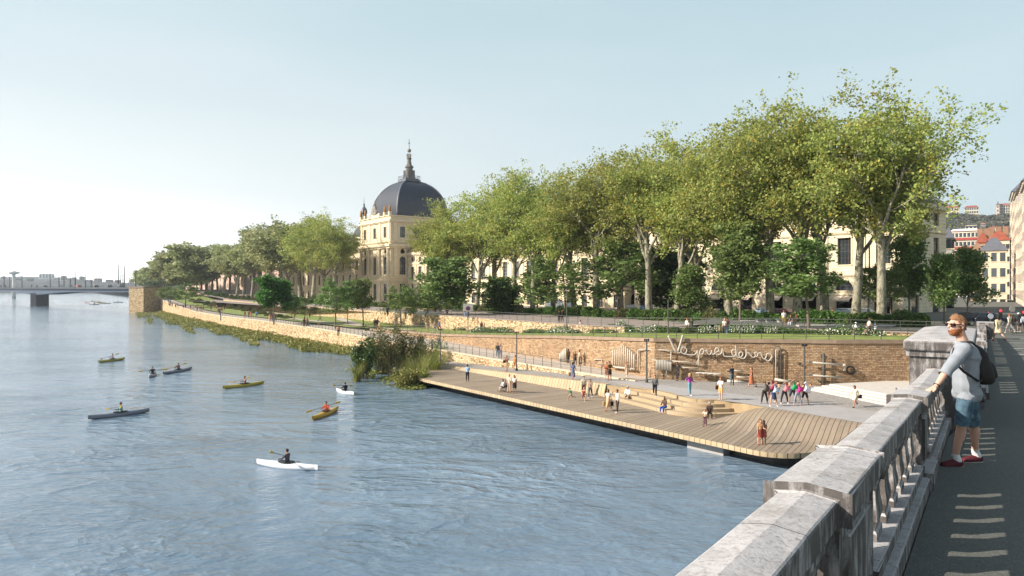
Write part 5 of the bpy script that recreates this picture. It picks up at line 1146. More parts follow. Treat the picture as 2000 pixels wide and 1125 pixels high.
cr = MB(); cr.box(-1.5, 1.5, -.3, .3, 0, .8); 
pts = [(-1.2,.8),(-1.35,1.9),(-.9,2.9),(0,3.3),(.9,2.9),(1.35,1.9),(1.2,.8)]; cr.add([(x,-.35,z) for x, z in pts]+[(x,.3,z) for x, z in pts], [tuple(range(6,-1,-1)), tuple(range(7,14))]+[(i,(i+1)%7,7+(i+1)%7,7+i) for i in range(7)])
cr.ball((0,-.4,1.8), (.6,.25,.8), 8); cr.ball((0,0,3.7), (.6,.4,.5), 8); cr.ball((-1.6,0,1.1), (.5,.35,.7), 7); cr.ball((1.6,0,1.1), (.5,.35,.7), 7)
o = cr.build('carved_crest', mat('grey_carving', hexc('#8b8378'), .8, .25, 3, .4, 8), pv); o.location = (12.2, -.1, 31.3)
# four-sided dome
cx, cy = 13.0, 13.5; hw = 10.2; dz0 = 30.3
def dprof(k=14):
    pr = [(hw+.5, 0), (hw+.5, .5), (hw, .6), (hw, 1.6)]
    for i in range(k+1):
        t = math.pi/2*i/k*.92; pr.append((hw*math.cos(t)**.92 if t > 0 else hw, 1.6 + 12.6*math.sin(t)))
    return pr
pr = dprof(); d = MB(); sides = 4
rings = []
for r, z in pr:
    r = max(r, 2.2); rings.append([(cx-r, cy-r, dz0+z), (cx+r, cy-r, dz0+z), (cx+r, cy+r, dz0+z), (cx-r, cy+r, dz0+z)])
vs = [p for r in rings for p in r]; n = len(rings)
d.add(vs, [(i*4+j, i*4+(j+1)%4, (i+1)*4+(j+1)%4, (i+1)*4+j) for i in range(n-1) for j in range(4)] + [tuple((n-1)*4+j for j in range(4))])
d.build('dome', M_SLATE, pv)
rb = MB()
for j in range(4): rb.tube([Vector(r[j])*1 for r in rings[2:]], .32, 6)
rb.build('dome_rib', mat('lead_ribs', hexc('#6b6d75'), .4, .1, 1), pv, smooth=True)
dtop = dz0 + pr[-1][1]
l = MB(); l.box(cx-3.1, cx+3.1, cy-3.1, cy+3.1, dtop-.2, dtop+.5); l.box(cx-2.6, cx+2.6, cy-2.6, cy+2.6, dtop+.5, dtop+1.0)
for sx in (-1, 1):
    for t in range(-3, 4): l.box(cx+t*.95-.05, cx+t*.95+.05, cy+sx*2.95-.05, cy+sx*2.95+.05, dtop+.5, dtop+1.9); l.box(cx+sx*2.95-.05, cx+sx*2.95+.05, cy+t*.95-.05, cy+t*.95+.05, dtop+.5, dtop+1.9)
    l.box(cx-3, cx+3, cy+sx*2.95-.06, cy+sx*2.95+.06, dtop+1.9, dtop+2.0); l.box(cx+sx*2.95-.06, cx+sx*2.95+.06, cy-3, cy+3, dtop+1.902, dtop+2.002)
l.build('lantern_gallery', M_ZINC, pv)
l = MB(); l.lathe([(1.75,0),(1.6,.8),(1.35,1.0),(1.3,4.0),(1.65,4.3),(1.5,4.8),(.9,5.4),(.8,6.4),(.65,7.2),(1.0,7.6),(.7,8.0),(.45,9.4)], 8, (cx,cy,dtop+1.0), rot=math.pi/8)
for j in range(4):
    a = j*math.pi/2+math.pi/4; l.box(-.35,.35,-.25,.5,0,3.2, T=Matrix.Translation((cx+1.6*math.cos(a), cy+1.6*math.sin(a), dtop+1.0)) @ Matrix.Rotation(a-math.pi/2, 4, 'Z'))
l.build('lantern', mat('lantern_stone', hexc('#6d6862'), .75, .25, 2, .3, 6), pv)
l = MB()
for j in range(3):
    a = j*2.1; l.lathe([(.38,0),(.34,.8),(.4,1.3),(.15,1.7)], 6, (cx+.6*math.cos(a), cy+.6*math.sin(a), dtop+8.4)); l.ball((cx+.6*math.cos(a), cy+.6*math.sin(a), dtop+10.3), .24, 6); l.tube([(cx+.7*math.cos(a), cy+.7*math.sin(a), dtop+9.7), (cx+1.3*math.cos(a+.5), cy+1.3*math.sin(a+.5), dtop+9.9)], .12, 5)
l.ball((cx, cy, dtop+11.6), .75, 10); l.build('lantern_figures', mat('figure_stone', hexc('#837a6e'), .7, .25, 2), pv, smooth=True)
l = MB(); l.tube([(cx,cy,dtop+12.2),(cx,cy,dtop+15.6)], .1, 6); l.box(cx-.75, cx+.75, cy-.08, cy+.08, dtop+14.2, dtop+14.42); l.ball((cx,cy,dtop+15.7), .14, 6); l.build('cross', M_DARK, pv)
# side turret and small dome
tu = empty('bell_turret', SN(s_at(711, 124), 124, 16.0), QROT, 'small dark bell turret left of the big dome', 'turret')
MB().box(-1.9,1.9,-1.9,1.9,-12,11).build('turret_base', M_ST1, tu)
MB().lathe([(2.2,11),(2.2,11.5),(1.5,11.7),(1.5,12.3),(1.0,12.5),(1.0,15.5),(1.4,15.7),(1.45,16.4),(1.2,17.6),(.5,18.5),(.3,19.2),(.5,19.5),(.1,20)], 8, (0,0,0)).build('turret_lantern', M_ZINC, tu, smooth=False)
MB().tube([(0,0,19.8),(0,0,23)], [.12,.03], 5).build('spire', M_DARK, tu)
sd2 = empty('small_domed_block', SN(s_at(684, 116), 116, -4.9), QROT, 'lower corner block with small square grey dome left of the pavilion', 'building')
MB().box(0,15,0,14,0,25.6).build('wall', M_ST1, sd2); c = MB(); c.box(-.5,15.5,-.5,14.5,24.6,25.1); c.box(-.3,15.3,-.3,.0,20,20.4); c.build('cornice', M_TRIM, sd2)
dd = MB(); rings = []
for i in range(9):
    t = math.pi/2*i/8*.9; r = 6.4*math.cos(t)**.8; rings.append([(7.5-r,7-r,25.6+6.2*math.sin(t)),(7.5+r,7-r,25.6+6.2*math.sin(t)),(7.5+r,7+r,25.6+6.2*math.sin(t)),(7.5-r,7+r,25.6+6.2*math.sin(t))])
dd.add([p for r in rings for p in r], [(i*4+j, i*4+(j+1)%4, (i+1)*4+(j+1)%4, (i+1)*4+j) for i in range(8) for j in range(4)]+[(32,33,34,35)]); dd.build('dome', M_SLATE, sd2)
for x in (3.5, 7.5, 11.5): add_window(sd2, x-.8, 21.3, 1.6, 2.4, 2, 2, M_FRAME, y=-.07)

# ---------- generic background block ----------
def block(name, label, loc, rz, W, D, H, wall, roofm, roofh=2.5, rows=5, cols=6, ins=2.5, group=None, ww=1.1, wh=1.8, bal=None, chim=0, sides=True, base=6, cat='building'):
    e = empty(name, loc, rz, label, cat, group); m = MB(); m.box(0, W, 0, D, -base, H); m.build('wall', wall, e)
    r = MB(); hip(r, 0, W, 0, D, H, roofh, min(ins, W*.45, D*.45)); r.build('roof', roofm, e)
    fh = H/rows; g = MB(); pc = MB()
    for f in range(rows):
        for c in range(cols):
            x = W*(c+.5)/cols; z = fh*f + fh*.3; pc.box(x-ww/2, x+ww/2, -.03, .05, z, z+wh); g.box(x-ww/2-.15, x+ww/2+.15, -.14, .0, z-.2, z-.02); g.box(x-ww/2-.14, x+ww/2+.14, -.12, .0, z+wh+.02, z+wh+.2)
        nc = max(1, int(D/W*cols)) if sides else 0
        for c in range(nc):
            y = D*(c+.5)/nc; z = fh*f + fh*.3
            for X, s in ((-.03, 0), (W-.05, 0)): pc.box(X, X+.08, y-ww/2, y+ww/2, z, z+wh)
        if bal: b = MB(); b.box(W*.02, W*.98, -.5, .0, fh*f+fh*.97, fh*f+fh*1.0); b.box(W*.02, W*.98, -.54, -.5, fh*f+fh*.98, fh*f+fh*1.2) if f < rows-1 else None; b.build('balcony', bal, e)
    g.build('sill', M_TRIM, e); pc.build('window', M_GLASS, e)
    for i in range(chim): x = W*(i+.5)/chim; MB().box(x-.9, x+.9, D*.4, D*.4+1, H, H+roofh+2).build('chimney', M_TILE2, e)
    return e
def at_px(px, ypx_base, Y): return PY(px, ypx_base, Y)
C_W = mat('white_render', hexc('#d9d2c6'), .9, .08, .2); C_C = mat('cream_render', hexc('#c9bda6'), .9, .1, .2); C_G = mat('grey_render', hexc('#9d9994'), .9, .1, .2); C_O = mat('ochre_render', hexc('#b08a62'), .9, .1, .2); C_P = mat('rose_render', hexc('#c9b4a2'), .9, .1, .2)
def pxblock(name, label, x0, x1, ytop, ybase, Y, D, wall, roofm, rz=0, **kw):
    rz = rz or (-.6 if x0 > 1500 else .62); a = PY(x0, ybase, Y); H = (ybase-ytop)/F*Y; r1 = (x1-1000)/F
    return block(name, label, a, rz, (r1*a.y-a.x)/(math.cos(rz)-r1*math.sin(rz)), D, H, wall, roofm, **kw)
pxblock('grey_house', 'grey house with dormer just right of the corner stone building', 1846, 1860, 465, 640, 135, 14, C_G, M_ZINC, rows=6, cols=2, roofh=2.2)
pxblock('apartment_block', 'white stepped apartment block with red awnings above the young trees', 1857, 1912, 452, 640, 300, 18, C_W, C_W, rows=11, cols=7, bal=mat('red_awning', hexc('#a84b46'), .9, .1, 1), roofh=1, ins=1)
pxblock('rooftop_flat', 'small white penthouse storey on top of the apartment block', 1885, 1908, 443, 452, 305, 10, C_W, M_ZINC, rows=1, cols=3, roofh=1)
pxblock('red_roofed_house', 'brick-red walled house with tiled roof behind the cream corner building', 1908, 1932, 474, 640, 270, 16, mat('brick_render', hexc('#a87258'), .9, .2, .2), M_TILE, rows=8, cols=4, chim=2, roofh=4)
pxblock('ochre_house', 'ochre house with brown roof left of the cream corner building', 1896, 1920, 492, 640, 215, 12, C_O, M_TILE2, rows=6, cols=3, roofh=3)
pxblock('tiled_house', 'house with bright orange-red roof right behind the corner building', 1930, 1972, 470, 640, 255, 14, C_P, M_TILE, rows=7, cols=5, roofh=3.5, chim=3)
pxblock('corner_building', 'cream corner building with mansard roof at the street entrance', 1916, 1967, 490, 640, 205, 18, C_C, M_ZINC, rows=5, cols=3, roofh=4, ww=1.3, wh=2.6)
# street front on the right
for i, (s0, a, H, wl, lab, rows) in enumerate([(165,-7.0,22,C_C,'nearest tall cream house at the right edge of the street',6),(197,-7.2,25,C_P,'second tall rose-tinted house along the right side of the street',7),(229,-7.4,27,C_C,'third cream house along the street with tall chimneys',7),(262,-7.6,30,C_P,'fourth house along the right street side, darker roof',8),(296,-7.8,34,C_C,'farthest narrow house visible along the right street side',8)]):
    rz = math.atan2(-.822, -.57); 
    e = block('street_house', lab, BR(s0+31.5, a), rz, 31, 16, H+4, wl, M_ZINC, rows=rows, cols=7, group='houses along the right side of the street', chim=3, roofh=3.5, ww=1.2, wh=2.3, sides=True)
# hill on the right with buildings on top
hm = MB(); rows = []
for j, (Y, k) in enumerate([(520, 0), (620, .25), (760, .62), (900, .92), (1000, 1.0), (1300, 1.0)]):
    r = []
    for i in range(40):
        x = (1700 + 12*i - 1000)/F*Y; top = tab([(1700,500),(1780,470),(1830,425),(1870,428),(1930,432),(2000,424),(2170,420)], 1700+12*i); h = (HY-top)/F*1000
        r.append(Vector((x, Y, -6 + (h+6)*k + (3*math.sin(i*1.3+j)+2*math.sin(i*2.9+2*j))*(k > 0))))
    rows.append(r)
hm.grid(rows, uv=False).build('wooded_hill', mat('bare_woodland', hexc('#55574a'), .95, .35, .03, .6, .15, c2=hexc('#72705f')), kind='structure')
hc = []
for i in range(32000):
    px = 1790+rg.rand()*215; j = rg.rand(); Y = 600+400*j; yt = tab([(1700,500),(1780,470),(1830,425),(1870,428),(1930,432),(2000,424)], px); h = (HY-yt)/F*1000
    kk = tab([(600,.2),(760,.62),(900,.92),(1000,1.0)], Y); hc.append(((px-1000)/F*Y, Y, -6+(h+6)*kk + rg.rand()*6))
link('hillside_wood', leaf_mesh('hillside_wood', hc, 2.6, mat('winter_wood', hexc('#3c4038'), .95, .3, .05, c2=hexc('#5d5c4d')), 0, seed=8), kind='stuff')
for x0, x1, yt, yb, Y, wl, rm, lab, rows_, cols_ in [(1843,1873,407,430,985,C_C,M_TILE,'cream hilltop house with red roof, leftmost',3,6),(1884,1911,406,426,990,C_C,M_TILE,'cream hilltop house with red roof, in the middle',3,6),(1946,1996,402,423,1000,C_P,M_TILE,'long hilltop building with two corner towers',4,11)]:
    pxblock('hilltop_building', lab, x0, x1, yt, yb, Y, 20, wl, rm, rows=rows_, cols=cols_, ww=2.0, wh=3.2, roofh=3, group='buildings on the hilltop', base=14)
for x in (1946, 1991):
    e = pxblock('hilltop_tower', 'pointed corner tower at the %s end of the long hilltop building' % ('left' if x < 1960 else 'right'), x, x+6, 401, 423, 995, 5, C_P, M_ZINC, rows=3, cols=1, ww=1.6, wh=3, roofh=6, ins=2.2)
for i, (x0, x1, yt, yb, Y) in enumerate([(1866,1880,442,452,800),(1915,1925,438,446,780),(1934,1950,445,452,760),(1952,1964,436,446,820),(1893,1903,450,458,700)]):
    pxblock('hillside_house', 'pale house among the bare trees of the hillside, %s from the left' % nm[[0,2,3,4,1][i]], x0, x1, yt, yb, Y, 9, C_W, M_TILE, rows=2, cols=3, ww=1.4, wh=2, roofh=2, group='houses on the hillside')
# ---------- far bridge, abutment, distant town ----------
ab = empty('bridge_abutment', P(269, 612, WATER), label='tall brown stone abutment tower at the left end of the park wall', cat='tower')
da = Vector((-116, 111, 0)).normalized(); pa = Vector((-da.y, da.x, 0))
T = Matrix.Rotation(math.atan2(-.35, 1), 4, 'Z')
m = MB().grid([[T @ Vector(p) for p in ((-3.7,-1,10.7),(-3.7,14,10.7))], [T @ Vector(p) for p in ((-3.7,-1,-1),(-3.7,14,-1))]])
m.grid([[T @ Vector(p) for p in ((-3.7,-1,10.7),(4.2,-1,10.7),(4.2,14,10.7))], [T @ Vector(p) for p in ((-3.7,-1,-1),(4.2,-1,-1),(4.2,14,-1))]])
m.build('tower_wall', m_rubble(), ab); MB().box(-3.95,4.45,-1.25,14.2,10.6,11.1,T=T).build('tower_coping', M_COPE, ab)
fb = empty('far_bridge', PY(250, 562, 302), label='long blue-grey girder bridge crossing the river in the distance', cat='bridge')
A = PY(250, 562, 302); B = PY(68, 562, 394); d = (B-A); d.z = 0; Lb = d.length; d.normalize(); q = Vector((-d.y, d.x, 0)); q = q if q.y > 0 else -q
T = Matrix(((d.x, q.x, 0, 0), (d.y, q.y, 0, 0), (0, 0, 1, 0), (0, 0, 0, 1))); zt = .15
g = MB(); rows = []
span = Lb-4
for k in range(-2, 60):
    x = k*8; t = ((x+4) % (2*span))/(2*span) if False else None; dp = 1.9 + 1.9*math.exp(-((x-Lb)/38)**2) + 1.9*math.exp(-((x-Lb-190)/38)**2)
    rows.append([T @ Vector(p) for p in ((x,0,zt-.75),(x,0,zt-dp-.3),(x,11,zt-dp-.3),(x,11,zt-.7))])
g.grid(rows, uv=False); g.build('girder', M_FASC, fb)
g = MB(); g.box(-14, 480, -1.2, 12, zt-.72, zt, T=T); g.build('deck', M_FASC2, fb)
g = MB(); 
for k in range(0, 245): g.box(-4+k*2, -3.9+k*2, -1.15, -1.05, zt, zt+1.05, T=T)
g.box(-4, 480, -1.16, -1.04, zt+1.05, zt+1.13, T=T); g.build('railing', mat('pale_rail', hexc('#6f7a74'), .6, .1, 1), fb)
for x in (Lb, Lb+190):
    p = MB(); p.prism([(-2.6,0),(0,-2.2),(2.6,0),(2.6,5),(0,7),(-2.6,5)], -12, -3.1, T=T @ Matrix.Translation((x,0,0)))
    for k in range(5): p.box(x-2.3+k*1.05, x-1.9+k*1.05, 0, 5, -3.1, zt-3.4+.4, T=T)
    p.build('pier', mat('dark_pier', hexc('#4a4a50'), .9, .15, .2), fb)
def lamp_mesh(h, arm=1.4, r=.09, m=M_METAL, heads=1):
    a = MB(); a.tube([(0,0,0),(0,0,h*.5),(0,0,h)], [r*1.3, r, r*.7], 6); 
    b = MB()
    for s in ((1,) if heads == 1 else (1, -1)):
        a.tube([(0,0,h-.05),(s*arm*.5,0,h+.25),(s*arm,0,h+.3)], r*.5, 4); b.box(s*arm-.3, s*arm+.3, -.12, .12, h+.22, h+.36)
    return a.mesh('post', m), b.mesh('lamp_head', m)
def put_lamp(me, v, label, group, rz=0, name='street_lamp'):
    e = empty(name, v, rz, label, 'street lamp', group); link('post', me[0], e); link('lamp_head', me[1], e)
L1, L2 = lamp_mesh(11, 2.4, .26), lamp_mesh(7.6, 1.3, .19)
for i, (px, Y, me) in enumerate([(8,430,L1),(125,430,L1),(147,420,L1),(231,330,L1),(243,345,L1),(19,395,L2),(43,385,L2),(98,370,L2),(115,365,L2),(167,345,L2),(178,340,L2),(236,312,L2),(240,300,L2),(265,300,L2),(137,345,L2)]):
    v = PY(px, 562, Y); v.z = .15; put_lamp(me, v, ('tall' if me is L1 else 'short')+' lamp post on the far bridge, '+('%s from the left' % nm[sorted([8,125,147,231,243] if me is L1 else [19,43,98,115,167,178,236,240,265,137]).index(px)])+' of the '+('tall' if me is L1 else 'short')+' ones', 'lamp posts on the far bridge', rz=-.7)
tw = empty('mushroom_tower', PY(27, 562, 700), label='pale mushroom-topped tower rising beyond the far bridge', cat='tower')
MB().lathe([(1.9,-12),(1.5,2),(1.2,9),(1.6,13.2),(5.6,15.0),(5.7,15.9),(1.6,17.0),(1.1,17.4)], 14).build('shaft', C_W, tw, smooth=True); MB().tube([(0,0,17.2),(0,0,22.5)], [.25,.1], 5).build('mast', C_W, tw)
# distant hills and town silhouettes
def ridge(name, pts, Y, depth, m):
    g = MB(); rows = []
    for k, (dy, sc) in enumerate([(-depth, 0), (-depth*.5, .75), (0, 1.0), (depth, .95)]):
        rows.append([Vector(((px-1000)/F*Y*(1+dy/Y*.6), Y+dy, WATER+.2 + ((HY-py)/F*Y - WATER)*sc + 2.5*math.sin(px*.31+k)*(sc > .5))) for px, py in pts])
    g.grid(rows, uv=False).build(name, m, kind='structure')
M_FARH = mat('far_woodland', hexc('#2b3840'), .95, .2, .01, .5, .05)
ridge('distant_hill', [(-150,540),(-60,542),(0,543),(40,541),(90,540),(120,543),(150,547),(190,550),(230,552),(290,553),(360,553),(450,556)], 2300, 250, M_FARH)
ridge('distant_hill', [(-150,548),(-40,547),(20,549),(70,548),(120,551),(160,549),(200,553),(240,554),(300,555),(400,557)], 1500, 120, mat('near_far_woodland', hexc('#3c4044'), .95, .2, .01, .5, .05))
rb_ = np.random.RandomState(21); xs = [(76,107,536,543,2200),(119,131,540,548,1900),(140,150,543,549,1900),(155,166,541,550,1800),(184,200,545,552,1700),(207,222,548,553,1700),(253,262,549,553,1600),(2,12,541,546,2200),(224,236,549,554,1650),(132,140,546,550,1700),(30,44,546,551,1600),(52,66,546,551,1600),(168,182,549,553,1600)]
for i, (x0, x1, yt, yb, Y) in enumerate(xs):
    pxblock('distant_building', 'hazy %s building on the skyline beyond the far bridge, %s from the left' % ('long pale' if i == 0 else 'blocky', nm[sorted(q[0] for q in xs).index(x0)]), x0, x1, yt, yb, Y, 25, C_W if i == 0 else C_G, M_ZINC, rows=3, cols=5, ww=2.5, wh=4, roofh=2, group='distant buildings', base=20, sides=False)
# ---------- place the people ----------
for p in PPL:
    px, py, sf, H, rz, pose, outf, cols, lab, fem, sk, hr = p[:12]; hat = p[12] if len(p) > 12 else None
    if sf == 'landing': v = P(px, py, -8.478)
    else: v = hit(px, py, sf)
    if pose == 'sit' and sf == 'deck': v.z = -9.5
    person(v, H, rz, pose, outf, cols, lab, fem, sk, hr, hat=hat)
# ---------- things on the plaza and wall ----------
wheel = lambda r, t, m, k=14: None
def ring(mb, c, r, t, axis='x', k=16, mi=0):
    pts = []
    for j in range(k+1):
        a = 2*math.pi*j/k; pts.append((c[0], c[1]+r*math.cos(a), c[2]+r*math.sin(a)) if axis == 'x' else ((c[0]+r*math.cos(a), c[1], c[2]+r*math.sin(a)) if axis == 'y' else (c[0]+r*math.cos(a), c[1]+r*math.sin(a), c[2])))
    mb.tube(pts, t, 4, mi, cap=False)
# wheelchair with its sitter
v = hit(984, 765, 'deck'); wc = empty('wheelchair', v, 1.9, 'dark wheelchair with large wheels on the timber platform', 'wheelchair')
for sx in (-.3, .3):
    m = MB(); ring(m, (sx, -.1, .3), .29, .022); m.tube([(sx*.98,-.1,.3),(sx*1.02,-.1,.3)], .05, 6)
    for k in range(4): m.tube([(sx,-.1+.28*math.cos(k*.785),.3+.28*math.sin(k*.785)),(sx,-.1-.28*math.cos(k*.785),.3-.28*math.sin(k*.785))], .006, 3)
    m.build('wheel', M_DARK, wc); m = MB(); ring(m, (sx*.8, .42, .09), .075, .02, k=10); m.build('caster', M_DARK, wc)
MB().box(-.25,.25,-.22,.25,.42,.5).build('seat', M_DARK, wc); MB().box(-.25,.25,-.3,-.22,.45,.98).build('backrest', M_DARK, wc)
m = MB(); [m.tube([(s*.26,-.4,1.0),(s*.26,-.25,.95),(s*.26,-.24,.4),(s*.26,.4,.35),(s*.2,.55,.1)], .018, 5) for s in (-1,1)]; m.build('frame', M_METAL, wc)
person(v, 1.55, 1.9, 'sit', 'll', ('#d8d4d0','#c8b0a0','#e0dcd8'), 'person in pale clothes sitting in the wheelchair', 1, 0, 'd')
# tricycle, scooter, bicycle
def cycle(name, v, rz, sc, label, col):
    e = empty(name, v, rz, label, 'bicycle' if name == 'bicycle' else name); e.scale = (sc,)*3; mt = flat(hexc(col), .4)
    for y in (-.5, .55):
        m = MB(); ring(m, (0,y,.33), .31, .02); [m.tube([(0,y+.3*math.cos(k*.52),.33+.3*math.sin(k*.52)),(0,y-.3*math.cos(k*.52),.33-.3*math.sin(k*.52))], .004, 3) for k in range(6)]; m.build('wheel', M_DARK, e)
    m = MB(); m.tube([(0,-.5,.33),(0,-.1,.3),(0,.42,.75),(0,-.22,.78),(0,-.1,.3)], .018, 5); m.tube([(0,-.22,.78),(0,-.5,.33)], .012, 5); m.tube([(0,.55,.33),(0,.40,.95)], .018, 5); m.build('frame', mt, e)
    m = MB(); m.tube([(-.25,.33,1.0),(0,.42,.95),(.25,.33,1.0)], .015, 5); m.build('handlebar', M_DARK, e); MB().lathe([(.02,0),(.08,.02),(.07,.05),(.02,.06)], 8, (0,-.26,.84), sy=1.6).build('saddle', M_DARK, e)
    return e
cycle('tricycle', hit(1377, 832, 'deck'), 2.6, .62, 'small pink and purple tricycle under the little girl', '#b84a9c')
cycle('bicycle', hit(1969, 652, 'bridge'), .9, 1.0, 'grey city bicycle pushed by the man in a cream jacket', '#8a8a8a')
sc_ = empty('scooter', hit(1277, 739, 'plaza'), 1.6, 'small grey kick scooter beside the child in navy', 'scooter'); m = MB(); [ring(m, (0,y,.1), .09, .02, k=10) for y in (-.35,.4)]; m.build('wheels', M_DARK, sc_); m = MB(); m.box(-.06,.06,-.35,.3,.1,.14); m.build('footboard', M_METAL, sc_); m = MB(); m.tube([(0,.38,.1),(0,.3,.85)], .018, 5); m.tube([(-.18,.3,.85),(.18,.3,.85)], .016, 5); m.build('handlebar', M_METAL, sc_)
# bags
def bag(v, w_, h, col, label, name='bag', dz=.35):
    e = empty(name, v + Vector((0,0,dz)), .3, label, 'bag'); o = MB().prism([(-w_/2,-w_*.2),(w_/2,-w_*.2),(w_*.42,w_*.2),(-w_*.42,w_*.2)], 0, h).build('bag_body', flat(hexc(col)), e); bevel(o, .03, 2)
    m = MB(); m.tube([(-w_*.3,0,h-.01),(-w_*.2,0,h+.18),(w_*.2,0,h+.18),(w_*.3,0,h-.01)], .012, 4); m.build('handle', flat(hexc(col)), e)
bag(hit(1181, 802, 'deck'), .32, .38, '#c89a5c', 'tan paper bag in the left hand of the woman in the long sand skirt')
bag(hit(1195, 802, 'deck'), .28, .36, '#2a1c18', 'dark brown bag in the right hand of the woman in the long sand skirt')
bag(hit(1113, 742, 'plaza'), .34, .34, '#b89468', 'straw bag carried by the woman in the long blue dress')
bag(hit(1679, 793, 'plaza'), .34, .26, '#1c1a18', 'black handbag carried by the woman in the cream coat', dz=.55)
bag(hit(1408, 652, 'lawn'), .5, .4, '#b8946a', 'round straw basket carried above the wall lettering', dz=.35)
bag(hit(985, 725, 'plaza'), .3, .3, '#1c1814', 'dark shoulder bag of the man in brown at the far plaza end', dz=.9)
bag(hit(1400, 780, 'plaza'), .26, .3, '#4a3a28', 'brown shoulder bag of the man in yellow shorts', dz=.75)
# tall thin light masts standing on the plaza / terrace
def mast(px, py, ytop, sf, label, m=M_METAL, r=.07, arm=True):
    v = hit(px, py, sf); h = (py-ytop)/F*v.y; e = empty('light_mast', v, 0, label, 'light mast'); p = MB(); p.lathe([(.14,0),(.14,.25),(r,.3),(r*.8,h)], 8); p.build('post', m, e)
    if arm: q = MB(); q.box(-.16,.16,-.05,.05,h-.12,h-.04); q.box(-.22,-.12,-.08,.08,h-.2,h+.02); q.box(.12,.22,-.08,.08,h-.2,h+.02); q.build('lamp_head', M_DARK, e)
mast(1009, 724, 648, 'plaza', 'thin dark light mast at the far end of the cobbled plaza'); mast(1263, 747, 662, 'plaza', 'grey light mast between the organ pipes and the wall lettering', r=.09)
mast(1571, 754, 672, 'plaza', 'dark light mast behind the exercise group', r=.09); mast(1698, 628, 475, 'upper', 'tall grey-green street mast between two plane trunks', mat('green_grey_paint', hexc('#7d918c'), .5, .1, 2), r=.11)
mast(860, 706, 642, 'walk', 'slim mast on the footpath beside the thicket', r=.06); mast(431, 626, 606, 'walk', 'short grey post on the quay wall edge', arm=False, r=.12)
mast(322, 592, 570, 'lawn', 'left one of two dark posts on the far lawn edge', r=.10); mast(333, 597, 572, 'lawn', 'right one of two dark posts on the far lawn edge', r=.10); mast(1305, 652, 585, 'lawn', 'tall pale mast on the terrace left of the wall lettering', r=.07, arm=False); mast(1107, 640, 560, 'upper', 'slim mast behind the terrace near the white van', r=.06)
# sign
v = hit(914, 648, 'lawn'); e = empty('no_parking_sign', v, .1, 'white board with a red and blue no-parking disc on a tall post', 'sign'); MB().tube([(0,0,0),(0,0,4.4)], .06, 6).build('post', M_METAL, e)
MB().box(-.8,.8,-.12,-.06,3.3,4.5).build('board', C_W, e); m = MB(); m.lathe([(.36,0),(.36,.02)], 20); T = Matrix.Translation((-.0,-.14,3.75)) @ Matrix.Rotation(math.pi/2, 4, 'X'); m.v = [tuple(T @ Vector(q)) for q in m.v]; m.build('red_disc', flat(hexc('#b02a34')), e)
m = MB(); m.lathe([(.26,0),(.26,.02)], 20); T = Matrix.Translation((0,-.165,3.75)) @ Matrix.Rotation(math.pi/2, 4, 'X'); m.v = [tuple(T @ Vector(q)) for q in m.v]; m.build('blue_disc', flat(hexc('#2c4a9a')), e); MB().box(-.3,.3,-.19,-.18,-.035,.035,T=Matrix.Translation((0,-.005,3.75)) @ Matrix.Rotation(.785, 4, 'Y')).build('red_bar', flat(hexc('#b02a34')), e)
# ----- wall games: points given on the terrace wall -----
def wallpt(px, py, off=.12):
    """point on the terrace wall seen at (px,py)"""
    r = (px-1000)/F; best = None
    for i in range(len(T_WN)-1):
        s0, n0 = T_WN[i]; s1, n1 = T_WN[i+1]
        if s0 < -100: continue
        a = SN(s0, n0); b = SN(s1, n1); den = (b.x-a.x) - r*(b.y-a.y)
        t = (r*a.y - a.x)/den
        if -.001 <= t <= 1.001: best = a.lerp(b, t); d = (b-a).normalized()
    nrm = Vector((d.y, -d.x, 0)); nrm = nrm if nrm.y < 0 else -nrm
    p = best + nrm*off; return Vector((p.x, p.y, -(py-HY)/F*p.y))
def wtube(name, pts, r, m, label=None, parent=None, off=.14, k=6, cat='wall game', smooth_curve=False):
    P3 = [wallpt(x, y, off) for x, y in pts]
    if smooth_curve:
        out = []
        for i in range(len(P3)-1):
            a, b, c, d = P3[max(0,i-1)], P3[i], P3[i+1], P3[min(len(P3)-1,i+2)]
            for j in range(4):
                u = j/4; out.append(.5*((2*b)+(c-a)*u+(2*a-5*b+4*c-d)*u*u+(3*b-a-3*c+d)*u**3))
        P3 = out + [P3[-1]]
    o0 = P3[0] if parent is None else parent.location
    mb = MB().tube([p-o0 for p in P3], r, k)
    ob = mb.build(name, m, parent, smooth=True, **(dict(label=label, cat=cat) if parent is None else {}))
    if parent is None: ob.location = o0
    return ob
X = lambda x, y: (1300 + x*.13, 640 + y*.13)
let = empty('wall_lettering', wallpt(1400, 690), label='white tube lettering in one continuous script reading Va jouer dehors', cat='lettering')
def stroke(name, pts, r=.062, m=None): return wtube(name, [X(*p) for p in pts], r, m or M_STEEL, parent=let, off=.32, smooth_curve=True)
stroke('letter_v', [(45,118),(95,230),(150,345),(165,352)], .10); stroke('letter_v', [(262,112),(235,215),(195,335),(188,350)], .10)
stroke('letter_a', [(165,350),(200,378),(235,365),(232,325),(255,292),(295,298),(322,335),(308,378),(275,392),(245,370),(240,330),(262,300)]); stroke('letter_a', [(245,372),(270,392),(320,400),(360,410),(400,410)])
stroke('letter_j', [(400,410),(440,405),(470,375),(480,345),(492,400),(500,460),(503,520),(497,548),(480,548),(480,520),(500,470),(512,410)])
stroke('letter_o', [(512,408),(520,360),(535,330),(560,318),(575,340),(570,380),(545,400),(520,390),(515,355)])
stroke('letter_u', [(560,322),(600,350),(625,335),(628,370),(650,400),(675,398),(690,355),(695,345),(700,390),(720,405)])
stroke('letter_e', [(720,405),(760,370),(800,350),(795,315),(765,305),(745,335),(748,380),(780,408),(820,400)])
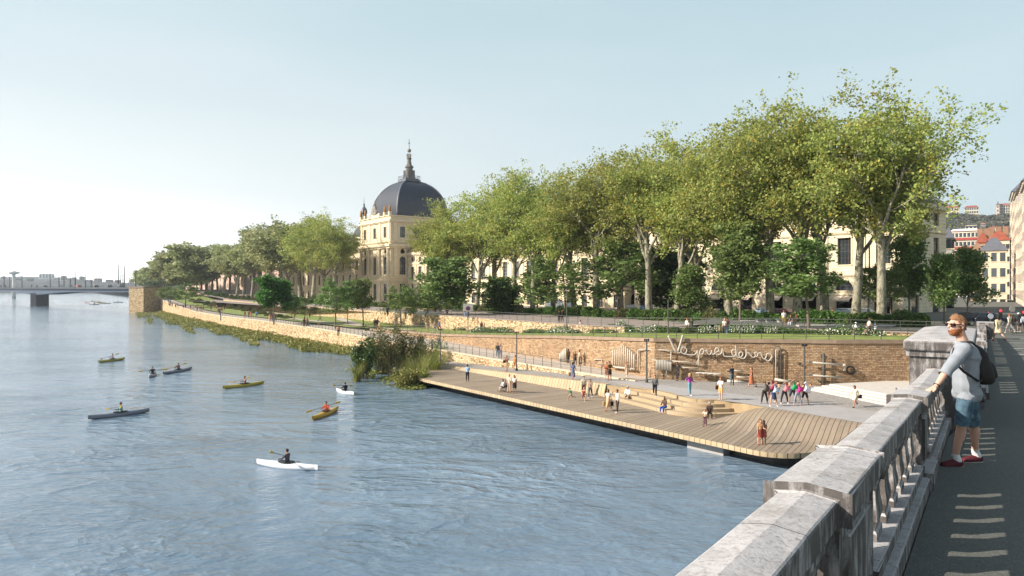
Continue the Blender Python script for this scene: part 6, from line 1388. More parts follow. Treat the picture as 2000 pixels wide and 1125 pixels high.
stroke('letter_r', [(820,400),(845,370),(850,325),(862,330),(870,400),(890,430),(950,436),(1010,436)])
stroke('letter_d', [(1010,436),(1060,425),(1058,340),(1052,270),(1058,340),(1062,410),(1080,440)]); stroke('letter_d', [(1055,345),(1020,325),(998,350),(1003,400),(1030,425),(1058,400)])
stroke('letter_e', [(1080,440),(1110,452),(1150,425),(1160,385),(1140,365),(1110,378),(1105,420),(1130,458),(1180,465)])
stroke('letter_h', [(1180,465),(1205,430),(1215,370),(1210,330),(1214,380),(1218,430)]); stroke('letter_h', [(1216,385),(1240,375),(1270,400),(1300,440),(1330,448)])
stroke('letter_o', [(1330,448),(1350,420),(1340,380),(1365,368),(1385,395),(1375,430),(1350,440)]); stroke('letter_r', [(1375,395),(1410,380),(1430,375),(1440,410),(1460,455),(1485,475)])
stroke('letter_s', [(1485,475),(1510,440),(1520,395),(1555,385),(1590,410),(1590,450),(1560,490),(1530,502),(1505,480),(1485,472)]); stroke('letter_s', [(1590,440),(1615,445)])
wtube('tube_rail', [(1250,684),(1262,682),(1300,684),(1322,687)], .06, M_STEEL, 'pale tube running left from the letter V along the wall', off=.25)
wtube('tube_rail', [(1250,684),(1250,720)], .05, M_STEEL, 'pale vertical tube dropping beside the grey mast', off=.25); wtube('tube_rail', [(1311,686),(1311,722)], .05, M_STEEL, 'pale vertical tube under the left foot of the letter V', off=.25)
wtube('tube_rail', [(1311,705),(1340,707),(1363,711)], .06, M_STEEL, 'pale horizontal tube ending below the letter j', off=.25)
# organ pipes with bench
og = empty('organ_pipes', wallpt(1224, 720), label='tall grey organ-like pipes of varied length on the wall above a ledge', cat='wall game')
for i in range(11):
    x = 1204+i*4.1; t = (684, 681, 680, 677, 674, 673, 675, 678, 680, 684, 688)[i]; wtube('pipe', [(x, t+i*.3), (x, 715+i*.45)], .075, M_STEEL, parent=og, off=.4)
wtube('ledge', [(1200,716),(1248,721)], .1, M_STEEL, parent=og, off=.5)
og = empty('slatted_panel', wallpt(1297, 720), label='pale slatted percussion panel on the wall right of the grey mast', cat='wall game')
for i in range(10): x = 1283+i*3.1; wtube('slat', [(x, 703+i*.1), (x, 722+i*.25)], .075, M_STEEL, parent=og, off=.3)
wtube('rail', [(1278,703),(1312,705)], .05, M_STEEL, parent=og, off=.36)
for x in (1284, 1302): wtube('leg', [(x, 722), (x, 735)], .03, M_STEEL, parent=og, off=.3)
og = empty('folded_panel', wallpt(1106, 695), label='narrow folded grey panel leaning on the left part of the wall', cat='wall game')
for i in range(5): x = 1099+i*2.8; wtube('fold', [(x, 690-i*2.6), (x, 706)], .11, M_STEEL, parent=og, off=.35)
wtube('tube_rail', [(1163,702),(1178,702),(1180,718)], .05, M_STEEL, 'small bent pale tube between folded panel and organ pipes', off=.2)
bo_ = empty('bar_board', wallpt(1600, 725), label='dark post with two pale horizontal bars and beads on the right wall', cat='wall game')
wtube('post', [(1607,690),(1607,758)], .09, M_METAL, parent=bo_, off=.45); wtube('bar', [(1577,707),(1641,713)], .09, M_STEEL, parent=bo_, off=.5); wtube('bar', [(1577,732),(1641,738)], .09, M_STEEL, parent=bo_, off=.5)
wtube('drum', [(1647,711),(1647,724)], .13, M_STEEL, 'short white cylinder hanging on the wall beside the black ring', off=.3)
rg_ = [(1660+7.5*math.cos(a)-2*math.sin(a), 723+6.5*math.sin(a)+3*math.cos(a)) for a in [k*6.2832/16 for k in range(17)]]
wtube('wall_ring', rg_, .07, M_DARK, 'black ring hung on the right part of the wall', off=.2)
wtube('wall_ring', [(1562+2.2*math.cos(a), 711+2.2*math.sin(a)) for a in [k*6.2832/10 for k in range(11)]], .05, M_DARK, 'tiny dark ring left of the mast behind the exercise group', off=.2)
wtube('wall_ring', [(1395.5+2*math.cos(a), 700+2*math.sin(a)) for a in [k*6.2832/10 for k in range(11)]], .05, M_DARK, 'tiny dark ring below the letters of the word jouer', off=.2)
fr_ = empty('arched_tubes', wallpt(1518, 710), label='two tall narrow arched tube frames at the right end of the lettering', cat='wall game')
wtube('arched_tube', [(1511,760),(1511,682),(1514,677),(1522,677),(1525,682),(1525,760)], .06, M_METAL, parent=fr_, off=.25); wtube('arched_tube', [(1515,745),(1515,684),(1520,684)], .05, M_STEEL, parent=fr_, off=.3)
wtube('wall_shelf', [(1512,741),(1548,747)], .14, M_STEEL, 'pale stone shelf at the foot of the arched frames', off=.5)
for i, x in enumerate((1368, 1378, 1389, 1400)):
    o = MB().lathe([(.42,0),(.46,.05),(.40,.09),(.1,.11)], 12, sy=.7); ob = o.build('wall_stool', M_STAIR, label='white round wall stool, %s of four under the lettering' % nm[i], cat='stool', group='white wall stools'); ob.location = wallpt(x, 729+i*.8, .55)
    q = MB().tube([(0,.5,-.3),(0,.1,-.05),(0,0,.02)], .04, 5).build('bracket', M_STEEL, ob)
wtube('tube_rail', [(1326,717),(1365,720)], .06, M_STEEL, 'beaded pale tube left of the white stools', off=.25); wtube('wall_plinth', [(1420,744),(1455,747)], .13, M_STAIR, 'low pale stone plinth at the wall foot behind the walkers', off=.6); wtube('tube_rail', [(1428,723),(1452,725)], .07, M_STEEL, 'short pale tube near the man facing the wall', off=.3)
wtube('tube_rail', [(1438,736),(1462,738)], .07, M_STEEL, 'lower short pale tube near the rust-dressed woman', off=.3)
# ---------- railings ----------
def railing(ss_, nf, zf, h, step, label, nrail=3, r=.022, m=M_METAL):
    e = empty('railing', SN(ss_[0], nf(ss_[0]), zf(ss_[0])), label=label, cat='railing'); o = e.location
    pts = []; acc = 0
    L = []
    s = ss_[0]
    while s < ss_[1]: L.append(s); s += .5
    Pz = [SN(s, nf(s), zf(s)) - o for s in L]
    for k in range(nrail): MB().tube([p+Vector((0,0,h*(k+1)/nrail)) for p in Pz], r if k < nrail-1 else r*1.5, 4).build('rail', m, e)
    pm = MB().box(-.025,.025,-.025,.025,-.05,h).mesh('post', m); last = None; n = 0
    for p in Pz:
        if last is None or (p-last).length >= step:
            q = link('post', pm, e); q.location = p; last = p; n += 1
            if n >= 98: break
railing((-103, -19), lambda s: Wn(s)+.2, lambda s: lw(s)+.05, 1.05, 1.6, 'thin metal railing along the top edge of the terrace wall', 4)
railing((-190, -100), lambda s: Rn(s)+.15, lambda s: wk(s)+.02, 1.0, 1.4, 'thin metal railing along the left part of the riverside footpath', 2)
railing((-100, -46), lambda s: Rn(s)+.15, lambda s: wk(s)+.02, 1.0, 1.5, 'thin metal railing of the footpath above the plaza', 2)
railing((-300, -190), lambda s: Rn(s)+.15, lambda s: wk(s)+.02, 1.0, 1.3, 'thin metal railing on the far left quay wall', 2)
railing((-120, -19), lambda s: Un(s)+.15, lambda s: up(s)+.05, 1.0, 2.0, 'metal railing along the edge of the upper promenade', 3)
# ---------- promenade furniture ----------
def pbox(name, px0, px1, py, sf, h, d, m, label, cat, lift=0, group=None):
    a = hit(px0, py, sf); b = hit(px1, py, sf); b.y = a.y; b.x = (px1-1000)/F*a.y; W_ = b.x-a.x; e = empty(name, a, 0, label, cat, group)
    o = MB().box(0, W_, 0, d, h-.12+lift, h+lift).build('seat', m, e); bevel(o, .02); MB().box(.08, W_-.08, .06, d-.06, lift-.05, h-.12+lift).build('base', M_CONC if m != M_CONC else M_METAL, e); return e
for i, x in enumerate((770, 777, 785, 805)): pbox('bench_block', x, x+6, 611, 'upper', .75, .8, M_STAIR, 'white cube seat on the promenade, %s from the left' % nm[i], 'bench', group='white cube seats')
M_YEL = mat('yellow_cushion', hexc('#d8c860'), .8, .1, 3)
pbox('yellow_bench', 786, 804, 610, 'upper', 1.0, .7, M_YEL, 'short yellow bench between the white cube seats', 'bench'); pbox('yellow_bench', 826, 858, 612, 'upper', .9, .9, M_YEL, 'long yellow bench with two people beside the white ledge', 'bench')
pbox('white_ledge', 812, 862, 615, 'upper', .5, 1.2, M_STAIR, 'long low white ledge in front of the yellow bench', 'bench'); pbox('timber_bench', 1602, 1690, 633, 'upper', .75, 1.3, M_STEPW, 'long golden timber bench on the promenade left of the shrubs', 'bench'); pbox('stone_ledge', 1560, 1790, 640, 'upper', .28, .8, M_STAIR, 'long low white stone ledge at the promenade edge', 'bench')
for i, x in enumerate((1480, 1497, 1521)): pbox('grey_block', x, x+14, 634, 'upper', .6, .9, mat('dark_grey_block', hexc('#5a5b60'), .8, .1, 2), 'dark grey block seat on the promenade, %s of three' % nm[i], 'bench', group='dark grey block seats')
pbox('stone_bench', 1450, 1476, 634, 'upper', .5, .8, M_CONC, 'pale stone bench under the two seated people', 'bench')
# ---------- vehicles ----------
def car(v, rz, col, label, L=4.3, H_=1.45, W_=1.75, van=False, name='parked_car', group='cars parked along the quay road'):
    e = empty(name, v, rz, label, 'van' if van else 'car', group); pm = mat('paint_'+col.strip('#'), hexc(col), .25, .03, 1, metal=.2, spec=.6)
    if van: prof = [(-L/2,.35),(-L/2,1.9),(-L/2+.1,2.2),(L/2-1.5,2.2),(L/2-.75,1.35),(L/2-.1,1.1),(L/2,.8),(L/2,.35)]
    else: prof = [(-L/2,.35),(-L/2,.85),(-L/2+.2,.98),(-L/2+.75,H_-.05),(-L/2+1.2,H_),(.35,H_),(L/2-1.15,.98),(L/2-.2,.82),(L/2,.6),(L/2,.35)]
    n = len(prof); m = MB(); rows = []
    for y, k in ((-W_/2,.0),(-W_/2+.12,.02),(W_/2-.12,.02),(W_/2,.0)):
        rows.append([(x*(1 if abs(y) < W_/2-.05 else .985), y*(1 if z < 1.0 else .88), z+(.02 if k else 0)) for x, z in prof])
    vs = [p for r in rows for p in r]; m.add(vs, [(i*n+j, i*n+(j+1)%n, (i+1)*n+(j+1)%n, (i+1)*n+j) for i in range(3) for j in range(n)] + [tuple(range(n-1,-1,-1)), tuple(3*n+j for j in range(n))]); o = m.build('body', pm, e); bevel(o, .04, 2)
    g = MB()
    for s in (-1, 1):
        y = s*(W_/2*.9+.025)
        q = [(-L/2+.75,1.02),(-L/2+1.0,H_-.1),(.3,H_-.1),(L/2-1.35,1.02)] if not van else [(L/2-2.2,1.35),(L/2-2.2,2.0),(L/2-1.6,2.0),(L/2-1.0,1.4)]
        g.add([(x, y*(1.0 if z < 1.1 and not van else .985), z) for x, z in q]+[(x, y*.93, z) for x, z in q], [(0,1,2,3),(4,7,6,5),(0,3,7,4),(1,5,6,2),(0,4,5,1),(2,6,7,3)])
    g.build('window', M_GLASS, e)
    for s in (-1, 1):
        for x in (-L/2+.8, L/2-.85):
            w_ = MB(); w_.lathe([(.1,-.1),(.30,-.1),(.33,-.06),(.33,.06),(.30,.1),(.1,.1)], 14); T = Matrix.Translation((x, s*(W_/2-.06), .33)) @ Matrix.Rotation(math.pi/2, 4, 'X'); w_.v = [tuple(T @ Vector(q)) for q in w_.v]; w_.build('wheel', M_DARK, e)
            w_ = MB(); w_.lathe([(.02,-.11),(.2,-.11),(.2,.11),(.02,.11)], 10); w_.v = [tuple(T @ Vector(q)) for q in w_.v]; w_.build('hubcap', M_STEEL, e)
        MB().box(L/2-.06, L/2+.02, s*.55-.15, s*.55+.15, .62, .76).build('headlight', M_STAIR, e)
crz = math.atan2(-.8, .6)
for px, n, col, lab, van in [(1655,101,'#a8b8c4','silver-blue car parked behind the tallest trunk',0),(1690,101,'#e4e4e6','white car parked between the two right trunks',0),(1500,101,'#7f93a4','blue-grey car parked left of the dark red car',0),(1534,101,'#6a3a4c','dark plum car parked behind the man in mustard shorts',0),(1430,101,'#3a5a44','dark green car parked behind the lettering end',0),(1270,101,'#4a6a84','blue car under the dense dark tree',0),(1240,101,'#9a9a9c','grey car left of the blue one',0),(1350,101,'#33363c','black car half hidden by trunks',0),(1085,100,'#e6e6e6','white van parked behind the terrace',1),(1118,101,'#c4ccd4','pale silver car right of the white van',0)]:
    s = s_at(px, n); car(SN(s, n, up(s)+.01), crz, col, lab, L=5.4 if van else 4.3, W_=2.0 if van else 1.75, van=bool(van))
# traffic lights, round signs, at the street entrance
for px, py, yt, lab in [(1953,640,603,'traffic light with glowing red lamp right of the corner building'),(1929,636,608,'low traffic light with red lamp left of the street'),(1998,640,606,'traffic light at the right edge of the street')]:
    v = P(px, py, -4.12); h = (py-yt)/F*v.y; e = empty('traffic_light', v, 0, lab, 'traffic light'); MB().tube([(0,0,0),(0,0,h)], .07, 6).build('post', M_METAL, e); MB().box(-.17,.17,-.12,.12,h-1.0,h).build('housing', M_DARK, e)
    lm = NT('red_lamp') if 'red_lamp' not in MATS else None
    if lm: lm[2].inputs['Emission Color'].default_value = (1,.03,.05,1); lm[2].inputs['Emission Strength'].default_value = 1.5; lm[2].inputs['Base Color'].default_value = (.6,.02,.03,1); MATS['red_lamp'] = lm[0]
    MB().ball((0,-.12,h-.2), (.14,.08,.14), 10).build('red_lens', MATS['red_lamp'], e)
    MB().ball((0,-.11,h-.5), (.11,.05,.11), 8).build('amber_lens', M_DARK, e)
for px, py, yt, col, lab in [(1976,642,598,'#a39b90','round grey-brown mirror sign on a post in the street'),(1934,637,612,'#c8ccd0','round pale sign beside the low traffic light')]:
    v = P(px, py, -4.12); h = (py-yt)/F*v.y; e = empty('round_sign', v, 0, lab, 'sign'); MB().tube([(0,0,0),(0,0,h)], .05, 6).build('post', M_METAL, e); m = MB(); m.lathe([(.3,0),(.3,.03)], 20); T = Matrix.Translation((0,-.06,h-.3)) @ Matrix.Rotation(math.pi/2, 4, 'X'); m.v = [tuple(T @ Vector(q)) for q in m.v]; m.build('disc', flat(hexc(col)), e)
for px, col, lab in [(1905,'#1c1e22','black car waiting at the street crossing'),(1925,'#2a2c34','dark blue car right of the black one at the crossing')]:
    car(P(px, 636, -4.12), .2, col, lab, name='waiting_car', group='cars waiting at the crossing')
for i, (x0, x1, y) in enumerate([(1972,2030,662),(1976,2040,671),(1982,2050,682),(1990,2060,694)]):
    a = hit(x0, y, 'bridge'); b = a + Vector((3.2,0,0)); MB().add([a+Vector((0,0,.012)), b+Vector((0,0,.012)), b+Vector((.1,.5,.0)), a+Vector((.1,.5,.0))], [(0,1,2,3)]).build('crossing_stripe', mat('road_paint', hexc('#8d8d88'), .8, .1, 5), kind='structure')
# ---------- kayaks ----------
def hullmesh(L, W_, Hh, m):
    mb = MB(); k = 12; n = 22; rows = []
    for i in range(n+1):
        t = -1+2*i/n; w_ = W_/2*max(0.02, (1-abs(t)**2.2)); up_ = .07*abs(t)**3; hh = Hh*(1-.25*abs(t)**2); r = []
        for j in range(k):
            a = 2*math.pi*j/k; x = math.cos(a)*w_; z = math.sin(a); z = z*hh*.5 if z > 0 else z*hh*.55*(1-.3*abs(t)); r.append((x, t*L/2, z+up_+Hh*.25))
        rows.append(r)
    vs = [p for r in rows for p in r]; mb.add(vs, [(i*k+j, i*k+(j+1)%k, (i+1)*k+(j+1)%k, (i+1)*k+j) for i in range(n) for j in range(k)]+[tuple(range(k)), tuple(n*k+j for j in range(k-1,-1,-1))]); return mb.mesh('hull', m, smooth=True)
KY = [((499,907),(620,920),'#d8d8da','white kayak nearest the camera with a dark cockpit','#5a4a4c','#d8d0cc','person in mauve-grey top with tied dark hair paddling the nearest white kayak',0,.5),
 ((172,820),(292,805),'#74757e','long grey kayak at the left of the river','#7a9a8c','#2a2a2a','paddler in sage green top in the long grey kayak',0,.55),
 ((435,760),(516,750),'#b39a34','long yellow kayak in the middle of the river','#8a6a64','#2a2a2a','paddler in faded rose top in the long yellow kayak',0,.5),
 ((609,822),(661,800),'#c99a2a','orange-yellow kayak left of the platform','#c8502a','#2a2a2a','paddler in an orange life jacket',0,.5),
 ((654,764),(694,773),'#dcdcdc','small white canoe near the riverside thicket','#1c1c20','#2a2a2a','paddler in black top in the small white canoe',0,.5),
 ((192,709),(244,702),'#a89a48','pale yellow kayak at the upper left','#8a7a80','#2a2a2a','paddler in grey-pink top in the pale yellow kayak',0,.5),
 ((318,732),(375,721),'#7a7c84','grey kayak pointing right of the frontal one','#4a3438','#2a2a2a','paddler in dark maroon in the grey kayak',0,.5),
 ((289,740),(306,729),'#8a8c94','grey kayak seen end-on','#26282c','#2a2a2a','paddler in black in the end-on grey kayak, paddle held level',0,.5)]
for i, (a, b, col, lab, tc, bc, plab, fem, cp) in enumerate(KY):
    A = P(a[0], a[1], WATER); B = P(b[0], b[1], WATER); d = A-B; L = d.length; 
    if i == 7: L = 4.0
    if i == 4: L = 3.4
    c = (A+B)/2; rz = math.atan2(-d.x, d.y); e = empty('kayak', c, rz, lab, 'kayak', 'kayaks on the river')
    km = mat('gelcoat_'+col[1:], hexc(col), .25, .04, 1, spec=.6)
    link('hull', hullmesh(L, .72, .46, km), e)
    m = MB(); ring(m, (0,0,0), .36, .035, 'z', 20); m.v = [(x*.75, y*1.5-.05, z+.345) for x, y, z in m.v]; m.build('cockpit_rim', M_DARK, e)
    m = MB(); m.lathe([(.34,.335),(.34,.34),(.1,.37)], 16, sx=.75, sy=1.5); m.build('spray_deck', M_DARK, e)
    face = rz if i != 7 else rz
    person(c + Vector((0,0,.20)) + Vector((math.sin(rz), -math.cos(rz), 0))*.1, 1.72, face, 'kayak', 'll', (tc, '#2a2a2a', '#2a2a2a'), plab, fem, 1 if i != 0 else 0, 'dddddddk'[i], hat=None)
    f = Vector((-math.sin(rz), math.cos(rz), 0)); sdv = Vector((math.cos(rz), math.sin(rz), 0))
    pe = empty('paddle', c + f*.42 + Vector((0,0,.74)), rz, 'yellow-bladed paddle held by the ' + plab.split(' paddling')[0], 'paddle', 'kayak paddles')
    tl = (.35, .2, .25, .3, .15, .3, .3, .06)[i]; dy = (.25, .1, .2, .3, .3, .2, .2, 0)[i]
    T = Matrix.Rotation(tl, 4, 'Y') @ Matrix.Rotation(dy, 4, 'Z')
    MB().tube([T @ Vector((-1.0,0,0)), T @ Vector((1.0,0,0))], .018, 5).build('shaft', M_DARK, pe)
    for s in (-1, 1):
        m = MB(); m.prism([(s*.95,-.03),(s*1.08,-.085),(s*1.38,-.075),(s*1.42,.0),(s*1.38,.075),(s*1.08,.085),(s*.95,.03)][::s], -.012, .012, T=T @ Matrix.Rotation(1.1, 4, 'X')); m.build('blade', flat(hexc('#c8a030'), .4), pe)
for i, (px, py, col) in enumerate([(168,592,'#b89a90'),(184,595,'#6a7280'),(180,589,'#c8c0b8'),(193,591,'#c8a040'),(205,593,'#a8a090'),(231,591,'#9aa0a8')]):
    v = P(px, py, WATER); rz = 1.4+.15*i; e = empty('kayak', v, rz, 'tiny distant kayak near the bridge abutment, %s from the left' % nm[[0,2,1,3,4,5][i]], 'kayak', 'distant kayaks'); e.scale = (1.6,1.5,1.6); link('hull', hullmesh(4.4, .75, .4, flat(hexc(col), .4)), e); m = MB(); ring(m, (0,0,.3), .34, .04, 'z', 12); m.build('cockpit_rim', M_DARK, e)
    person(v + Vector((0,0,.3)), 2.3, rz, 'kayak', 'll', (colr[i], '#2a2a2a', '#2a2a2a'), 'paddler in the tiny distant kayak, %s from the left' % nm[[0,2,1,3,4,5][i]], 0, 1, 'd')
# traffic and walkers on the far bridge
for i, (px, Y, col) in enumerate([(87,388,'#3a3c40'),(153,352,'#a8403c'),(186,338,'#2a2c30'),(212,326,'#33363a'),(234,310,'#4a4a4e')]):
    v = PY(px, 562, Y); v.z = .16; car(v, math.atan2(.69,-.72), col, ['dark car by the bridge pier','small red car in the middle','black car right of the red one','dark car second from the right','grey car closest to the abutment tower'][i]+' on the far bridge', name='distant_car', group='cars on the far bridge', L=5)
for i, (px, Y) in enumerate([(2,410),(11,408),(62,390),(72,388),(117,372),(121,371),(140,362)]):
    v = PY(px, 562, Y-3); v.z = .16; person(v, 1.8, .8, 'walk' if i % 2 else 'stand', 'll', ('#2a2a30','#2a2a2e','#1a1a1a'), 'tiny dark walker on the far bridge, %s from the left' % nm[i], 0, 1, 'd', 'walkers on the far bridge')
# ---------- the bearded man at the parapet ----------
J = lambda x, y, Y: PY(x, y, Y)
base = J(1872, 905, 8.1)
mo = Vector((5.42, 8.1, -2.14))
def L_(v): return v - mo
hd = L_(J(1870,636,8.05)); nk = L_(J(1881,668,8.05)); ch = L_(J(1886,700,8.05)); ws = L_(J(1886,742,8.05)); pe_ = L_(J(1889,772,8.07))
sL = L_(J(1884,682,7.88)); sR = L_(J(1888,680,8.22)); eL = L_(J(1851,722,7.80)); wL = L_(J(1828,755,7.77)); eR = L_(J(1891,730,8.36)); wR = L_(J(1880,768,8.33))
hL = L_(J(1887,782,7.97)); hR = L_(J(1893,782,8.18)); kL = L_(J(1878,833,8.02)); aL = L_(J(1866,888,8.12)); kR = L_(J(1902,831,8.28)); aR = L_(J(1905,883,8.38))
man = empty('person', mo, 0, 'bearded red-haired man in grey henley, denim shorts and sunglasses leaning on the parapet', 'person')
B = []
def bn(n, a, ra, b, rb): B.append((tuple(a), ra, tuple(b), rb, n))
V3 = Vector
bn('pelvis', pe_+V3((0,-.08,.03)), (.096,.085,.10), pe_+V3((0,.08,.03)), (.096,.085,.10)); bn('torso', ws+V3((0,0,-.10)), (.100,.14,.09), ws+V3((0,0,.06)), (.100,.14,.09))
bn('torso', ws+V3((0,0,.04)), (.100,.14,.08), ch, (.112,.16,.10)); bn('torso', ch+V3((.0,0,.02)), (.12,.17,.09), ch+V3((-.005,0,.10)), (.09,.15,.07)); bn('torso', sL+V3((0,.05,.005)), .062, sR+V3((0,-.05,.005)), .062)
bn('neck', nk+V3((.01,0,-.02)), .060, hd+V3((.022,0,-.07)), .056)
bn('head', hd+V3((.010,0,.035)), (.090,.072,.078), hd+V3((-.02,0,.0)), (.080,.068,.080)); bn('head', hd+V3((.015,0,-.03)), (.075,.068,.06), hd+V3((-.05,0,-.075)), (.040,.048,.040))
bn('nose', hd+V3((-.098,0,.012)), .011, hd+V3((-.108,0,-.016)), .012); bn('lip', hd+V3((-.092,-.014,-.048)), .009, hd+V3((-.092,.014,-.048)), .009)
for s in (-1, 1): bn('ear', hd+V3((.022,s*.078,.012)), (.017,.008,.03), hd+V3((.016,s*.076,-.018)), (.012,.008,.02)); bn('brow', hd+V3((-.088,s*.03,.035)), .012, hd+V3((-.08,s*.05,.033)), .011)
for a, b, c, k in ((sL, eL, wL, 'L'), (sR, eR, wR, 'R')): bn('uparm', a, .054, b, .042); bn('forearm', b, .042, b.lerp(c, .35), .041); bn('forearm', b.lerp(c, .35), .040, c, .026)
for a, b, c, k in ((hL, kL, aL, 'L'), (hR, kR, aR, 'R')):
    bn('thigh', a, .080, b, .058); bn('shin', b, .055, c, .038); bn('shin', b.lerp(c, .18)+V3((.014,0,0)), .052, b.lerp(c, .42)+V3((.012,0,0)), .049)
fL = V3((-.155,-.03,-.075)); fR = V3((-.155,-.02,-.075))
fz = lambda a: V3((a.x, a.y, 0))
footL0 = fz(aL)+V3((.035,0,.055)); footL1 = fz(aL)+V3((-.135,-.02,.038)); footR0 = fz(aR)+V3((.035,0,.045)); footR1 = fz(aR)+V3((-.135,-.02,.028))
dzR = tab(T_BR, 10) ; 
for a, f0, f1, k in ((aL, footL0, footL1, 0), (aR, footR0, footR1, 1)): bn('foot%d' % k, f0, (.045,.042,.052), f1, (.046,.044,.032)); bn('ankle', a, .040, f0+V3((-.01,0,.03)), .042)
# left hand resting on the coping, right hand further along
def hand(w, d, side):
    d = d.normalized(); n = Vector((0, 0, 1)); t = n.cross(d).normalized(); palm = w + d*.07 + V3((0,0,-.01)); bn('hand', w, (.026,.03,.024), palm, (.03,.036,.018))
    for i, (o, l) in enumerate(((-.030,.062),(-.010,.074),(.011,.070),(.031,.055))):
        p0 = palm + t*o; p1 = p0 + d*(l*.55) + V3((0,0,.004)); p2 = p1 + d*(l*.45) + V3((0,0,-.018)); bn('finger', p0, .0105, p1, .0095); bn('finger', p1, .0095, p2, .008)
    th = w + d*.03 + t*side*.03; th2 = th + d*.035 + t*side*.028 + V3((0,0,-.01)); bn('finger', th, .013, th2, .011); bn('finger', th2, .011, th2+d*.032+V3((0,0,-.01)), .009)
hand(wL, V3((-.95,-.2,-.30)), 1); hand(wR, V3((-.25,.0,-.95)), -1)
me = remesh_caps([b[:4] for b in B], .0075, 3); idx, tt, C = zones(me, [b[:4] for b in B]); nm_ = np.array([b[4] for b in B])[idx]
skm = mat('ruddy_skin', hexc('#cfa28c'), .55, .08, 9, .1, 60); me.materials.clear(); me.materials.append(skm); me.polygons.foreach_set('use_smooth', [True]*len(me.polygons)); link('body', me, man)
def fold(me_, amp, fx): 
    for v in me_.vertices: v.co += v.normal*(amp*math.sin(v.co.z*fx+2.4*math.sin(v.co.x*14+v.co.y*5))*.6+amp*.5*math.sin(v.co.z*fx*1.9+v.co.x*23))
shirt = (nm_ == 'torso') | ((nm_ == 'neck') & (C[:, 2] < nk.z-.015)) | (nm_ == 'uparm') | ((nm_ == 'forearm') & (np.linalg.norm(C-np.array(eL), axis=1) < .085)) | ((nm_ == 'forearm') & (np.linalg.norm(C-np.array(eR), axis=1) < .085)) | (((nm_ == 'pelvis') | (nm_ == 'thigh')) & (C[:, 2] > pe_.z-.035+.012*np.sin(C[:, 0]*25)))
sm = sub_mesh(me, shirt, 'shirt', .024, mat('grey_jersey', hexc('#8c9095'), .95, .06, 12, .2, 90)); fold(sm, .005, 26); link('shirt', sm, man)
denim = mat('blue_denim', hexc('#42596a'), .9, .2, 14, .3, 120, c2=hexc('#5a7584')); shorts = (nm_ == 'pelvis') | ((nm_ == 'thigh') & (tt < .93))
sm = sub_mesh(me, shorts & (C[:, 2] < pe_.z+.12), 'shorts', .017, denim); fold(sm, .0035, 26); link('shorts', sm, man)
for k in (0, 1):
    q = sub_mesh(me, nm_ == 'foot%d' % k, 'shoe', .010, mat('maroon_canvas', hexc('#541a22'), .8, .15, 9)); sh = link('shoe', q, man)
    f0, f1 = ((footL0, footL1), (footR0, footR1))[k]; so_ = MB(); pts = [(f0.x+.055, f0.y), (f0.x+.03, f0.y+.045), (f1.x, f1.y+.055), (f1.x-.05, f1.y+.03), (f1.x-.055, f1.y-.03), (f1.x, f1.y-.055), (f0.x+.03, f0.y-.045)]; so_.prism(pts[::-1], f0.z-.06, f0.z-.028); o = so_.build('sole', mat('cream_rubber', hexc('#cfc6b8'), .8, .05, 9), sh)
an_ = (nm_ == 'ankle') | ((nm_ == 'shin') & (C[:, 2] < .17) )
sm = sub_mesh(me, an_ & (C[:, 2] < .175), 'socks', .005, mat('white_sock', hexc('#dcd9d6'), .9, .05, 9)); link('sock', sm, man)
rel = C - np.array(hd); ish = (nm_ == 'head')
hairm = mat('ginger_hair', hexc('#8a6242'), .7, .25, 40, .5, 160)
hair = ish & ((rel[:, 2] > .062) | ((rel[:, 0] > .035) & (rel[:, 2] > -.05)) | ((rel[:, 0] > -.03) & (rel[:, 2] > .03))) & ~((rel[:, 0] < -.07) & (rel[:, 2] < .075))
sm = sub_mesh(me, hair, 'hair', .010, hairm)
for v in sm.vertices:
    r_ = v.co - hd
    if r_.z > .05: v.co.z += .016*sst(.05, .10, r_.z)*(1.2 if r_.x < .0 else .6); v.co.x -= .012*sst(.05, .1, r_.z)
    v.co += v.normal*.003*math.sin(v.co.x*160+v.co.z*120)
link('hair', sm, man)
beard = ((ish | (nm_ == 'neck') | (nm_ == 'lip')) & (rel[:, 2] < -.038) & (rel[:, 2] > -.125) & (rel[:, 0] < .01) & (rel[:, 0] > -.14)) | (ish & (rel[:, 2] < .0) & (rel[:, 0] > -.015) & (rel[:, 0] < .012))
lipm = (nm_ == 'lip') & (np.abs(rel[:, 2]+.048) < .006)
sm = sub_mesh(me, beard & ~lipm, 'beard', .009, mat('ginger_beard', hexc('#8d542e'), .8, .25, 50, .6, 200))
for v in sm.vertices: v.co += v.normal*.003*math.sin(v.co.x*190+v.co.z*150)
link('beard', sm, man)
gl = MB()
for s in (-1, 1): gl.lathe([(.005,0),(.026,0),(.026,.006),(.005,.006)], 12, (0,0,0), sx=.8) if False else None
lens = []
e_g = MB(); 
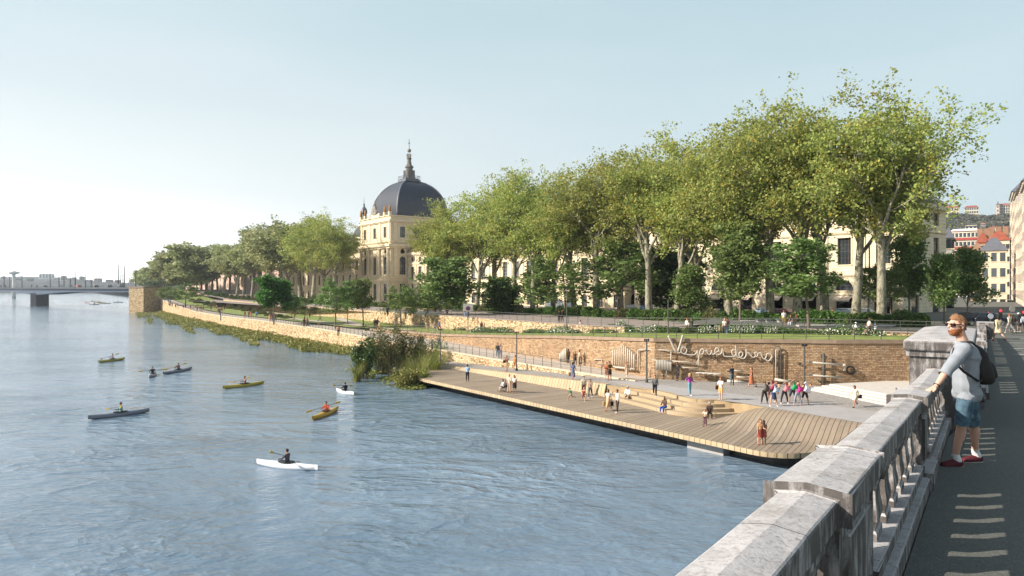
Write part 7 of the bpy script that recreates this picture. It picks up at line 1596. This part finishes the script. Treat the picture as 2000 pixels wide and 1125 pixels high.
for s in (-1, 1):
    e_g.tube([hd+V3((-.098,s*.008,.018)), hd+V3((-.098,s*.035,.025)), hd+V3((-.090,s*.062,.022)), hd+V3((-.05,s*.082,.018)), hd+V3((.018,s*.083,.012))], .0062, 5)
    c = hd+V3((-.099,s*.034,.008)); pts = [(0, .030*math.cos(a), .023*math.sin(a)) for a in [k*6.2832/12 for k in range(12)]]
    e_g.add([c+V3((p[0]+abs(p[1])*.25, p[1], p[2])) for p in pts]+[c+V3((p[0]+abs(p[1])*.25+.004, p[1], p[2])) for p in pts], [tuple(range(12)), tuple(range(23,11,-1))]+[(j,(j+1)%12,12+(j+1)%12,12+j) for j in range(12)])
    sd_ = hd+V3((-.078,s*.074,.006)); e_g.add([sd_+V3((x, s*(.004), z)) for x, z in ((-.018,.014),(.014,.012),(.008,-.012),(-.016,-.014))]+[sd_+V3((x, 0, z)) for x, z in ((-.018,.014),(.014,.012),(.008,-.012),(-.016,-.014))], [(0,1,2,3),(7,6,5,4),(0,3,7,4),(1,5,6,2),(0,4,5,1),(2,6,7,3)])
e_g.v = [tuple(mo + Vector(v)) for v in e_g.v]
sg = e_g.build('sunglasses', mat('dark_lens', hexc('#2a1412'), .45, .1, 3, spec=.25), label='dark sunglasses on the face of the bearded man', cat='sunglasses')
wb = MB(); ring(wb, (0,0,0), .034, .006, 'x', 14); wq = (wL-eL).to_track_quat('X', 'Z').to_matrix(); wp_ = wL.lerp(eL, .08)
wb.v = [tuple(wq @ Vector(v) + wp_ + mo) for v in wb.v]; wb.build('wristband', M_DARK, label='thin dark wristband on the bearded man', cat='wristband')
# backpack
bp = empty('backpack', mo + ws + V3((.2,0,.05)), 0, 'black backpack worn by the bearded man', 'backpack'); bo0 = bp.location - mo
bk = mat('black_nylon', hexc('#2a2523'), .75, .2, 12, .3, 60)
ctr = L_(J(1911,712,8.05)) - bo0
def roundpack(cx, rx, ry, rz, k=12, n=12, p=3.2, tilt=0):
    m = MB(); rows = []
    for i in range(n+1):
        ph = math.pi*i/n-math.pi/2; cz, sz = math.cos(ph), math.sin(ph); rr = abs(cz)**(2/p); zz = math.copysign(abs(sz)**(2/p), sz); r = []
        for j in range(k):
            a = 2*math.pi*j/k; r.append((cx[0]+rx*rr*math.copysign(abs(math.cos(a))**(2/p), math.cos(a))*(1.0-.28*zz)+tilt*zz, cx[1]+ry*rr*math.copysign(abs(math.sin(a))**(2/p), math.sin(a))*(1-.12*zz), cx[2]+rz*zz))
        rows.append(r)
    m.add([q for r in rows for q in r], [(i*k+j, i*k+(j+1)%k, (i+1)*k+(j+1)%k, (i+1)*k+j) for i in range(n) for j in range(k)]); return m
roundpack(ctr, .098, .145, .235, 16, 14, tilt=-.055).build('pack_body', bk, bp, smooth=True); roundpack(ctr+V3((.115,0,-.06)), .045, .11, .105, 14, 10, tilt=-.02).build('front_pocket', bk, bp, smooth=True)
MB().box(ctr.x+.164, ctr.x+.169, ctr.y-.06, ctr.y+.06, ctr.z-.075, ctr.z-.068).build('zip', M_METAL, bp)
for s, sh_ in ((-1, sL), (1, sR)):
    st = MB(); t0 = sh_ - bo0
    pts = [ctr+V3((-.06,s*.09,.20)), t0+V3((.05,-s*(-.05),.085)), t0+V3((-.02,s*-.05*-1*.4-s*.05,.075)), t0+V3((-.085,-s*.06,.0)), t0+V3((-.12,-s*.05,-.12)), ch-bo0+V3((-.11,s*.13,-.14)), ch-bo0+V3((.02,s*.185,-.24)), ctr+V3((-.05,s*.13,-.17))]
    st.tube(pts, .014, 6); st.build('shoulder_strap', bk, bp, smooth=True)
st = MB(); st.tube([ctr+V3((-.08,-.04,.235)), ctr+V3((-.1,0,.275)), ctr+V3((-.08,.04,.235))], .008, 5); st.build('grab_loop', bk, bp)
# ---------- the air ----------
hb = MB().box(-3200, 1400, -70, 3400, -12, 190).build('haze', None, kind='stuff')
hm2 = bpy.data.materials.new('haze_air'); hm2.use_nodes = True; n_ = hm2.node_tree; n_.nodes.clear()
o_ = n_.nodes.new('ShaderNodeOutputMaterial'); v_ = n_.nodes.new('ShaderNodeVolumePrincipled'); v_.inputs['Color'].default_value = (.86, .93, 1, 1); v_.inputs['Density'].default_value = .00015; v_.inputs['Anisotropy'].default_value = .3
n_.links.new(v_.outputs[0], o_.inputs['Volume']); hb.data.materials.clear(); hb.data.materials.append(hm2)
